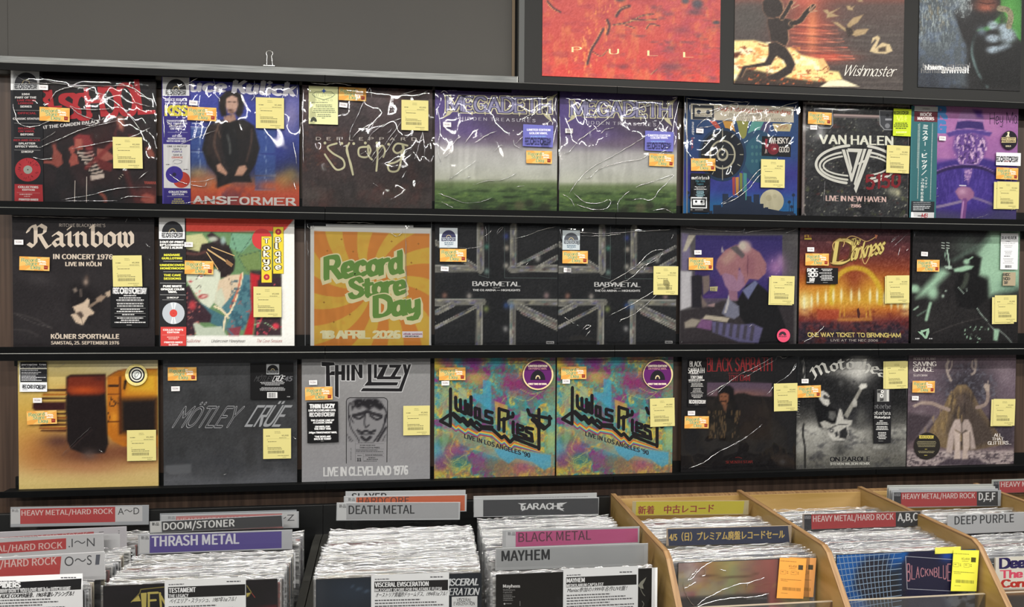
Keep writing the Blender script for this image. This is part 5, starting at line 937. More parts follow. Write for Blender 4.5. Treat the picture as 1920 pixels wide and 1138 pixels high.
def obi10(f):
    f.rect(56, 60, 264, 228, 'ecedee'); rsd(f, 80, 82, 250, 216, '3a3b40'); W_ = 'ecebe8'; Y_ = 'd9d648'
    for t, x, y, w_, c in (('3 OUT-OF-PRINT', 62, 260, 192, W_), ("EP'S COMBINED", 66, 284, 190, W_), ('INTO 1 ALBUM', 78, 306, 166, W_), ('MADAME', 98, 364, 126, Y_), ('GUILLOTINE', 80, 391, 164, Y_), ('UNDERCOVER', 65, 446, 194, Y_), ('HONEYMOON', 68, 472, 190, Y_), ('THE CAVE', 96, 527, 136, Y_), ('SESSIONS', 95, 554, 138, Y_), ('PURE WHITE', 91, 616, 148, W_), ('OPAQUE COLOR', 73, 640, 186, W_), ('VINYL', 131, 662, 70, W_)): f.text(t, x, y, w_, 16, c, bold=.07)
    f.text('12 INCH LP', 120, 706, 94, 13, W_, bold=.04); f.lines([[(92, 407), (246, 408)], [(92, 491), (246, 492)], [(66, 582), (268, 584)], [(66, 676), (270, 678)]], 2.4, 'c4c4c4'); f.lines([[(84, 717), (256, 717)]], 1.6, 'd0d0d0')
    f.disc(173, 825, 90, 'b9bfc6', ry=88)
    for a in (80, 100, 260, 280): f.poly([(173, 825), (173+88*math.cos(math.radians(a-6)), 825-86*math.sin(math.radians(a-6))), (173+88*math.cos(math.radians(a+6)), 825-86*math.sin(math.radians(a+6)))], 'dfe3e6')
    f.disc(173, 825, 31, 'd0463e', ry=31); f.disc(173, 825, 3, '8d2a28'); f.rect(70, 935, 276, 1090, 'cf4440')
    f.text("COLLECTOR'S", 90, 966, 160, 14, 'f4e2dd', bold=.06); f.text('EDITION', 124, 986, 94, 13, 'f4e2dd', bold=.06); f.lines([[(82, 1000), (262, 1001)]], 2, 'e8a8a0'); f.tiny(102, 1014, 242, 2, 14, 9, 'efc4bc', 2, center=True); f.text('PRINTED INNER', 100, 1066, 146, 13, 'f4e2dd', bold=.06); f.text('SLEEVE', 134, 1085, 78, 12, 'f4e2dd', bold=.06)
R.part('side_strip', 56, 60, 274, 1088, '222225', obi10, 'black and white paper strip with a white disc picture')
R.event(384, 458, -1).price(934, 734, 0).code(300, 273)
# orange and yellow event sign in a clear bag
e = empty('event_sign', (0, 0, ROWZ[1]), 'square orange and yellow sunburst sign announcing a record event in April', 'sign')
a = at(582, 647, 0); b = at(808.5, 647, 0); e.location.x = a[0]; W = b[0]-a[0]
f = Face((a[0], 0, ROWZ[1]), W, at(680, 425, 0)[2]-ROWZ[1], (560, 400, 4.377), 150); f.fill('e9e9e4')
cx, cy = 610, 600; th = np.arctan2(f.Y-cy, f.X-cx); rr = np.hypot(f.X-cx, f.Y-cy); ph = (th*11/np.pi-rr/330*1.1); q = np.clip(np.sin(ph*np.pi)*7*np.clip(rr/260, .3, 1)+.5, 0, 1)
ins = np.clip((f.X-124)/3, 0, 1)*np.clip((1074-(f.Y-140)*.006-f.X+4)/3, 0, 1)*np.clip((f.Y-142-(f.X-124)*.026)/3, 0, 1)
f.mix(ins, 'de8c3e'); f.mix(ins*q, 'e2b94a'); f.noise('d98538', .25, 60, 60, 4, .5, .8, mask=ins)
for x, y in ((352, 213), (763, 230), (983, 250), (447, 314), (925, 405), (420, 830), (934, 896), (235, 308), (208, 730), (288, 892), (966, 622)): f.poly([(x, y-12), (x+3, y-3), (x+12, y), (x+3, y+3), (x, y+12), (x-3, y+3), (x-12, y), (x-3, y-3)], 'a8702e')
GR = '6f9a48'; CRM = 'efe6b4'
def coop(t, x, y, w_, h_, dy):
    for dx_, dd, c, ee in ((-4, 14, CRM, 1.15), (0, 0, CRM, .55), (0, 0, GR, 0)):
        f.write(t, x+dx_, y+dd, w_, h_, c, font=LOW, pw=1.45+ee, pt=.95+ee, ang=15, gap=.85, dy=dy)
coop('Record', 228, 535, 618, 170, -52); coop('Store', 425, 690, 440, 150, -32); coop('Day', 632, 842, 345, 158, -22)
for i, (t, x, w_) in enumerate((('18', 188, 92), ('APRIL', 316, 262), ('2026', 616, 208))): f.write(t, x, 1024, w_, 58, 'efe8b8', font=CAPS, pw=1.8, pt=1.1, ang=0, gap=.9)
f.rect(850, 968, 1018, 1020, 'ece4ea'); f.text('disk union', 862, 996, 150, 13, '8c2860', bold=.05); f.text('DIVE INTO MUSIC.', 874, 1014, 116, 10, '1f1f22', bold=.05)
f.build('sheet', e, edge='e4e4e0')
u0 = at(611, 420, 0); u1 = at(775, 424, 0); z1 = at(690, 420.8, 0)[2]-ROWZ[1]; MB().box((u0[0]-a[0], .001, .02), (u1[0]-a[0], .003, z1)).build('backing_card', WHITE, e)
o = wall_sleeve(W+.012, .3125, FILM_WALL, e, 77, .0012, [([np.array(q) for q in l], .0007) for l in ([(.075, .303), (.12, .305), (.165, .303)], [(.09, .3), (.14, .298)], [(.004, .30), (.006, .29), (.016, .29), (.018, .297)], [(.205, .28), (.22, .272), (.235, .285)], [(.003, .26), (.006, .22)], [(.24, .29), (.243, .2), (.242, .1)])]); o.location.x = -.010
for s_, x in (('seam', -.0128), ('seam', W-.001)): MB().box((x, -.0028, 0), (x+.0012, -.0022, .309)).build('bag_edge', STEEL if False else mat('bag_edge', '8f9296', .3), e)
# two records with glass-beam cross
def glass_cover(R):
    f = R.f.fill('202124'); f.noise('2f3032', .6, 240, 200, 3, .45, .75); f.shape([(505, 50), (645, 50), (645, 1075), (505, 1075)], '1d1e21', .9, 10)
    r = random.Random(8)
    def beam(P, w_, c='8d8c84'):
        f.curve(P, w_, c, .9, 4); (x0, y0), (x1, y1) = P[0], P[-1]; L = math.hypot(x1-x0, y1-y0); nx, ny = -(y1-y0)/L, (x1-x0)/L
        for k, cc in ((-.42, 'c9c8c0'), (.42, 'b0b0aa'), (-.12, '5d5c60'), (.2, 'a5a28c')): f.curve([(x0+nx*w_*k, y0+ny*w_*k), (x1+nx*w_*k, y1+ny*w_*k)], 5, cc, .85, 4)
        for k in range(int(L/34)):
            t = r.random(); s_ = r.uniform(-.35, .35); f.blob(x0+(x1-x0)*t+nx*w_*s_, y0+(y1-y0)*t+ny*w_*s_, 22, 8, r.choice(['bdb89a', '5a5a86', '6a8a86', 'd6d2c6', '3a3a3c', '7a5a5a', '9a9ab8']), .8, math.degrees(math.atan2(y1-y0, x1-x0)))
    beam([(50, 425), (430, 425)], 60); beam([(50, 200), (430, 440)], 44); beam([(435, 55), (435, 440)], 58); beam([(720, 60), (718, 440)], 54); beam([(700, 430), (1090, 425)], 60); beam([(745, 400), (1092, 225)], 24, '6a6a66'); beam([(930, 420), (1092, 330)], 40)
    beam([(48, 715), (455, 710)], 58); beam([(60, 800), (200, 730)], 50); beam([(48, 930), (420, 740)], 26); beam([(428, 740), (424, 1072)], 58); beam([(715, 720), (712, 1072)], 54); beam([(690, 712), (1092, 716)], 56); beam([(760, 750), (1090, 900)], 60); beam([(790, 800), (1095, 945)], 22, '9a9a92')
    for x, y, c in ((490, 240, '4a8a78'), (490, 450, '8aa8a0'), (655, 150, '3a4a9a'), (660, 250, 'c9bfae'), (655, 400, 'd0ccc0'), (655, 740, '3a5a9a'), (485, 770, '9aa868'), (130, 655, 'a87a6a'), (340, 660, 'c4bcb4'), (1000, 656, 'b89a9a'), (925, 340, 'd8d8d0'), (700, 745, '6a88b8'), (650, 940, 'b0b0b0')): f.blob(x, y, 22, 26, c, .85)
    f.grain(.02); f.lines([[(508, 50), (508, 505), (420, 480)], [(642, 60), (642, 505), (1092, 508)], [(48, 684), (465, 680)], [(680, 686), (1092, 690)]], 2.5, '6a7a78')
    f.write('BABYMETAL', 372, 572, 402, 36, 'ececec', font=CAPS, pw=1.1, pt=.5, ang=0, serif=.5, gap=.9, dy=4); f.text('LIVE AT', 542, 593, 62, 8, 'c0c0c0', bold=.03); f.text('THE O2 ARENA — HIGHLIGHTS', 371, 617, 403, 16, 'e4e4e4', bold=.05, dy=1)
    f.rect(998, 1046, 1064, 1068, 'c9c9c9'); f.text('PARENTAL', 1002, 1064, 58, 12, '303032', bold=.05)
def hsbm(dx, dy):
    def d(f): rsd(f, 104+dx, 96+dy, 226+dx, 192+dy, '3a3b5a' if dx == 0 else '50545c', 'c4ccd2'); f.tiny(112+dx, 202+dy, 222+dx, 2, 14, 10, '5a7080', 2, center=True); f.tiny(150+dx, 232+dy, 190+dx, 1, 5, 5, '7a8a96')
    return d
G_ = 'two alike records with a cross of glass beams'
R = Rec(1, 815, 1045, 646, (805, 410, 4.552), 'black glass-beam record beside the orange sign, left of two alike', group=G_)
glass_cover(R); R.cover('232427').sleeve(FILM_WALL, .0012, 88, '245,240 330,255 430,240|575,135 590,90 628,72 600,110 575,135|700,170 800,155 950,100 1070,70|440,170 500,130 530,100|820,395 850,370|60,890 50,880|480,60 490,200', .0005)
R.part('hype_sticker', 86, 78, 240, 248, 'c9d1d6', hsbm(0, 0), 'pale blue sticker with half a record', y=-.0052).name = 'hype_sticker'
R.event(203, 313, 0).code(131, 428, -2); me_ = R.o.data
R = Rec(1, 1046, 1269, 645.5, (1040, 410, 4.552), 'black glass-beam record with a yellow price sticker, right of two alike', group=G_, n=2)
R.o = bpy.data.objects.new('cover', me_); COL.objects.link(R.o); R.o.parent = R.e; R.sleeve(FILM_WALL, .0019, 93, '100,130 220,118 400,130 550,120 780,105 980,95|210,145 330,148 480,140 560,130|455,545 560,490 700,400 780,310 860,270 930,265|380,605 480,570 640,510 760,400 870,350 920,290|755,455 780,400 860,330 940,290|455,830 600,760 740,680 870,600 965,540|550,880 570,860 680,810 820,690 965,545|70,835 150,885 170,890|190,905 205,915|235,945 270,910 305,915 260,945|260,1005 300,950|990,180 1010,130|45,90 60,180')
R.part('hype_sticker', 64, 100, 212, 266, 'b9c3c8', hsbm(-24, 22), 'pale blue sticker with half a record', y=-.0052)
R.event(171, 329, 0).price(942, 528, 0).code(106, 439, -2)
# violet evening illustration
R = Rec(1, 1274, 1493, 644.5, (1265, 415, 4.646), 'violet illustration record of a pink-haired reader at a desk, pink round sticker')
f = R.f.fill('5d5a5c'); f.noise('6d6a6a', .6, 120, 160, 3, .45, .7); f.shape([(180, 122), (938, 124), (936, 670), (180, 670)], '3a2f78', 1, 4)
f.blob(560, 420, 300, 200, '5a458e', .6); f.blob(880, 400, 80, 90, 'c08ac4', .9); f.blob(920, 340, 30, 60, 'd0a4cc', .7); f.blob(300, 600, 160, 90, '6a3f8a', .7); f.shape([(180, 430), (270, 420), (360, 540), (360, 620), (180, 660)], '40306e', .9, 10); f.noise('c9a0dc', .8, 16, 14, 6, .68, .75, mask=(f.X > 740)*(f.X < 935)*(f.Y > 320)*(f.Y < 600)*1.)
f.shape([(60, 100), (120, 110), (140, 300), (170, 420), (60, 430)], '8d82ac', .8, 10); f.shape([(120, 120), (180, 122), (100, 262), (70, 262)], 'd3cbb9', 1, 5)
f.shape([(52, 432), (150, 432), (145, 740), (50, 775)], 'dedce2', 1, 9); f.shape([(145, 480), (200, 464), (250, 480), (240, 640), (260, 760), (150, 750)], '26232c', 1, 8); f.shape([(240, 480), (300, 470), (306, 520), (300, 600), (250, 640)], '8a7a74', 1, 6); f.shape([(230, 640), (280, 720), (270, 770), (240, 760)], '8a7a74', 1, 6)
f.shape([(50, 780), (300, 740), (420, 690), (560, 700), (1040, 670), (1040, 1075), (40, 1075)], '3a3438', 1, 10)
f.shape([(540, 700), (620, 560), (700, 520), (800, 600), (900, 740), (960, 900), (1000, 1075), (700, 1075), (620, 900), (560, 820)], '17161a', 1, 6); f.shape([(590, 600), (700, 515), (725, 540), (640, 680)], '7f86b0', 1, 5)
f.shape([(470, 580), (545, 600), (550, 690), (470, 690)], 'a87a92', 1, 6); f.shape([(410, 800), (440, 720), (470, 660), (490, 690), (560, 740), (565, 820), (520, 852), (450, 830)], '888aa0', 1, 6)
# pink hair and bowed head (no drawn face)
f.shape([(400, 440), (440, 560), (470, 600), (560, 610), (610, 560), (600, 440), (500, 400)], 'b58aa8', 1, 6)
f.shape([(358, 400), (372, 330), (440, 250), (530, 205), (640, 210), (740, 270), (800, 370), (795, 450), (730, 510), (650, 500), (610, 560), (600, 480), (560, 400), (545, 520), (510, 470), (440, 450), (400, 470)], 'b77f86', 1, 6)
f.shape([(400, 330), (480, 250), (560, 230), (520, 330), (440, 380)], 'd0a89c', .8, 22); f.shape([(600, 420), (640, 300), (700, 330), (690, 480)], 'a86f7c', .8, 16); f.curve([(640, 300), (636, 420), (640, 500)], 6, '7a4a5c', .8, 5); f.blob(612, 222, 58, 56, 'd7b7b4', 1, p=5); f.blob(590, 210, 34, 40, 'e6dccb', .9, p=4); f.shape([(480, 230), (540, 210), (612, 290), (590, 325)], '6d6468', 1, 5)
f.shape([(405, 270), (410, 215), (432, 270)], 'cbb9c0', 1, 5)
f.shape([(270, 815), (480, 840), (455, 880), (325, 860), (240, 850)], 'd0c4b0', 1, 5); f.shape([(230, 850), (330, 865), (318, 950), (190, 925)], '8a5f90', 1, 6); f.shape([(85, 880), (150, 845), (230, 860), (180, 920), (90, 930)], 'b0a698', 1, 8)
f.shape([(325, 870), (560, 900), (680, 890), (768, 930), (730, 1060), (560, 1050), (330, 965)], '6e6a94', 1, 6)
for k in range(6): f.shape([(360+k*62, 876+k*6), (388+k*62, 880+k*6), (378+k*60, 985+k*12), (350+k*60, 975+k*12)], '4f4a5a', 1, 5)
f.shape([(430, 800), (470, 640), (478, 700), (450, 800)], 'd6d2d4', 1, 4); f.shape([(270, 735), (350, 712), (345, 745)], 'c0a0a0', 1, 5); f.grain(.015)
f.poly([(306, 570), (376, 566), (370, 610), (308, 605)], 'd8d098'); f.tiny(312, 582, 366, 2, 14, 8, '7a6a4a', 2)
R.cover('5a5658').sleeve(FILM_WALL, .0012, 101, '95,58 200,70 400,85 560,90 600,66 595,105 680,85 800,75 950,66|60,1040 50,1060|950,105 1050,70|640,920 665,900', .0006)
R.part('hype_sticker', 884, 934, 998, 1052, 'dc5070', lambda f: (f.disc(940, 992, 33, '3a2a34', a0=0, a1=180), f.disc(940, 992, 10, 'dc5070', a0=0, a1=180), f.text('RSD', 908, 1008, 64, 13, '3a2a34', bold=.05)), 'small round pink sticker', y=-.0052, shape='disc')
R.event(222, 370, 0).price(930, 597, -1, under=(-14, 10)).code(196, 271, 1)
# fiery stage
R = Rec(1, 1497, 1703, 643, (1490, 420, 4.742), 'fiery red and yellow stage record with a gold script title')
f = R.f.grad([(60, '4a2c34'), (250, '5c2a2c'), (400, '8a3a24'), (560, 'c46a24'), (680, 'd89a34'), (760, 'b85a2a'), (860, '6a2c34'), (950, '3a2a38'), (1060, '382e34')])
f.blob(530, 620, 420, 170, 'e0b83c', .75); f.blob(530, 480, 90, 160, '8c3a22', .8); f.blob(90, 700, 60, 90, 'f4e49a', 1); f.blob(990, 720, 50, 80, 'f4e49a', 1)
f.curve([(330, 700), (340, 540), (420, 430), (540, 390), (660, 430), (750, 560), (760, 700)], 44, 'd8b432', .85, 18)
for x, y in ((85, 700), (150, 690), (205, 660), (277, 650), (345, 640), (415, 635), (503, 640), (573, 640), (670, 640), (733, 640), (797, 660), (860, 690), (918, 690), (975, 700)): f.blob(x, y, 11, 62, 'f6efc0', 1, p=3)
f.noise('6a2420', .6, 50, 40, 5, .5, .7, mask=np.clip((f.Y-740)/40, 0, 1)); f.shape([(200, 760), (400, 760), (400, 850), (200, 850)], 'a8442c', .8, 10); f.curve([(440, 820), (450, 720), (540, 690), (620, 720), (640, 830)], 10, 'd6a03c', .9, 8); f.curve([(410, 740), (400, 820)], 14, 'd0a040', .8, 10); f.curve([(665, 740), (672, 820)], 14, 'd0a040', .8, 10)
f.shape([(385, 835), (690, 830), (690, 862), (380, 865)], 'b8783c', .9, 6); f.noise('241c28', .9, 30, 26, 8, .45, .6, mask=np.clip((f.Y-850)/50, 0, 1)); f.noise('c4806a', .3, 60, 40, 14, .6, .8, mask=(f.Y < 500)*1.); f.grain(.03)
f.poly([(552, 760), (568, 745), (584, 800), (574, 840), (560, 830)], '4a2420')
o = [('5a3a1c', .7)]
f.write('D', 350, 345, 160, 200, 'e3cf7a', pw=.85, pt=.3, ang=40, shear=.15, out=o, font=CAPS); f.write('arkness', 500, 318, 280, 140, 'e3cf7a', pw=1.15, pt=.35, ang=40, shear=.25, dy=-60, out=o, gap=.7); f.write('The', 496, 195, 82, 60, 'e3cf7a', pw=1.0, pt=.35, ang=40, shear=.2, dy=-16, out=o, gap=.8)
f.lines([smooth([(350, 240), (340, 180), (400, 130), (440, 160), (430, 200)]), smooth([(440, 150), (500, 108), (570, 125), (640, 155), (720, 115)]), smooth([(320, 345), (350, 350), (430, 320)]), smooth([(590, 200), (600, 300), (625, 355), (660, 300), (700, 230)])], 8, 'd8b070'); f.poly([(712, 92), (740, 98), (722, 135), (716, 116)], 'c87a5a')
f.write('ONE WAY TICKET TO BIRMINGHAM', 120, 1000, 822, 34, 'dcc878', font=CAPS, pw=.75, pt=1.2, ang=0, shear=-.1, gap=.9, dy=6); f.write('LIVE AT THE NEC 2006', 322, 1042, 416, 18, 'c4b8b0', font=CAPS, pw=.8, pt=.8, ang=0, gap=1.6, dy=2)
f.rect(88, 96, 150, 140, '6a3a2a'); f.write('FL', 92, 118, 50, 20, 'd8b04a', font=CAPS, pw=1, pt=.6, ang=0); f.rect(86, 126, 150, 138, 'd8c04a')
R.cover('3a2a2c').sleeve(FILM_SOFT, .0013, 108, '60,1040 130,1020 200,960 255,910|65,1050 160,1000 250,915|840,170 920,100|850,150 900,110|910,290 925,210|870,200 990,90|985,240 1000,215', .0005)
def hs14(f):
    f.text('REC', 114, 425, 92, 30, 'd8d8d8', bold=.05); f.disc(160, 412, 22, 'd8d8d8'); f.disc(160, 412, 10, '121214'); f.text('STO', 120, 468, 84, 34, 'd8d8d8', bold=.05); f.disc(160, 452, 22, 'd8d8d8'); f.disc(160, 452, 10, '121214'); f.text('DAY', 134, 510, 44, 30, 'd8d8d8', bold=.05); f.tiny(108, 514, 198, 1, 6, 10, 'c0c0c0'); f.tiny(218, 398, 358, 2, 13, 9, 'd0d0d0', 2, center=True); f.tiny(218, 432, 358, 1, 9, 9, 'd0d0d0', 3); f.tiny(206, 452, 364, 4, 14, 9, 'd0d0d0', 4, center=True); f.tiny(252, 517, 312, 1, 5, 5, '9a9a9a')
R.part('hype_sticker', 97, 388, 377, 532, '121214', hs14, 'black sticker with stacked white print', y=-.0052)
R.event(190, 316, 0).price(906, 579, 1, under=(-12, 6)).code(134, 227)
# mint green and black
R = Rec(1, 1708, 1908, 641, (1695, 420, 4.742), 'black and mint green record with a blurred guitar player in silhouette')
f = R.f.fill('232122'); f.noise('2e2c2c', .6, 240, 200, 3, .45, .7); MT = 'a8d0b2'
f.shape([(770, 70), (1045, 70), (1040, 560), (900, 600), (760, 640), (740, 480), (660, 460), (650, 250)], MT, 1, 34); f.blob(930, 560, 110, 60, '6f8f7c', .7); f.blob(560, 200, 130, 100, '5a6a60', .6); f.shape([(420, 320), (760, 120), (770, 150), (440, 340)], '5f7568', .7, 20)
f.shape([(540, 290), (620, 270), (690, 300), (660, 460), (740, 500), (740, 660), (640, 760), (480, 740), (440, 560), (500, 440), (430, 420), (560, 380)], '151415', 1, 14)
f.shape([(440, 400), (560, 365), (620, 375), (600, 400), (520, 425), (450, 425)], MT, 1, 8); f.blob(556, 335, 30, 26, MT, 1, p=4); f.curve([(570, 320), (608, 296)], 12, MT, 1, 6)
f.shape([(300, 400), (360, 395), (400, 440), (300, 540), (180, 640), (110, 660), (140, 600), (260, 470)], MT, .95, 30); f.blob(255, 610, 52, 66, MT, 1, p=3); f.blob(95, 575, 48, 40, MT, 1, p=4); f.curve([(235, 705), (215, 780), (198, 850)], 26, MT, .95, 14); f.curve([(125, 735), (90, 760)], 14, 'b0d0b8', .9, 8); f.curve([(120, 815), (200, 765)], 12, '6f8578', .8, 10)
f.curve([(382, 230), (395, 300), (404, 400)], 12, 'b9d6c2', 1, 5); f.curve([(362, 250), (372, 320)], 8, '8fae9a', 1, 5); f.shape([(362, 375), (420, 372), (430, 400), (370, 395)], 'c4dccb', 1, 5); f.curve([(560, 450), (545, 520), (520, 560)], 44, '4a5248', .8, 20); f.curve([(480, 560), (535, 620)], 7, '9fb0a6', .9, 5); f.curve([(650, 750), (700, 820), (740, 862)], 7, 'b0c4b8', .9, 5); f.curve([(555, 570), (556, 595)], 10, '9fb0a6', .8, 5); f.blob(346, 640, 12, 14, 'c4dccb', 1); f.blob(372, 595, 8, 8, 'c4dccb', 1)
f.curve([(260, 970), (500, 880), (720, 830)], 6, '5a5654', .7, 8); f.shape([(800, 930), (850, 940), (830, 1040), (795, 1030)], MT, .95, 6); f.curve([(830, 930), (910, 1000), (960, 1060)], 8, 'a8b4ae', .8, 6); f.curve([(750, 880), (800, 940)], 5, 'a8b4ae', .8, 4)
f.noise('a8ccb2', .9, 16, 14, 19, .64, .72, mask=(f.X > 540)*(f.X < 760)*(f.Y > 900)*(f.Y < 1060)*1.); f.grain(.02)
for x in (345, 388):
    for y in (165, 190, 212): f.lines([[(x-10, y), (x+14, y+4)]], 8, 'b9c4bc')
f.poly([(122, 955), (150, 958), (148, 945), (180, 940), (222, 926), (226, 960), (205, 1018), (186, 1020), (160, 990), (140, 975)], MT); f.poly([(165, 965), (200, 950), (190, 1000)], '232122'); f.tiny(100, 1014, 155, 1, 6, 12, 'd0d0d0'); f.tiny(222, 1014, 265, 1, 6, 12, 'd0d0d0')
R.cover('232122').sleeve(FILM_SOFT, .0010, 115, '85,70 85,120|860,960 920,1010 960,1040', .0004)
R.part('hype_sticker', 850, 82, 1004, 404, 'e2e4e6', lambda f: (f.text('DEAFHEAVEN', 868, 135, 130, 28, '3a3a3e', fn='mono', bold=.02), f.tiny(905, 150, 960, 1, 8, 9, '7a7a7e'), f.text('THE BLUE VALLEY', 870, 176, 120, 11, '55555a'), f.tiny(880, 190, 975, 2, 13, 6, '9a9a9e', 3, center=True), f.tiny(880, 240, 975, 3, 12, 6, '9a9a9e', 4, center=True), f.tiny(890, 282, 962, 1, 9, 9, '5a5a5e', 5), f.tiny(868, 306, 986, 4, 13, 6, 'a0a0a4', 6, center=True), f.barcode(898, 366, 958, 390, '3a3a3e', 18)), 'tall white paper sticker', y=-.0052)
R.part('hype_sticker', 868, 428, 980, 548, 'a89a80', lambda f: (f.text('REC', 880, 462, 64, 24, '4a4a46', bold=.05), f.disc(918, 450, 13, '33332f'), f.disc(918, 450, 6, 'a89a80'), f.text('STO', 882, 498, 60, 24, '4a4a46', bold=.05), f.disc(912, 486, 15, '33332f'), f.disc(912, 486, 7, 'a89a80'), f.text('DAY', 892, 534, 30, 26, '4a4a46', bold=.05)), 'small square tan sticker', y=-.0052)
R.event(203, 371, 0).price(890, 752, 1, under=(-22, 16)).code(171, 267, -2)
# ================================================================== lower row
R = Rec(2, 35.6, 297, 914.5, (0, 655, 4.065), 'pale yellow record with a glowing amber valve lying on its side')
f = R.f.grad([(70, 'ddd09a'), (200, 'e0c87e'), (450, 'dcb456'), (700, 'd8aa5a'), (860, 'd9b26e'), (950, 'e0c483'), (1070, 'dcc27a')]); f.blob(1000, 120, 300, 90, 'ddd2ae', .8); f.blob(300, 780, 200, 160, 'c87a3a', .6); f.blob(450, 700, 130, 60, '5a3a34', .9); f.blob(250, 1020, 250, 60, 'e6cf86', .6)
f.blob(650, 800, 300, 100, '5a2c22', .85); f.blob(1000, 780, 260, 80, '7a4430', .85); f.blob(660, 900, 350, 60, 'c07a54', .5)
f.shape([(815, 215), (900, 165), (1000, 150), (1200, 150), (1200, 740), (940, 740), (860, 700), (815, 640)], 'c8761e', 1, 8); f.shape([(960, 190), (1200, 170), (1200, 340), (970, 330)], 'e8b632', .9, 40); f.shape([(915, 380), (1200, 370), (1200, 640), (920, 640)], '1c1514', 1, 30); f.curve([(820, 210), (900, 165), (1000, 152), (1200, 152)], 10, '8a4a1c', .9, 8); f.curve([(915, 210), (918, 640)], 14, '4a2210', .9, 8)
f.shape([(945, 235), (970, 230), (955, 310), (940, 300)], '24140e', 1, 5); f.shape([(825, 270), (905, 270), (905, 288), (825, 288)], '2a1a14', 1, 4); f.curve([(840, 360), (880, 420), (840, 430), (850, 380), (905, 420)], 7, '3a2418', 1, 4); f.blob(870, 520, 26, 50, 'e89a2c', .9); f.curve([(825, 345), (910, 345)], 8, '5a2a10', .9, 5); f.curve([(825, 550), (910, 550)], 8, '5a2a10', .9, 5); f.curve([(825, 480), (835, 520), (822, 560)], 6, '2a1410', .9, 4); f.blob(1050, 690, 140, 30, 'a8642c', .7)
f.shape([(505, 210), (540, 192), (805, 187), (808, 360), (820, 640), (826, 720), (800, 790), (650, 800), (540, 760), (512, 700), (500, 450)], '1b1314', 1, 8)
f.shape([(512, 225), (540, 205), (800, 200), (802, 330), (760, 345), (540, 350), (515, 320)], '7c2c16', .95, 14); f.blob(640, 310, 130, 30, 'c8541e', .85); f.blob(760, 220, 50, 20, '4a1a14', .8)
for y, x0, c in ((310, 320, '3c2016'), (345, 330, 'a8601e'), (375, 320, '3c2016'), (490, 350, '3a2018'), (520, 350, '8a4a1c'), (545, 345, '2c1814'), (575, 310, '4a2618'), (600, 305, '8a4420'), (620, 320, '4a2618')): f.curve([(x0, y), (500, y)], 16, c, 1, 6)
for y in (325, 360, 500, 590): f.curve([(330, y), (500, y)], 4, 'd8943a', .8, 4)
f.shape([(250, 415), (270, 402), (500, 400), (500, 465), (265, 466), (248, 450)], '3a181a', 1, 8); f.curve([(700, 610), (580, 720), (480, 810)], 5, '5a4440', .6, 6); f.blob(680, 800, 60, 40, '6a5a54', .7); f.grain(.01)
f.text('porcupine tree . in absentia . the delirium', 260, 918, 296, 6, '9a8248', fn='mono', dy=-6)
R.cover('c9b070').sleeve(FILM_SOFT, .0009, 120, '415,140 470,125 500,100|470,810 600,680 700,590|760,760 790,780', .0004)
def hs17(f):
    f.rect(155, 97, 362, 143, '25262a'); f.rect(155, 150, 362, 250, '25262a'); f.rect(155, 252, 365, 322, 'e6e8ec')
    f.text('porcupine tree', 166, 122, 184, 13, 'dcdce0', fn='mono', bold=.05); f.text('up from the skyline', 166, 139, 184, 8, 'a8a8ae', fn='mono'); f.tiny(163, 156, 330, 1, 10, 8, 'c8c8cc', 2); f.tiny(163, 172, 354, 2, 12, 8, 'c8c8cc', 3); f.tiny(163, 200, 354, 4, 11, 7, 'c8c8cc', 4); rsd(f, 172, 270, 350, 298, '2c2d33', 'e6e8ec', disc=False, dy=2); f.tiny(170, 306, 226, 1, 5, 5, '7a7a80'); f.tiny(290, 300, 350, 1, 7, 6, '3a3a3e')
R.part('hype_sticker', 155, 97, 365, 322, 'd9d8c8', hs17, 'black and white square sticker', y=-.0052)
def rosette(f):
    f.disc(1042, 194, 62, '26262a', ry=62); f.disc(1042, 194, 50, 'ece8d8'); f.disc(1042, 194, 41, '26262a'); f.disc(1042, 194, 31, 'e9ece8')
    for i, ch in enumerate('LIVE FROM PARK AVE CDS • ORLANDO, FLORIDA •'):
        a = math.radians(215-i*8.3); x = 1042+72*math.cos(a); y = 194-72*math.sin(a); V, T = glyphs(ch); V = V.copy()
        if len(T): f._add([([(x+(q[0]*19-5)*math.sin(a)+q[1]*19*math.cos(a), y+(q[0]*19-5)*math.cos(a)-q[1]*19*math.sin(a)) for q in V], T)], '26262a')
    f.lines([smooth([(1030, 218), (1034, 190), (1048, 172), (1058, 182), (1046, 204), (1038, 212), (1022, 200), (1028, 184)])], 3.5, '5a5d5c')
R.part('hype_sticker', 960, 110, 1128, 276, 'ead98a', rosette, 'round yellow rosette sticker', y=-.0052, shape='disc')
R.event(328, 516, 1.5).price(1086, 728, 0).code(294, 386)
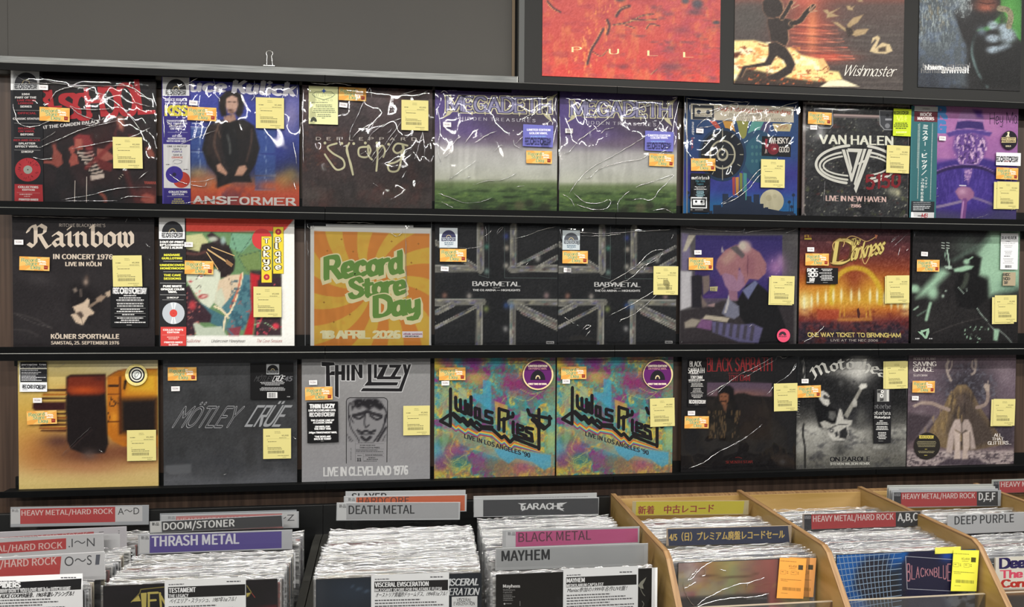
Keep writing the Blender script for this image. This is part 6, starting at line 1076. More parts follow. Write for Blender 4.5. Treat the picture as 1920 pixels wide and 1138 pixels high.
# charcoal with outlined lettering
R = Rec(2, 307, 557, 906.5, (295, 660, 4.293), 'plain charcoal record with slanted outlined silver lettering')
f = R.f.grad([(55, '47484a'), (300, '3f4042'), (600, '38393b'), (900, '3e4044'), (1070, '5a5c60')]); f.noise('4c4d50', .6, 200, 240, 3, .45, .75); f.noise('2e2f31', .5, 150, 200, 7, .5, .75); f.shape([(60, 1000), (200, 980), (400, 1040), (700, 1020), (950, 940), (1120, 980), (1120, 1070), (55, 1070)], '6a6c72', .6, 40); f.grain(.012)
f.shape([(62, 912), (270, 902), (272, 975), (100, 985), (62, 960)], '66686c', .8, 4)
MC = dict(CAPS); MC.update({'M': '0,0 0,6|0,6 2.2,3|2.2,3 4.4,6|4.4,6 4.4,0', 'C': '3.2,6 0,6|0,6 0,0|0,0 3,0', 'R': '0,0 0,6|0,6 3,6|3,6 3,3|3,3 0,3|1,3 3,0', 'O': '0,0 0,6|0,6 3,6|3,6 3,0|3,0 0,0', 'U': '0,6 0,0|0,0 3,0|3,0 3,6', 'Y': '0,6 1.7,3|3.6,6 1.7,3|1.7,3 1.7,0'})
MC['Ö'] = MC['O']+'|.8,7.2 .9,7.2|2.1,7.2 2.2,7.2'; MC['Ü'] = MC['U']+'|.8,7.2 .9,7.2|2.1,7.2 2.2,7.2'
f.write('MÖTLEY', 128, 600, 470, 155, '3a3b3e', font=MC, pw=.55, pt=.55, ang=0, shear=.62, out=[('b4b5b9', .34)], gap=1.15); f.write('CRÜE', 712, 592, 270, 155, 'a3a5a9', font=MC, pw=.9, pt=.75, ang=0, shear=.62, gap=1.3)
R.cover('3a3b3e').sleeve(FILM_SOFT, .0012, 131, '1095,680 1120,700|75,70 90,80|1120,70 1122,400|530,990 560,975', .0004)
def hs18(f):
    f.rect(878, 96, 980, 180, '9a9c9e'); rsd(f, 884, 102, 974, 172, '121214', '9a9c9e'); f.write('MÖTLEY', 780, 234, 138, 40, '18181a', font=MC, pw=.4, pt=.4, ang=0, shear=.5, out=[('5a5a5c', .4)], gap=1.3); f.write('CRÜE', 925, 234, 84, 40, 'c4c4c6', font=MC, pw=.9, pt=.8, ang=0, shear=.5); f.text('45', 1020, 234, 60, 38, '5c5c60', bold=.04, shear=.3)
    f.tiny(824, 242, 1030, 3, 10, 7, 'a8a8aa', 2, center=True); f.tiny(824, 284, 1030, 3, 10, 7, 'a8a8aa', 3, center=True); f.rect(884, 323, 966, 370, 'dcdcdc'); f.barcode(894, 327, 956, 366, '4a4a4c', 18); f.tiny(1044, 356, 1084, 1, 8, 8, '9a9a9c')
R.part('hype_sticker', 752, 88, 1097, 380, '0d0d0f', hs18, 'square black sticker', y=-.0052)
R.event(206, 174, 0).price(968, 733, 0).code(152, 293, 1)
# grey cover, black logo, ticket
R = Rec(2, 566, 806, 899.5, (555, 655, 4.378), 'light grey record with a black logo and a ticket drawing of a bowed face')
f = R.f.grad([(60, '8d8d8f'), (140, '9b9b9c'), (500, '979697'), (900, '98979a'), (1090, 'a0a0a4')]); f.noise('a3a3a5', .5, 200, 300, 3, .5, .8); f.grain(.01)
BK = '1d1b1e'; OUT = 'd2d2d4'
f.shape([(412, 420), (435, 396), (730, 396), (752, 420), (748, 760), (414, 760)], '8f8e91', 1, 4)
f.shape([(500, 405), (660, 405), (700, 430), (720, 480), (690, 500), (640, 470), (600, 500), (560, 470), (520, 490), (480, 470), (460, 500), (450, 440)], '232125', 1, 10); f.noise('9a9a9c', .5, 26, 22, 6, .6, .7, mask=(f.Y < 500)*(f.Y > 400)*(f.X > 440)*(f.X < 740)*1.)
for P, w_ in (([(470, 545), (510, 535), (560, 520), (575, 512)], 28), ([(590, 512), (640, 530), (700, 545)], 28), ([(480, 560), (520, 570), (555, 545)], 16), ([(610, 545), (660, 575), (700, 560)], 18), ([(505, 665), (540, 680), (575, 668), (610, 680), (650, 665)], 20), ([(510, 690), (575, 700), (645, 690)], 9), ([(570, 520), (562, 600), (572, 640), (600, 620)], 10), ([(540, 720), (575, 745), (610, 720)], 26), ([(430, 540), (450, 640), (500, 720), (520, 755)], 9), ([(735, 540), (715, 640), (660, 730), (640, 755)], 12), ([(700, 450), (745, 520), (730, 600)], 14), ([(440, 440), (430, 520), (470, 600)], 10), ([(740, 640), (690, 720), (670, 755)], 18)): f.curve(P, w_, '27252a', .9, 7)
for P in ([(420, 700), (450, 760)], [(440, 720), (470, 755)], [(735, 700), (710, 755)]): f.curve(P, 6, '3a383c', .8, 5)
f.lines([[(413, 935), (413, 425), (420, 408), (440, 397), (725, 397), (745, 408), (752, 425), (746, 925)]], 6, BK)
f.rect(418, 762, 742, 930, '9a999c'); g2 = '3a3a3e'; f.lines([[(487, 765), (487, 922)], [(490, 776), (722, 774)], [(490, 818), (722, 818)], [(490, 852), (722, 852)], [(552, 855), (552, 922)], [(552, 880), (722, 880)]], 2, '55555a')
f.tiny(508, 763, 715, 1, 8, 6, g2, 1); f.tiny(525, 784, 690, 1, 8, 8, g2, 2); f.text('THIN LIZZY & PARIS', 522, 812, 165, 12, g2, bold=.04); f.tiny(492, 824, 720, 2, 12, 7, g2, 3); f.text('MAY', 506, 876, 34, 9, g2, bold=.02); f.text('11', 502, 918, 32, 26, g2, bold=.06); f.text('General Admission', 568, 872, 142, 11, g2, bold=.04); f.tiny(594, 886, 670, 1, 8, 8, g2, 4); f.tiny(580, 899, 700, 1, 8, 8, g2, 5); f.tiny(556, 914, 718, 1, 7, 6, g2, 6); f.text('N° 001838', 446, 810, 98, 10, g2, vert=True)
def tl(*P): f.poly(*([P[0]]+[BK]+list(P[1:])))
LZ = [[(210, 103), (312, 108), (318, 130), (275, 134), (282, 302), (246, 302), (246, 138), (212, 136)], [(320, 128), (350, 128), (350, 180), (372, 180), (372, 128), (403, 128), (403, 254), (372, 254), (372, 208), (350, 208), (350, 396), (320, 384)], [(262, 212), (292, 180), (318, 180), (318, 212)], [(416, 128), (440, 128), (440, 256), (416, 256)],
 [(454, 126), (482, 126), (514, 190), (514, 124), (546, 124), (546, 236), (524, 236), (484, 160), (484, 256), (454, 256)], [(588, 122), (620, 122), (620, 268), (840, 270), (828, 296), (560, 298), (590, 262)], [(640, 124), (664, 124), (664, 236), (640, 236)], [(676, 126), (756, 126), (716, 222), (866, 222), (858, 246), (664, 246), (664, 228), (710, 148), (676, 148)], [(766, 126), (868, 126), (812, 222), (776, 222), (822, 150), (766, 150)], [(876, 122), (904, 124), (912, 164), (922, 124), (946, 122), (868, 346), (530, 344), (550, 318), (846, 320), (892, 200)]]
for P in LZ: f.lines([P+[P[0]]], 14, OUT)
for P in LZ: f.poly(P, BK)
f.write('LIVE IN CLEVELAND 1976', 230, 1038, 684, 66, 'dcdcdc', font=CAPS, pw=1.45, pt=1.0, ang=0, gap=1.15, dy=-14)
R.cover('8a8a8c').sleeve(FILM_SOFT, .0012, 140, '560,75 575,85 565,100 556,85|780,70 820,90 900,98|860,72 870,98|670,78 720,74|900,80 940,85', .0006)
def hs19(f):
    w_ = 'e6e6e6'; f.text('THIN LIZZY', 112, 485, 204, 34, w_, bold=.06, dy=-4); f.text('LIVE IN CLEVELAND 1976', 104, 510, 220, 16, w_, bold=.05, dy=-3); rsd(f, 112, 520, 318, 552, 'd4d4d4', '121213', disc=False, dy=-3)
    for t, x, y, a_ in (('THE CLASSIC LINE UP', 122, 590, 190), ('A CLASSIC SHOW', 142, 609, 154), ('ON VINYL FOR', 158, 642, 120), ('THE FIRST TIME', 150, 660, 136), ('140gm TRANSPARENT VINYL', 106, 690, 230), ("'THE BOYS ARE", 154, 724, 130), ("BACK IN TOWN'", 150, 743, 138)): f.text(t, x, y, a_, 14, w_, bold=.06, dy=-2)
    f.tiny(204, 750, 240, 1, 5, 5, '8a8a8a')
R.part('hype_sticker', 90, 432, 346, 766, '101012', hs19, 'black sticker with bold white print', y=-.0052, rot=1)
R.event(190, 359, 1).price(990, 580, 0).code(143, 270, 1)
# two alike psychedelic covers
def psy(R):
    f = R.f.fill('6d8a7c')
    n1 = fbm(f.X/150+fbm(f.X/90, f.Y/90, 9)*1.6, f.Y/150+fbm(f.X/80, f.Y/80, 4)*1.6, 2, 4); ks = [0, .30, .40, .46, .52, .58, .66, 1]; cs = ['7d2a78', '8a3a7c', '4a8a84', '3f9aa8', '8aa878', 'd8c04a', 'b08a5c', '9c3a5c']
    cs = np.array([h2(c) for c in cs]); f.img = np.stack([np.interp(n1, ks, cs[:, i]) for i in range(3)], -1)
    f.noise('6a7a6a', .7, 26, 26, 13, .5, .62); f.noise('8c6a54', .6, 16, 14, 17, .55, .65, mask=((f.Y < 420) | (f.Y > 860))*1.)
    for x, y, rx, ry, c, a in ((90, 120, 60, 60, 'd9bc3c', .9), (400, 100, 90, 60, '7a2a80', .9), (590, 100, 70, 60, '3a9aa8', .95), (260, 105, 36, 26, '3f9ab0', .9), (160, 100, 70, 40, '8a3a80', .6), (760, 300, 100, 90, '8c2a66', .7), (1060, 250, 60, 120, '8a9a5a', .6), (420, 250, 100, 60, 'd0bc4c', .6), (530, 500, 60, 80, '3fa0b4', .7), (100, 420, 50, 80, '3f9ab8', .6), (90, 860, 70, 120, '4aa0bc', .8), (160, 780, 60, 60, '5a8a5c', .8), (250, 880, 110, 80, '8a3a80', .75), (280, 960, 90, 60, '3f7a72', .9), (120, 980, 60, 70, '7a3a74', .7), (660, 900, 200, 50, '4aa8cc', .8), (930, 940, 120, 50, '5ab0cc', .9), (1060, 780, 50, 90, 'c9c04c', .8), (830, 1010, 90, 60, '9a4a80', .5), (450, 960, 70, 60, '8a4484', .6), (600, 1000, 120, 80, '7a6a5c', .8), (90, 1060, 60, 30, 'c9b84a', .7), (1060, 420, 50, 80, '8a8a60', .6)): f.blob(x, y, rx, ry, c, a, p=3)
    for k in range(3):
        for cx_, cy_ in ((100, 400), (270, 990), (60, 540)): f.curve([(cx_+(40+k*16)*math.cos(t), cy_+(30+k*14)*math.sin(t)) for t in np.linspace(0, 6.2, 9)], 4, 'c8c464', .6, 4)
    for P in ([(160, 900), (220, 960), (330, 900), (330, 980), (240, 1010), (140, 960)], [(640, 450), (700, 400), (850, 440), (950, 380)], [(800, 340), (900, 380), (1000, 350)], [(250, 740), (200, 860), (230, 900)]): f.curve(P, 6, 'b8bc70', .7, 4)
    f.shape([(135, 300), (235, 300), (235, 640), (135, 900)], '8fb49a', .45, 4); f.shape([(270, 320), (345, 350), (345, 430), (270, 420)], '9ab8a8', .6, 4); f.shape([(380, 370), (480, 390), (480, 260), (550, 270), (550, 520), (400, 420)], '4aa0c0', .75, 5); f.shape([(580, 440), (690, 480), (690, 700), (590, 640)], 'd0b44c', .7, 5); f.shape([(800, 520), (860, 540), (860, 640), (800, 620)], '9ac090', .7, 4); f.shape([(1035, 470), (1095, 490), (1095, 900), (1035, 870)], '8ab8a0', .5, 4)
    f.shape([(140, 670), (330, 700), (430, 700), (500, 760), (560, 800), (700, 840), (1090, 900), (1090, 1000), (700, 960), (420, 860), (280, 800)], 'b89a6c', .5, 8); f.shape([(570, 840), (620, 920), (700, 975), (760, 930), (900, 960), (1000, 1030), (1060, 1000), (1060, 900), (900, 880)], '4aa4cc', .75, 6); f.grain(.02)
    for c, d in (('9c3a66', 58), ('4aa0b4', 46), ('d9c24a', 36), ('c96a3c', 24)):
        f.lines([[(205, 600+d), (250, 640+d), (270, 625+d), (330, 668+d), (352, 650+d), (430, 690+d), (450, 670+d), (560, 690+d), (640, 760+d), (665, 745+d), (715, 800+d), (745, 770+d), (965, 860+d*.3)]], 11, c)
    o_ = BK; Lw = 29
    jp = [[(204, 338), (202, 655)], [(202, 655), (118, 612), (190, 560)], [(247, 410), (250, 500), (268, 520)], [(288, 430), (290, 520), (268, 522)], [(330, 440), (330, 545), (310, 535)], [(288, 525), (330, 550)], [(350, 470), (350, 545), (378, 560)], [(378, 405), (380, 560)], [(350, 480), (376, 490)], [(415, 500), (415, 580), (450, 590)], [(415, 500), (448, 512)], [(450, 510), (452, 596), (470, 605)],
          [(560, 540), (505, 525), (505, 570), (555, 588), (558, 630), (480, 612)], [(228, 545), (290, 600), (310, 585), (352, 632), (378, 600), (404, 640), (424, 620), (470, 660), (558, 664)], [(214, 548), (286, 620), (310, 606), (350, 652), (374, 630), (450, 690), (470, 672), (560, 682), (640, 756), (662, 738), (712, 792), (742, 760), (958, 842)],
          [(618, 505), (616, 685)], [(618, 508), (696, 530), (694, 590), (640, 600)], [(660, 590), (660, 700)], [(668, 600), (705, 580), (735, 575)], [(738, 620), (738, 712)], [(735, 545), (738, 560)], [(775, 640), (775, 715)], [(775, 645), (822, 660), (820, 690), (780, 685)], [(778, 712), (850, 738)], [(905, 680), (850, 668), (850, 700), (895, 722), (900, 770), (830, 748)], [(745, 735), (905, 785)], [(958, 512), (958, 850)], [(862, 515), (880, 560), (1060, 590)], [(1048, 572), (1048, 640), (1000, 680), (900, 600)], [(900, 560), (960, 680)], [(930, 600), (1000, 660)]]
    f.lines(jp, Lw, BK)
    f.text("LIVE IN LOS ANGELES '90", 322, 757, 560, 38, '2f3038', bold=.03, dy=168)
G3 = 'two alike psychedelic records'
def round23(dx):
    def d(f):
        f.disc(949+dx, 216, 119, '5d1f62', k=40); f.text('LIMITED EDITION', 868+dx, 150, 160, 17, 'ecdcc8', bold=.06); f.text('ON PURPLE VINYL', 870+dx, 172, 156, 15, 'c9909a', bold=.05); f.text('FIRST TIME ON VINYL', 868+dx, 303, 158, 15, 'ecdcc8', bold=.06)
        f.disc(949+dx, 262, 64, '1d1a22', ry=84, a0=0, a1=180); f.disc(949+dx, 252, 21, 'd8c49a', ry=32, a0=0, a1=180); f.disc(949+dx, 252, 13, '2c2030', ry=20, a0=0, a1=180)
    return d
BK = '1b191c'
R = Rec(2, 814, 1040, 891.5, (800, 655, 4.552), 'psychedelic swirled record, left of two alike, without a price sticker', group=G3, n=130)
psy(R); R.cover('6a5a3c').sleeve(FILM_SOFT, .0012, 150, '855,105 860,85 900,70|690,75 695,65|1000,80 1030,75', .0006)
R.part('hype_sticker', 818, 86, 1080, 346, 'e6d09a', round23(0), 'round purple sticker', y=-.0052, shape='disc')
R.event(218, 207, 0).code(159, 286, 1); me_ = R.o.data
R = Rec(2, 1043, 1265, 887.5, (1035, 655, 4.552), 'psychedelic swirled record, right of two alike, with a yellow price sticker', group=G3, n=2)
R.o = bpy.data.objects.new('cover', me_); COL.objects.link(R.o); R.o.parent = R.e; R.sleeve(FILM_SOFT, .0014, 159, '150,62 240,72 400,72 520,64|850,95 880,70 910,62|745,65 800,62|940,65 970,68', .0006)
R.part('hype_sticker', 773, 84, 1028, 340, 'e6d09a', round23(-48), 'round purple sticker', y=-.0052, shape='disc')
R.event(182, 199, 0).price(936, 534, 1.5).code(118, 271, 1)
# black cover, fringed jacket
R = Rec(2, 1277, 1492, 882, (1265, 655, 4.742), 'black record with narrow red title and a man in a fringed jacket on dark hills')
f = R.f.fill('211f21'); f.noise('2c2a2a', .6, 200, 220, 3, .45, .7)
f.shape([(285, 292), (865, 298), (865, 420), (285, 415)], '6a566a', 1, 3); f.blob(600, 400, 260, 40, '9a6a5c', .8); f.shape([(285, 410), (380, 430), (520, 410), (560, 390), (620, 388), (690, 410), (865, 422), (865, 800), (285, 800)], '221c1b', 1, 8); f.blob(700, 700, 160, 120, '33261f', .7); f.blob(760, 540, 120, 60, '2f2522', .6)
f.shape([(285, 560), (380, 520), (560, 540), (590, 800), (500, 830), (400, 800), (290, 700)], '1b1715', 1, 10); f.noise('6d583e', .95, 9, 70, 7, .52, .66, mask=((np.abs(f.X-380) < 80) | (np.abs(f.X-545) < 40))*(f.Y > 540)*(f.Y < 790)*1.)
f.shape([(390, 350), (420, 322), (490, 320), (525, 350), (530, 430), (570, 540), (520, 530), (480, 480), (390, 480), (370, 520), (340, 500), (380, 430)], '141012', 1, 8)
f.shape([(396, 400), (440, 385), (480, 400), (478, 460), (450, 500), (420, 490), (398, 450)], '9a6448', 1, 5); f.blob(432, 462, 24, 7, '1c1210', 1, p=4); f.blob(412, 462, 5, 14, '1c1210', .8); f.blob(456, 462, 5, 14, '1c1210', .8); f.blob(415, 415, 9, 5, '241614', 1); f.blob(452, 415, 9, 5, '241614', 1); f.blob(433, 435, 5, 14, '7a4a38', .8); f.shape([(425, 495), (470, 490), (455, 550), (440, 545)], '8a5c46', .9, 6)
for k in range(9): f.curve([(60+k*110, 1060), (300+k*120, 800), (520+k*120, 620)], 10, '333234', .35, 16)
f.shape([(850, 960), (920, 920), (1060, 960), (1075, 1060), (930, 1040)], '3c3430', .9, 14); f.blob(960, 1000, 26, 20, '6a6a6c', .6); f.grain(.012)
f.write('BLACK SABBATH', 288, 194, 575, 116, 'a33034', font=CAPS, pw=1.15, pt=.3, ang=0, serif=.5, gap=1.1, dy=-4); f.tiny(476, 207, 600, 1, 12, 12, '7a2a30', 3); f.write('TONY IOMMI', 480, 282, 188, 54, '8c2a30', font=CAPS, pw=1.15, pt=.35, ang=0, serif=.4, dy=-2)
f.write('SEVENTH STAR', 456, 1014, 236, 22, '8c3430', font=CAPS, pw=1.2, pt=.5, ang=0, serif=.5, dy=-4); f.lines([[(540, 962), (565, 958), (598, 968)]], 4, '8c3430')
R.cover('242224').sleeve(FILM_WALL, .0018, 171, '380,385 440,320 560,230 720,150 860,70|200,450 280,400 420,320 480,290|600,255 700,200 870,100|890,100 910,60 960,75 1000,62|810,400 900,300 990,240 1060,170 1075,120|120,1055 250,1000 400,900 560,820 680,740 775,660|520,850 640,770|1010,230 1070,125|300,415 420,310', .0007)
def hs22(f):
    w_ = 'd9d7d4'; f.write('BLACK', 136, 152, 100, 46, w_, font=CAPS, pw=1.1, pt=.35, ang=0, serif=.4); f.write('SABBATH', 120, 212, 142, 46, w_, font=CAPS, pw=1.1, pt=.35, ang=0, serif=.4, dy=-2); f.tiny(140, 215, 245, 1, 8, 8, 'b0aeac'); f.write('TONY IOMMI', 140, 262, 105, 28, w_, font=CAPS, pw=1.1, pt=.4, ang=0); f.text('SEVENTH STAR', 122, 279, 142, 11, w_, bold=.05); f.tiny(126, 286, 262, 1, 8, 7, 'c0c0be', 2)
    f.tiny(142, 302, 256, 3, 12, 7, 'bcbab8', 3, center=True); f.tiny(142, 345, 256, 4, 13, 7, 'bcbab8', 4, center=True); f.tiny(142, 402, 256, 3, 12, 7, 'bcbab8', 5, center=True); rsd(f, 130, 450, 276, 480, 'd4d2d0', '141316', disc=False, dy=2); f.tiny(178, 490, 228, 1, 5, 5, '8a8886')
R.part('hype_sticker', 116, 92, 282, 506, '131215', hs22, 'tall black sticker with white print', y=-.0052)
R.event(189, 645, -1).price(978, 422, 1).code(143, 564)
# black and white stage photograph
R = Rec(2, 1491, 1698, 876.5, (1485, 655, 4.947), 'black and white record with arched blackletter title and a bass player in smoke')
f = R.f.grad([(50, '1d1d1f'), (500, '1f1f20'), (680, '5a5956'), (760, 'a7a69f'), (900, '9b9a94'), (1000, '77766f'), (1100, '5c5b57')]); f.blob(560, 600, 260, 120, '26262a', .8); f.blob(620, 180, 110, 130, 'f4f3ec', 1); f.blob(560, 210, 220, 50, 'c9c8c2', .7); f.blob(640, 640, 50, 90, '6a6a66', .8); f.blob(180, 740, 110, 70, 'bcbbb4', .9); f.blob(800, 620, 60, 200, '1f1f22', .95); f.blob(900, 900, 200, 150, '5d5c58', .7); f.noise('c9c8c0', .6, 120, 70, 6, .5, .72, mask=np.clip((f.Y-680)/60, 0, 1)*np.clip((1000-f.Y)/100, 0, 1)); f.noise('35353a', .6, 90, 60, 9, .55, .75, mask=np.clip((f.Y-700)/60, 0, 1)); f.blob(440, 920, 90, 80, '4a4a48', .8)
for x, y in ((452, 318), (574, 300)): f.blob(x, y, 22, 22, '7a7a78', .8); f.blob(x, y, 12, 12, '2a2a2c', .9)
f.shape([(230, 440), (280, 380), (340, 420), (330, 520), (420, 560), (430, 680), (340, 740), (250, 720), (210, 560)], '121214', 1, 10)
f.shape([(255, 390), (290, 382), (330, 410), (350, 440), (340, 460), (352, 500), (330, 528), (290, 510), (260, 470), (245, 440)], 'cfcdc6', 1, 5); f.shape([(300, 420), (345, 445), (345, 462), (300, 460), (285, 440)], '2a2a2c', .9, 6); f.shape([(345, 570), (400, 575), (415, 620), (380, 660), (335, 640)], '6a6a68', .9, 8)
f.shape([(258, 680), (300, 660), (370, 690), (440, 680), (510, 650), (520, 700), (420, 720), (340, 735), (290, 735)], 'b5b3ac', 1, 6); f.shape([(480, 610), (640, 340), (662, 352), (515, 640)], '9a9890', 1, 4); f.shape([(620, 345), (640, 320), (690, 318), (698, 350), (640, 375)], 'e6e4dc', 1, 5); f.shape([(555, 490), (580, 455), (605, 480), (600, 530), (575, 535)], 'b8b6b0', 1, 5)
f.shape([(410, 660), (440, 550), (460, 560), (480, 650), (560, 660), (550, 700), (520, 720), (525, 800), (480, 845), (380, 845), (335, 790), (340, 740), (400, 720)], 'c4c2bb', 1, 5); f.shape([(440, 760), (500, 720), (520, 780), (500, 830), (440, 820)], '2c2c2e', 1, 5); f.blob(366, 752, 22, 22, '3a3a3c', 1, p=4); f.blob(366, 752, 10, 10, 'd0cec8', 1, p=4); f.shape([(395, 770), (425, 760), (430, 800), (405, 815)], '3a3a3c', 1, 4); f.curve([(340, 740), (430, 700), (520, 700)], 8, '2c2c2e', .8, 5); f.grain(.03)
f.curve([(110, 690), (100, 780), (118, 900), (122, 1100)], 18, '1f1f20', .95, 8); f.curve([(100, 100), (105, 180), (115, 265)], 7, 'd0cec8', .8, 5)
def arch(t, x0, x1, y0, rise, h_, c, tilt=0):
    P, S, tw = skel(t, GOTH, .7); n = 0
    Hs = []
    for H in pen(P, 1.1, .3, 40):
        q = []
        for p in H:
            u = p[0]/tw; yy = y0-rise*4*u*(1-u); sl = math.atan2(-rise*4*(1-2*u)*1, (x1-x0)); g = p[1]/6*h_; q.append((x0+u*(x1-x0)-g*math.sin(-sl)*1.0, yy-g*math.cos(sl)))
        Hs.append((q, [tuple(range(len(q)))]))
    f._add(Hs, c)
arch('Motörhea', 212, 860, 272, 92, 100, 'dcdbd4'); f.blob(0, 0, 1, 1, '000000', 0)
f.write('ON PAROLE', 356, 1038, 368, 38, '2a2a2c', font=CAPS, pw=1.5, pt=1.2, ang=0, gap=1.3, dy=-4, out=[('a5a49c', .5)]); f.write('STEVEN WILSON REMIX', 356, 1072, 362, 20, 'c9c8c0', font=CAPS, pw=1.3, pt=.9, ang=0, dy=-4)
f.poly([(722, 996), (728, 996), (728, 1036), (722, 1036)], '7a7974')
for y in range(455, 640, 24): f.lines([[(42, y), (62+(y % 5)*3, y+4)]], 4, 'a09e98')
R.cover('2a2a2c').sleeve(FILM_SOFT, .0012, 180, '98,80 112,180 115,270|1050,80 1055,500', .0004)
def hs23(f):
    f.rect(790, 372, 902, 484, '8f8f8d'); f.text('REC', 796, 404, 50, 26, '1d1d1f', bold=.05); f.disc(838, 392, 14, 'e4e4e0'); f.disc(832, 430, 16, 'e4e4e0'); f.disc(838, 392, 6, '3a3a3c'); f.disc(832, 430, 7, '3a3a3c'); f.text('DAY', 816, 480, 34, 26, '1d1d1f', bold=.05); f.rect(878, 376, 898, 480, 'c4c4c0')
    f.write('otörhe', 756, 548, 158, 40, '6a6a6c', font=GOTH, pw=.8, pt=.3, ang=40, gap=.6); f.write('otorhea', 756, 606, 158, 36, 'b0b0ae', font=GOTH, pw=.9, pt=.3, ang=40, gap=.6); f.write('Motorhead', 764, 640, 144, 22, 'dcdcda', font=GOTH, pw=1.1, pt=.3, ang=40, gap=.6)
    f.tiny(812, 660, 860, 1, 9, 9, 'd0d0ce', 1); f.tiny(768, 676, 902, 2, 14, 9, 'd0d0ce', 2, center=True); f.tiny(778, 712, 892, 3, 14, 9, 'd0d0ce', 3, center=True); f.tiny(778, 768, 892, 5, 14, 9, 'd0d0ce', 4, center=True); f.tiny(800, 848, 868, 1, 5, 5, '8a8a88')
R.part('hype_sticker', 755, 368, 914, 868, '1b1b1e', hs23, 'tall dark sticker with a stack of white print', y=-.0052)
R.event(150, 388, 1).price(956, 236, 1, under=(-14, -2)).code(112, 292)
# mauve forest
R = Rec(2, 1700, 1900.6, 871, (1690, 655, 4.948), 'mauve record of a draped antlered figure with outstretched arms')
f = R.f.grad([(40, '54474e'), (300, '625560'), (560, '5a4d55'), (760, '4a4046'), (900, '5e5054'), (1080, '655a5e')]); f.noise('74686e', .5, 160, 90, 3, .5, .75); f.blob(620, 340, 260, 220, '2f2c32', .95, p=3); f.noise('5a5a64', .7, 26, 26, 8, .55, .68, mask=(np.hypot((f.X-620)/270, (f.Y-340)/220) < 1)*1.); f.shape([(50, 590), (300, 620), (320, 700), (60, 880)], '3a3238', .9, 20); f.shape([(800, 620), (1040, 700), (1045, 900), (900, 900)], '38323a', .8, 30); f.blob(960, 240, 70, 90, '7d7078', .6)
f.shape([(55, 940), (200, 900), (400, 940), (700, 930), (860, 940), (1040, 930), (1040, 1080), (55, 1080)], '8d8080', 1, 12); f.noise('3c343a', .8, 30, 16, 12, .5, .62, mask=np.clip((f.Y-930)/20, 0, 1)); f.noise('b5a9a4', .6, 26, 12, 15, .55, .65, mask=np.clip((f.Y-940)/20, 0, 1)); f.shape([(430, 1010), (700, 1010), (820, 1080), (320, 1080)], '3c343c', .9, 12)
f.shape([(300, 610), (150, 800), (180, 810), (330, 640)], '6a6064', .9, 8)
f.shape([(520, 330), (600, 326), (650, 380), (710, 500), (800, 640), (900, 780), (960, 880), (700, 930), (450, 930), (340, 900), (270, 790), (260, 760), (380, 560), (430, 450)], '6b5a44', 1, 8); f.shape([(520, 400), (620, 380), (700, 540), (840, 720), (900, 850), (700, 920), (500, 920), (420, 760)], '3c3432', .85, 40); f.noise('8a7450', .7, 22, 120, 4, .5, .68, mask=(f.X < 560)*(f.Y > 330)*(f.Y < 850)*(f.X > 740-f.Y*.72)*1.); f.noise('2c2626', .6, 14, 90, 6, .5, .64, mask=(f.X > 440)*(f.X < 680)*(f.Y > 400)*(f.Y < 640)*1.); f.blob(555, 470, 40, 50, '5d4f48', .6)
for P, w_ in (([(440, 110), (420, 150), (430, 220), (460, 290)], 22), ([(440, 200), (465, 160), (470, 110)], 12), ([(425, 160), (430, 120), (428, 90)], 9), ([(690, 95), (690, 150), (680, 210), (655, 230)], 20), ([(660, 110), (655, 160), (680, 190)], 14), ([(430, 170), (415, 140)], 8), ([(690, 140), (680, 100)], 8)): f.curve(P, w_, '8a7e78', 1, 7)
f.curve([(440, 560), (370, 535), (280, 500), (190, 495)], 34, '8d7c74', 1, 8); f.shape([(110, 525), (170, 490), (230, 480), (220, 500), (190, 505), (120, 540)], '9a8a80', 1, 5); f.curve([(110, 520), (150, 505)], 8, '9a8a80', 1, 4); f.curve([(700, 540), (780, 510), (805, 440), (798, 380)], 32, '85756e', 1, 8); f.shape([(762, 340), (785, 315), (820, 330), (818, 390), (785, 390)], '9a8c82', 1, 5); f.curve([(808, 335), (806, 292)], 8, '9a8c82', 1, 4); f.curve([(775, 340), (768, 315)], 8, '9a8c82', 1, 4)
f.shape([(480, 680), (500, 650), (545, 648), (556, 700), (555, 775), (500, 740), (480, 900), (470, 970), (415, 950), (440, 780)], 'a3948e', 1, 7); f.shape([(565, 690), (585, 650), (620, 650), (650, 700), (680, 850), (690, 920), (640, 930), (640, 770), (600, 745), (565, 770)], '9a8c86', 1, 7); f.shape([(490, 750), (548, 780), (545, 960), (548, 1015), (485, 1018), (495, 960)], 'b0a098', 1, 6); f.shape([(570, 780), (632, 750), (636, 900), (610, 960), (622, 1015), (565, 1020), (572, 940)], 'a8988f', 1, 6); f.grain(.02)
f.write('ROBERT PLANT', 116, 98, 204, 22, 'a79e9c', font=CAPS, pw=1, pt=.4, ang=0, serif=.4, dy=-1)
wc = 'ddd6d0'; f.write('SAVING', 112, 155, 210, 40, wc, font=CAPS, pw=1.1, pt=.4, ang=0, serif=.45, dy=-1); f.write('GRACE', 112, 204, 186, 40, wc, font=CAPS, pw=1.1, pt=.4, ang=0, serif=.45); f.text('WITH', 114, 222, 24, 6, 'a79e9c'); f.write('SUZI DIAN', 112, 250, 126, 18, 'b8aeac', font=CAPS, pw=1.1, pt=.4, ang=0, serif=.4)
f.write('ALL', 862, 808, 68, 27, wc, font=CAPS, pw=1.0, pt=.4, ang=0, serif=.45); f.write('THAT', 842, 844, 105, 27, wc, font=CAPS, pw=1.0, pt=.4, ang=0, serif=.45); f.write('GLITTERS...', 804, 884, 212, 30, wc, font=CAPS, pw=1.0, pt=.4, ang=0, serif=.45, dy=-4)
R.cover('4a4046')
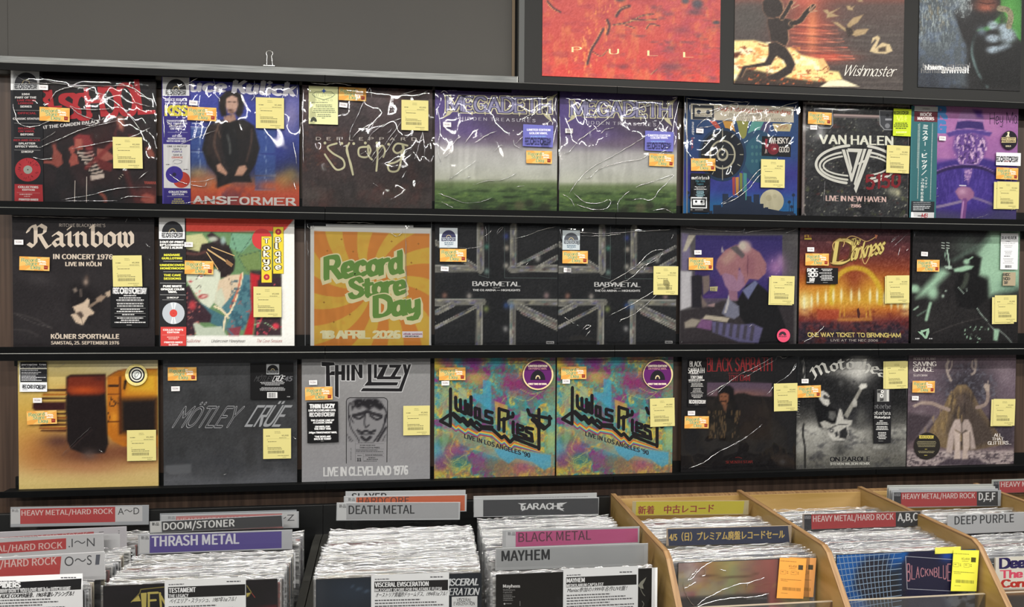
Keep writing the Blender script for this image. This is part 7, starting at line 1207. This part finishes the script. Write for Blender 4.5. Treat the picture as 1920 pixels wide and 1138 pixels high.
R.part('hype_sticker', 114, 772, 356, 1020, '25221f', lambda f: (rsd(f, 168, 798, 300, 826, 'cdbb5a', '25221f', disc=False, dy=1), f.tiny(136, 852, 332, 5, 12, 5, 'a39a78', 2, center=True), f.tiny(218, 924, 250, 1, 5, 5, 'cdbb5a'), f.tiny(136, 944, 326, 2, 12, 5, 'a39a78', 3, center=True), f.tiny(212, 980, 254, 1, 6, 6, 'cdbb5a')), 'round black and gold sticker', y=-.0028, shape='disc')
R.event(194, 344, -1).price(938, 580, -1, under=(-18, 6)).code(118, 450, -2)
# ================================================================== posters on the board
def poster(x0, x1, yb, crop, label, draw, edge, n=150):
    a = at(x0, yb, -.0318); b = at(x1, yb, -.0318); f = Face((a[0], -.0318, a[2]), b[0]-a[0], b[0]-a[0], crop, n); draw(f)
    o = f.build('poster', None, PRINT, .0012, edge); o.location = (a[0], -.0318, a[2]); return tag(o, label, 'poster', 'large album posters on the black board')
def p1(f):
    f.grad([(-1500, 'b04a38'), (0, 'be5450'), (400, 'bf4f49'), (700, 'cc4a42')]); f.noise('d07850', .6, 60, 150, 3, .52, .72); f.noise('a2444a', .6, 110, 60, 5, .5, .7); f.noise('b04858', .5, 90, 50, 15, .5, .7, mask=(f.X > 1200)*1.)
    f.noise('6a4850', .6, 150, 60, 9, .6, .78, mask=np.clip((f.X-650)/400, 0, 1)); f.noise('efa05a', .7, 18, 60, 12, .62, .74, mask=(np.abs(f.X-620-(350-f.Y)*.4) < 140)*1.)
    for P, w_ in (([(700, 290), (640, 400), (580, 500), (540, 640)], 26), ([(740, 200), (760, 260), (740, 340)], 26), ([(960, 60), (880, 90), (830, 160)], 30), ([(800, 250), (960, 220), (1080, 160), (1200, 140)], 16), ([(980, 200), (1100, 200), (1230, 195)], 14), ([(900, 240), (1010, 280)], 12), ([(140, 10), (200, 80), (270, 120)], 20), ([(600, 520), (680, 560), (740, 500)], 10), ([(1130, 290), (1170, 240), (1260, 260)], 14), ([(1180, 740), (1240, 690)], 10)): f.curve(P, w_, '4a3a40', .92, w_*.5); f.curve([(x-w_*.7, y+4) for x, y in P], 7, 'f0b070', .6, 6)
    f.blob(1520, 10, 40, 30, '555056', 1, p=4); f.blob(1640, 40, 60, 50, '4f4a52', 1, p=4); f.blob(1600, 120, 60, 30, '554850', .7); f.blob(1830, 225, 40, 20, '45444a', 1, p=4); f.blob(1380, 670, 130, 50, '6a4450', .8); f.blob(900, 670, 50, 24, '6a3c44', .7); f.blob(1470, 300, 90, 40, '7a4450', .6); f.blob(870, -20, 60, 40, '4a454a', .9, p=4); f.grain(.02)
    for ch, x, y in (('P', 392, 520), ('U', 764, 540), ('L', 1150, 556), ('L', 1508, 572)): f.write(ch, x, y, 84, 50, 'f0d8a0', font=CAPS, pw=.8, pt=.25, ang=0, serif=.4)
poster(1016.5, 1349.5, 142, (1000, 0, 5.333), 'red rocky poster with widely spaced pale capitals, leftmost on the board', p1, 'b03c34')
def p2(f):
    f.grad([(-1600, '6a3a34'), (-100, 'a04a3c'), (60, '5a4a46'), (400, '4a4240'), (900, '453e3c')]); f.blob(850, 0, 160, 90, 'c8685a', .9); f.blob(880, 300, 280, 300, 'a84a3c', .85); f.blob(920, 320, 60, 260, 'e08a5c', .8); f.blob(1100, 600, 240, 60, 'c8503c', .9)
    for k in range(14):
        y = 260+k*30; f.curve([(680+k*4, y-10), (900, y+6), (1150+k*18, y+2)], 9, ('e88a6a', '5a3a38', 'd8705a')[k % 3], .75, 8)
    f.noise('5f5853', .6, 300, 14, 3, .5, .7, mask=np.clip((f.X-1000)/300, 0, 1)*(f.Y > 150)*1.); f.blob(250, 200, 230, 170, '4c4744', .9, p=4)
    f.shape([(80, 430), (300, 425), (440, 460), (500, 520), (700, 500), (800, 580), (980, 620), (1040, 740), (1200, 760), (1240, 840), (900, 900), (80, 860)], 'f0d890', 1, 12); f.noise('f8efc8', .9, 90, 60, 5, .5, .66, mask=(f.Y < 840)*(f.Y > 440+np.maximum(0, f.X-450)*.42)*(f.X < 1000)*1.); f.noise('8a3a24', .8, 80, 34, 7, .62, .72, mask=(f.Y > 440+np.maximum(0, f.X-450)*.42)*(f.Y < 880)*(f.X < 1150)*1.); f.noise('d88a4a', .7, 60, 40, 9, .55, .7, mask=(f.Y > 500)*(f.Y < 880)*(f.X < 800)*1.)
    f.shape([(80, 560), (170, 545), (130, 610), (80, 620)], '5a2c20', .9, 10); f.shape([(100, 860), (180, 720), (400, 760), (700, 830), (1000, 860), (1450, 920), (80, 920)], '2c2220', .9, 14); f.shape([(1000, 920), (1100, 855), (1250, 845), (1420, 915)], 'f0e4c0', 1, 7); f.noise('d86a3c', .8, 50, 22, 13, .6, .7, mask=(f.Y > 780)*(f.Y < 900)*(f.X > 250)*(f.X < 1000)*1.)
    D_ = '2e2624'; L_ = 'd8a880'     # plain kneeling child silhouette, arms raised
    def lit(P, off=8): f.shape([(x+off, y-2) for x, y in P], L_, .8, 8); f.shape([(x-off*.6, y) for x, y in P], '8a5a44', .6, 8); f.shape(P, D_, 1, 6)
    lit([(395, 20), (440, -30), (540, -40), (600, 30), (615, 110), (580, 170), (520, 190), (440, 180), (400, 110)]); lit([(450, 200), (580, 185), (720, 210), (720, 290), (660, 320), (670, 420), (640, 490), (540, 450), (480, 430), (470, 330), (450, 280)])
    f.curve([(600, 190), (640, 130), (680, 60), (700, 20)], 50, L_, .8, 10); f.curve([(600, 190), (640, 130), (680, 60), (700, 20)], 40, D_, 1, 8); f.curve([(700, 250), (790, 220), (860, 130), (930, 70)], 60, L_, .8, 10); f.curve([(700, 250), (790, 220), (860, 130), (930, 70)], 50, D_, 1, 8)
    for P in ([(700, 60), (745, 20)], [(705, 90), (780, 50)], [(890, 110), (910, 50)], [(900, 110), (955, 50)], [(900, 125), (970, 115)]): f.curve(P, 12, 'b08a70', 1, 6)
    lit([(460, 460), (540, 445), (640, 500), (700, 590), (740, 680), (700, 770), (560, 850), (450, 840), (440, 810), (560, 760), (650, 700), (620, 640), (540, 590), (520, 620), (480, 690), (330, 710), (220, 720), (170, 820), (140, 820), (190, 700), (260, 690), (420, 660), (460, 580)])
    f.shape([(980, 620), (1040, 615), (1100, 720), (1090, 770), (1050, 780), (1020, 740)], 'e8b87a', 1, 6); f.curve([(1030, 740), (1070, 710), (1090, 750), (1050, 772)], 8, '6a3424', 1, 5)
    for P in ([(1030, 110), (1080, 100), (1100, 130), (1220, 80), (1130, 140), (1200, 170), (1070, 190), (1080, 150)], [(1280, 60), (1320, 60), (1330, 80), (1370, 60), (1345, 90), (1360, 110), (1300, 105)], [(1130, 230), (1190, 235), (1260, 290), (1300, 300), (1290, 260), (1350, 190), (1460, 155), (1430, 200), (1400, 240), (1330, 280), (1360, 330), (1400, 310), (1520, 305), (1480, 360), (1380, 385), (1300, 350), (1240, 310)], [(1395, 0), (1450, -5), (1460, 15), (1410, 18)]): f.shape(P, 'a8906c', 1, 6)
    f.shape([(1270, 290), (1340, 290), (1360, 350), (1300, 400), (1280, 340)], '3a302c', 1, 7); f.shape([(1545, 460), (1560, 400), (1610, 378), (1640, 400), (1610, 470), (1590, 510), (1660, 450), (1740, 470), (1770, 540), (1700, 570), (1600, 565), (1530, 545), (1550, 500), (1600, 430), (1590, 410), (1565, 440)], 'cdb890', 1, 6); f.shape([(1620, 510), (1700, 490), (1700, 545), (1620, 550)], '3c322c', .9, 8); f.grain(.02)
    for i, (d, c) in enumerate(((4, '2a1c1a'), (0, 'ece6dc'))): f.write('Wishmaster', 1240+d, 800+d, 545, 112, c, pw=.5, pt=.14, ang=30, shear=.42, gap=.72, dy=10)
poster(1376, 1693, 157, (1360, 0, 5.647), 'dusk lake poster with a kneeling child and white birds, in the middle of the board', p2, '3a322e')
def p3(f):
    f.fill('1b1b1c'); f.shape([(980, -200), (1225, -1200), (1225, 460), (1180, 400), (1100, 260), (1000, 60)], '3a7a34', 1, 12); f.blob(1100, 150, 90, 200, '5aa04a', .8); f.shape([(700, 330), (860, 280), (1000, 160), (1000, 240), (870, 330), (760, 330)], '3f8038', .9, 12)
    m = (f.X < 700)*(f.Y > -100)*1.; f.shape([(120, -1300), (700, -1300), (720, 60), (560, 120), (640, 500), (640, 920), (120, 920)], '4e565c', 1, 40); f.noise('9aa6a8', .8, 12, 44, 5, .5, .66, mask=np.clip((560-f.X)/120, 0, 1)*np.clip((600-f.Y)/300, 0, 1)); f.noise('8a8068', .6, 30, 60, 9, .55, .7, mask=np.clip((480-f.X)/100, 0, 1)*np.clip((400-f.Y)/200, 0, 1)); f.noise('5a6a84', .5, 60, 80, 11, .5, .7, mask=(f.X < 640)*1.); f.blob(240, 860, 300, 200, '262a34', .8)
    f.shape([(500, 120), (720, -60), (960, -100), (1000, 20), (900, 220), (760, 300), (700, 420), (690, 560), (600, 400)], '1c1b1d', 1, 14); f.blob(600, 60, 90, 110, '7a8488', .75); f.noise('b0babc', .6, 12, 30, 15, .5, .66, mask=(np.hypot((f.X-600)/110, (f.Y-40)/150) < 1)*1.)
    f.blob(850, 40, 130, 90, '7a4638', .9, p=3); f.blob(850, 85, 90, 30, 'a8604c', .8); f.curve([(780, 25), (860, 40), (940, 30)], 12, '3c1c18', .9, 9)
    f.curve([(730, 380), (700, 560), (760, 760), (860, 920)], 34, '6f8a8a', .9, 22); f.shape([(690, 330), (860, 380), (840, 620), (900, 900), (760, 780), (700, 560)], '121314', .8, 20); f.blob(800, 330, 50, 50, '6a7a8a', .8)
    for x, y, rx, ry in ((920, 270, 60, 50), (920, 410, 80, 46), (930, 530, 80, 46), (1080, 380, 90, 80), (1060, 520, 80, 60), (1040, 300, 70, 50)): f.blob(x, y, rx, ry, '9fb0be', .95, p=4)
    for P in ([(870, 345), (960, 350)], [(850, 485), (950, 480)]): f.curve(P, 14, '1c1c1e', 1, 8)
    f.curve([(990, 90), (1080, 110), (1110, 180), (1090, 280)], 62, '8a8268', 1, 10); f.noise('2c2c2c', .3, 16, 14, 20, .5, .62, mask=(f.X > 860)*(f.Y > 60)*(f.X < 1160)*(f.Y < 600)*1.); f.shape([(880, 600), (1220, 440), (1225, 920), (760, 920)], '101112', 1, 30); f.grain(.03)
    for x, y, w_, c, t in ((175, 728, 190, '8a8a8a', 'human'), (155, 778, 240, '6f6f70', 'human'), (420, 722, 260, '6a6a6c', 'animal'), (195, 745, 200, 'd8d8d8', 'human'), (385, 752, 280, 'cfcfcf', 'animal'), (230, 740, 160, 'e8e8e6', 'hum'), (372, 780, 290, 'efefec', 'animal'), (380, 765, 240, 'a8a8a8', 'animal')): f.text(t, x, y, w_, 48, c, bold=.02)
poster(1721, 1913, 163, (1700, 0, 5.69), 'grey-furred animal poster with overprinted lowercase words, rightmost on the board', p3, '1c1c1d')
# ================================================================== front records in the bins
def front(x0, yL, x1, yR, Y, label, draw, film=FILM_SOFT, n=60, edge='2a2a2c', H=.3135, dz=0, cr=''):
    a = at(x0, yL, Y); b = at(x1, yR, Y); z = max(a[2], b[2])+dz; W = b[0]-a[0]; e = empty('record', (a[0], Y, z-H), label, 'record', 'front records of the bins')
    f = Face((a[0], Y, z-H), W, H, (0, 0, 1), n); draw(f); o = f.build('cover', e, edge=edge)
    C_ = [([(lambda P: np.array((P[0]-a[0]+.002, P[2]-z+H)))(at(*map(float, q.split(',')), Y)) for q in l.split()], .0008) for l in cr.split('|')] if cr else []
    s = wall_sleeve(W+.004, H+.009, film, e, int(x0), .0010, C_); s.location = (-.002, .0012, 0)
    return e, a[0], z-H
def inset(e, X0, Z0, Y, name, c, bg, draw, y=-.0012, n=2, label=None):
    """paper card inside the bag: corners upper left and lower right in picture coordinates of the face"""
    a = at(c[0], c[1], Y); b = at(c[2], c[3], Y); O = np.array([a[0], Y+y, b[2]]); f = Face(O, b[0]-a[0], a[2]-b[2], (0, 0, 1), n); f.fill(bg); draw(f)
    o = f.build(name, e, PAPER, .0003, bg, flat=True); o.location = (O[0]-X0, y, O[2]-Z0)
    if label: o['label'] = label
    return o
def caption(x0, x1, yt, s, t1, w1, t2, w2, t3, w3, sh=.32):
    """white shop caption: thin price line, black title block, headline, body"""
    k = (x1-x0)/150
    def d(f):
        f.tiny(x0+7*k, yt+2.2, x0+42*k, 1, 4, 2.6, '6a6a6e', 3, dy=s*.3); f.tiny(x1-36*k, yt+s*.8+.5, x1-2, 1, 4, 2.8, '55555a', 4, dy=s*.15)
        f.poly([(x0+6*k, yt+7.5*k), (x1-1.5*k, yt+7.5*k+s), (x1-1.5*k, yt+28*k+s), (x0+6*k, yt+28*k)], '19191b')
        f.text(t1, x0+7.5*k, yt+18.2*k, w1, 8.6*k, 'd8d9db', dy=s*w1/(x1-x0), bold=.03); f.text(t2, x0+7*k, yt+27.2*k, w2, 6.0*k, 'cccdcf', dy=s*w2/(x1-x0), bold=.03)
        f.text(t3, x0+8*k, yt+37.5*k, w3, 7.0*k, '2a2a2c', dy=s*w3/(x1-x0), bold=.01, shear=.3)
        for j in range(8): f.tiny(x0+7*k, yt+43*k+j*5.6*k, x1-4*k, 1, 5, 3.2*k, '5c5c5f', j+11, dy=s)
    return d
e, X0, Z0 = front(-110, 1124, 156, 1108, -.4715, 'front bagged record of the hard rock bin with a white caption', lambda f: f.fill('55565a'), n=4)
e['label'] = 'front bagged record hidden by its white caption in the hard rock bin'
def spd(f):
    s = -7; f.tiny(-2, 1089, 38, 1, 4, 2.6, '6a6a6e', 3, dy=-1); f.tiny(114, 1082, 152, 1, 4, 2.8, '55555a', 4, dy=-.5); f.poly([(-60, 1096), (153, 1084.5), (152, 1105), (-60, 1117)], '19191b')
    f.text('THE SPIDERS', -38, 1103, 76, 9.2, 'cfd0d2', bold=.06, dy=-2); f.text("WHY DON'T YOU LOVE ME b/w HITCH HIKE", 0, 1111.5, 132, 6.8, 'c4c5c7', bold=.06, dy=-5); f.text('ALICE COOPER前身、1965年激レアシングル！', 0, 1121.5, 137, 7, '3a3a3c', bold=.03, shear=.3, dy=-5)
    for j in range(6): f.tiny(-40, 1126+j*5.2, 150, 1, 5, 3.1, '5c5c5f', j+9, dy=-6)
inset(e, X0, Z0, -.4715, 'caption_card', (-60, 1083, 156.5, 1200), 'e0e1e3', spd)
def f_thr(f):
    f.fill('17161a'); f.noise('1f1c22', .6, 40, 30, 3); f.shape([(190, 1180), (520, 1135), (520, 1145), (190, 1190)], '6a2024', .8, 3)
    gold = 'a89a54'; f.lines([[(246, 1129), (262, 1112), (264, 1105), (312, 1100)], [(463, 1098), (471, 1110), (466, 1118)]], 2.0, '6f6538'); f.poly([(246, 1128), (260, 1116), (264, 1127)], gold); f.poly([(264, 1112), (275, 1111), (274, 1140), (266, 1140)], gold); f.lines([[(278, 1112), (296, 1111)], [(279, 1112), (279, 1140)], [(279, 1126), (292, 1125)]], 4, gold); f.lines([[(300, 1112), (302, 1140)], [(302, 1118), (312, 1136)]], 4, gold); f.poly([(462, 1112), (470, 1111), (463, 1120)], gold)
    f.lines([[(472, 1112), (478, 1120)]], 1.5, '7a3430')
e, X0, Z0 = front(193, 1105, 520, 1086, -.4570, 'front bagged black record with gold lettering under a white caption', f_thr)
e['label'] = 'front black record with gold lettering behind a white caption, thrash metal section'
inset(e, X0, Z0, -.4570, 'caption_card', (309, 1087, 461.5, 1200), 'dcdedf', caption(309, 461.5, 1093, -5.5, 'TESTAMENT', 50, 'THE LEGACY', 37, 'ベイエリア・スラッシュ、1987年1stフル！', 124))
def f_vis(f):
    f.fill('1b2129'); f.blob(660, 1110, 60, 30, '25303e', .8); f.curve([(660, 1100), (700, 1112), (735, 1120)], 2.2, '47586c', .9, 3); f.blob(600, 1110, 14, 40, '30353d', .6)
    f.text('VISCERAL', 830, 1098, 67, 12, 'b5b8bc', shear=.25, dy=-1.5); f.write('VISCERAL', 833, 1098, 63, 12.5, 'c4c7ca', font=CAPS, pw=1.0, pt=.4, ang=0, serif=.4, shear=.22, dy=-1); f.write('EVISCERATION', 806, 1116, 90, 12.5, 'c4c7ca', font=CAPS, pw=1.0, pt=.4, ang=0, serif=.4, shear=.22, dy=-1)
    f.rect(847, 1119, 895, 1150, 'c9cbcc', 1117.5, 1148); f.write('VISCERAL', 857, 1127.5, 27, 6, '2c2c30', font=CAPS, pw=.8, pt=.4, ang=20, jit=.2); f.write('EVISCERATION', 851, 1134.5, 39, 6, '2c2c30', font=CAPS, pw=.8, pt=.4, ang=20, jit=.2)
e, X0, Z0 = front(592, 1087, 903, 1075, -.4430, 'front dark blue record with white serif words beside a white caption, death metal section', f_vis)
inset(e, X0, Z0, -.4430, 'caption_card', (696, 1078, 841.5, 1200), 'dadcde', caption(696, 841.5, 1083, -3.5, 'VISCERAL EVISCERATION', 100, 'INCESSANT DESIRE FOR PALATABLE FLESH', 125, 'オーストリア異端的ドゥームデス、1994年1stフル！', 133))
def f_may(f):
    f.fill('0e0e10'); f.text('Mayhem', 943.5, 1101.5, 31, 5.4, 'b8b8b8', bold=.04); f.text('Mediolanum', 943.5, 1107.5, 22, 3.2, '8a8a8a'); f.text('Capta Est', 943.5, 1112, 17, 3.2, '8a8a8a')
    f.tiny(943.5, 1115, 972, 4, 3.3, 1.6, '7a7a7a', 4); f.poly([(944, 1132), (946, 1130), (948, 1132), (946, 1134)], 'b0b0b0'); f.tiny(949, 1131, 964, 1, 2, 1.5, '8a8a8a'); f.lines([[(975, 1127), (975, 1136)]], .7, '8a8a8a')
    f.poly([(1196, 1098), (1202, 1090), (1212, 1082), (1208, 1091), (1205, 1096), (1207, 1104), (1201, 1103)], '7a7a70'); f.lines([smooth([(1201, 1104), (1205, 1112), (1209, 1117)]), smooth([(1204, 1127), (1207, 1132), (1205, 1138)])], 1.3, '6a6a62'); f.curve([(1046, 1124), (1052, 1128)], 4, '26262a', .8, 3)
e, X0, Z0 = front(930, 1084, 1223, 1066, -.4790, 'front black record with a small white print block and a white caption, black metal section', f_may)
inset(e, X0, Z0, -.4790, 'caption_card', (1056, 1066, 1195, 1200), 'd6d8da', caption(1056, 1195, 1075.5, -5.5, 'MAYHEM', 33, 'MEDIOLANUM CAPTA EST', 69, 'Maniac参加の1999年名作LIVE盤！', 111))
inset(e, X0, Z0, -.4790, 'white_spine', (1222, 1064, 1231, 1200), 'd9dbdd', lambda f: None, label='white strip of the record behind showing at the edge')
def tagface(col, ink):
    def d(f, x, y, k=1.0, dy=0):
        f.tiny(x+3, y+8, x+44, 1, 3, 1.6, ink, 2); f.text('¥3,450', x+20, y+19.5, 15, 4, ink, bold=.02); f.rect(x+38, y+14, x+47, y+23, '4a4334' if col[0] == 'f' else '4a4a22'); f.tiny(x+21, y+21.5, x+37, 1, 2, 1.2, ink, 4)
        for q in (x+5, x+25): f.lines([[(q, y+26), (q+10, y+26), (q+10, y+33), (q, y+33), (q, y+26)]], .5, ink); f.tiny(q+2, y+28, q+8, 1, 2, 1.8, ink, 5); f.tiny(q+12, y+27, q+16, 2, 3, 1.8, ink, 7)
        f.tiny(x+6, y+42, x+46, 1, 3, 1.5, ink, 8); f.tiny(x+7, y+45, x+25, 1, 3, 1.2, ink, 9); f.barcode(x+11, y+57, x+46, y+63, ink, 24); f.tiny(x+9, y+68, x+24, 1, 2, 1.1, ink, 3)
    return d
def f_w1(f):
    f.grad([(1260, 'c9c8bc'), (1300, 'a8686a'), (1330, 'b88a58'), (1370, 'a3a878'), (1420, 'b0766c'), (1450, 'b06a64'), (1480, '5a5c58'), (1530, '6a645c')], 'x'); f.blob(1290, 1075, 30, 30, 'd8d6cc', .8); f.noise('8a6a6c', .5, 50, 26, 3, .5, .7); f.noise('c8b070', .6, 40, 22, 7, .5, .7); f.noise('a8aa9c', .6, 40, 30, 9, .5, .7, mask=(f.Y > 1085)*1.)
    f.shape([(1262, 1120), (1440, 1112), (1442, 1150), (1262, 1160)], '4c4c4e', .95, 3); f.curve([(1300, 1078), (1380, 1082), (1420, 1076)], 3, '6a5044', .7, 3); f.text('URA, LOUDNESS', 1400, 1124, 38, 3.6, '9a9a98', dy=-1)
e, X0, Z0 = front(1272, 1056, 1519, 1046, -.4430, 'front used record with a blurred warm cover and orange price tags in the plywood crate', f_w1, FILM_WALL, cr=('1336,1050 1312,1066 1298,1082 1288,1086|1288,1086 1300,1074 1306,1066|1280,1090 1282,1104 1290,1122 1302,1136|1282,1102 1294,1096 1304,1090|1306,1134 1320,1122 1340,1112 1360,1102 1384,1094 1400,1092 1432,1082|1300,1140 1330,1128 1370,1120 1410,1118 1440,1112|1318,1058 1322,1072 1316,1080|1350,1066 1362,1070|1400,1094 1398,1104|1280,1054 1300,1052 1330,1050'))
TO = tagface('f', '9a7038')
inset(e, X0, Z0, -.4430, 'price_tag', (1474, 1044, 1524, 1115), 'd99a5c', lambda f: (TO(f, 1474, 1042),), y=-.0020, label='paler orange price tag behind the other').rotation_euler = (0, math.radians(4), 0)
inset(e, X0, Z0, -.4430, 'price_tag', (1455, 1044, 1504, 1117), 'efa44e', lambda f: TO(f, 1455, 1042.5), y=-.0050, label='orange price tag').rotation_euler = (0, math.radians(4), 0)
def f_w2(f):
    f.fill('1f5aa0'); f.noise('16407c', .7, 30, 26, 3, .5, .7); f.shape([(1625, 1045), (1665, 1045), (1672, 1080), (1690, 1145), (1640, 1150), (1600, 1100), (1605, 1070)], '2a2830', .95, 8); f.shape([(1690, 1060), (1705, 1032), (1760, 1030), (1785, 1045), (1790, 1100), (1830, 1110), (1830, 1180), (1690, 1180)], '23233c', 1, 4)
    f.shape([(1630, 1090), (1690, 1060), (1700, 1160), (1650, 1160)], '26262a', .9, 10); f.shape([(1770, 1120), (1832, 1100), (1832, 1180), (1790, 1160)], '6f757c', .9, 8); f.blob(1775, 1040, 12, 12, '2450b0', .9); f.noise('18181c', .8, 16, 12, 9, .5, .62, mask=(f.X > 1770)*(f.Y > 1105)*1.)
    G = [smooth([(1566, 1044+k*11.5+2), (1620, 1042+k*10.5), (1690, 1036+k*10)]) for k in range(12)]; f.lines(G, 1.3, '8fa4bc')
    f.lines([smooth([(1572+k*7.6+k*k*.1, 1037), (1580+k*7.4, 1080), (1596+k*6.6, 1160)]) for k in range(13)], 1.1, '7f96b2')
    f.lines([[(1698, 1043), (1786, 1049)], [(1698, 1043), (1701, 1104)], [(1701, 1104), (1786, 1108)]], 1, 'a9abb8')
    xs = np.linspace(1701, 1777, 10); hh = [31, 25, 20, 16, 13, 12, 16, 20, 25, 31]
    for ch, x, h_ in zip("BLACKNBLUE", xs, hh): f.write(ch, x, 1073+h_*.5, 5.6, h_, 'b07a86', font=CAPS, pw=.9, pt=.4, ang=0, serif=.3)
e, X0, Z0 = front(1569, 1042, 1830, 1030, -.4760, 'front used blue record with a white grid pattern and a yellow price tag', f_w2, FILM_SOFT, 110)
TY = tagface('e', '8a8a3a')
inset(e, X0, Z0, -.4760, 'price_tag', (1752, 1026, 1800, 1036), 'd9d65a', lambda f: None, y=-.0020, label='second yellow tag peeking out above')
inset(e, X0, Z0, -.4760, 'price_tag', (1781, 1029.5, 1827.5, 1104), 'e2df4c', lambda f: TY(f, 1780, 1029), y=-.0050, label='yellow price tag').rotation_euler = (0, math.radians(3), 0)
def f_w3(f):
    f.fill('dcd8cc'); f.shape([(1850, 1107), (2100, 1100), (2100, 1300), (1850, 1300)], '3c2a22', 1, 2); f.shape([(1850, 1109), (2100, 1102), (2100, 1110), (1850, 1117)], 'a8743c', .9, 2)
    f.write('Deep Purple', 1876, 1065, 150, 18, '2c2458', pw=1.4, pt=1.0, ang=0, gap=.9, dy=-5); f.write('The Royal', 1877, 1083.5, 110, 13.5, 'd8506a', pw=1.3, pt=.9, ang=0, gap=1.1, dy=-4); f.write('Conducted', 1879, 1101, 120, 13.5, 'b8342c', pw=1.3, pt=.9, ang=0, gap=.9, dy=-4)
e, X0, Z0 = front(1867, 1047, 2110, 1036, -.4850, 'front used cream record with navy and red lettering at the far right', f_w3, edge='d8d4c8', n=90)
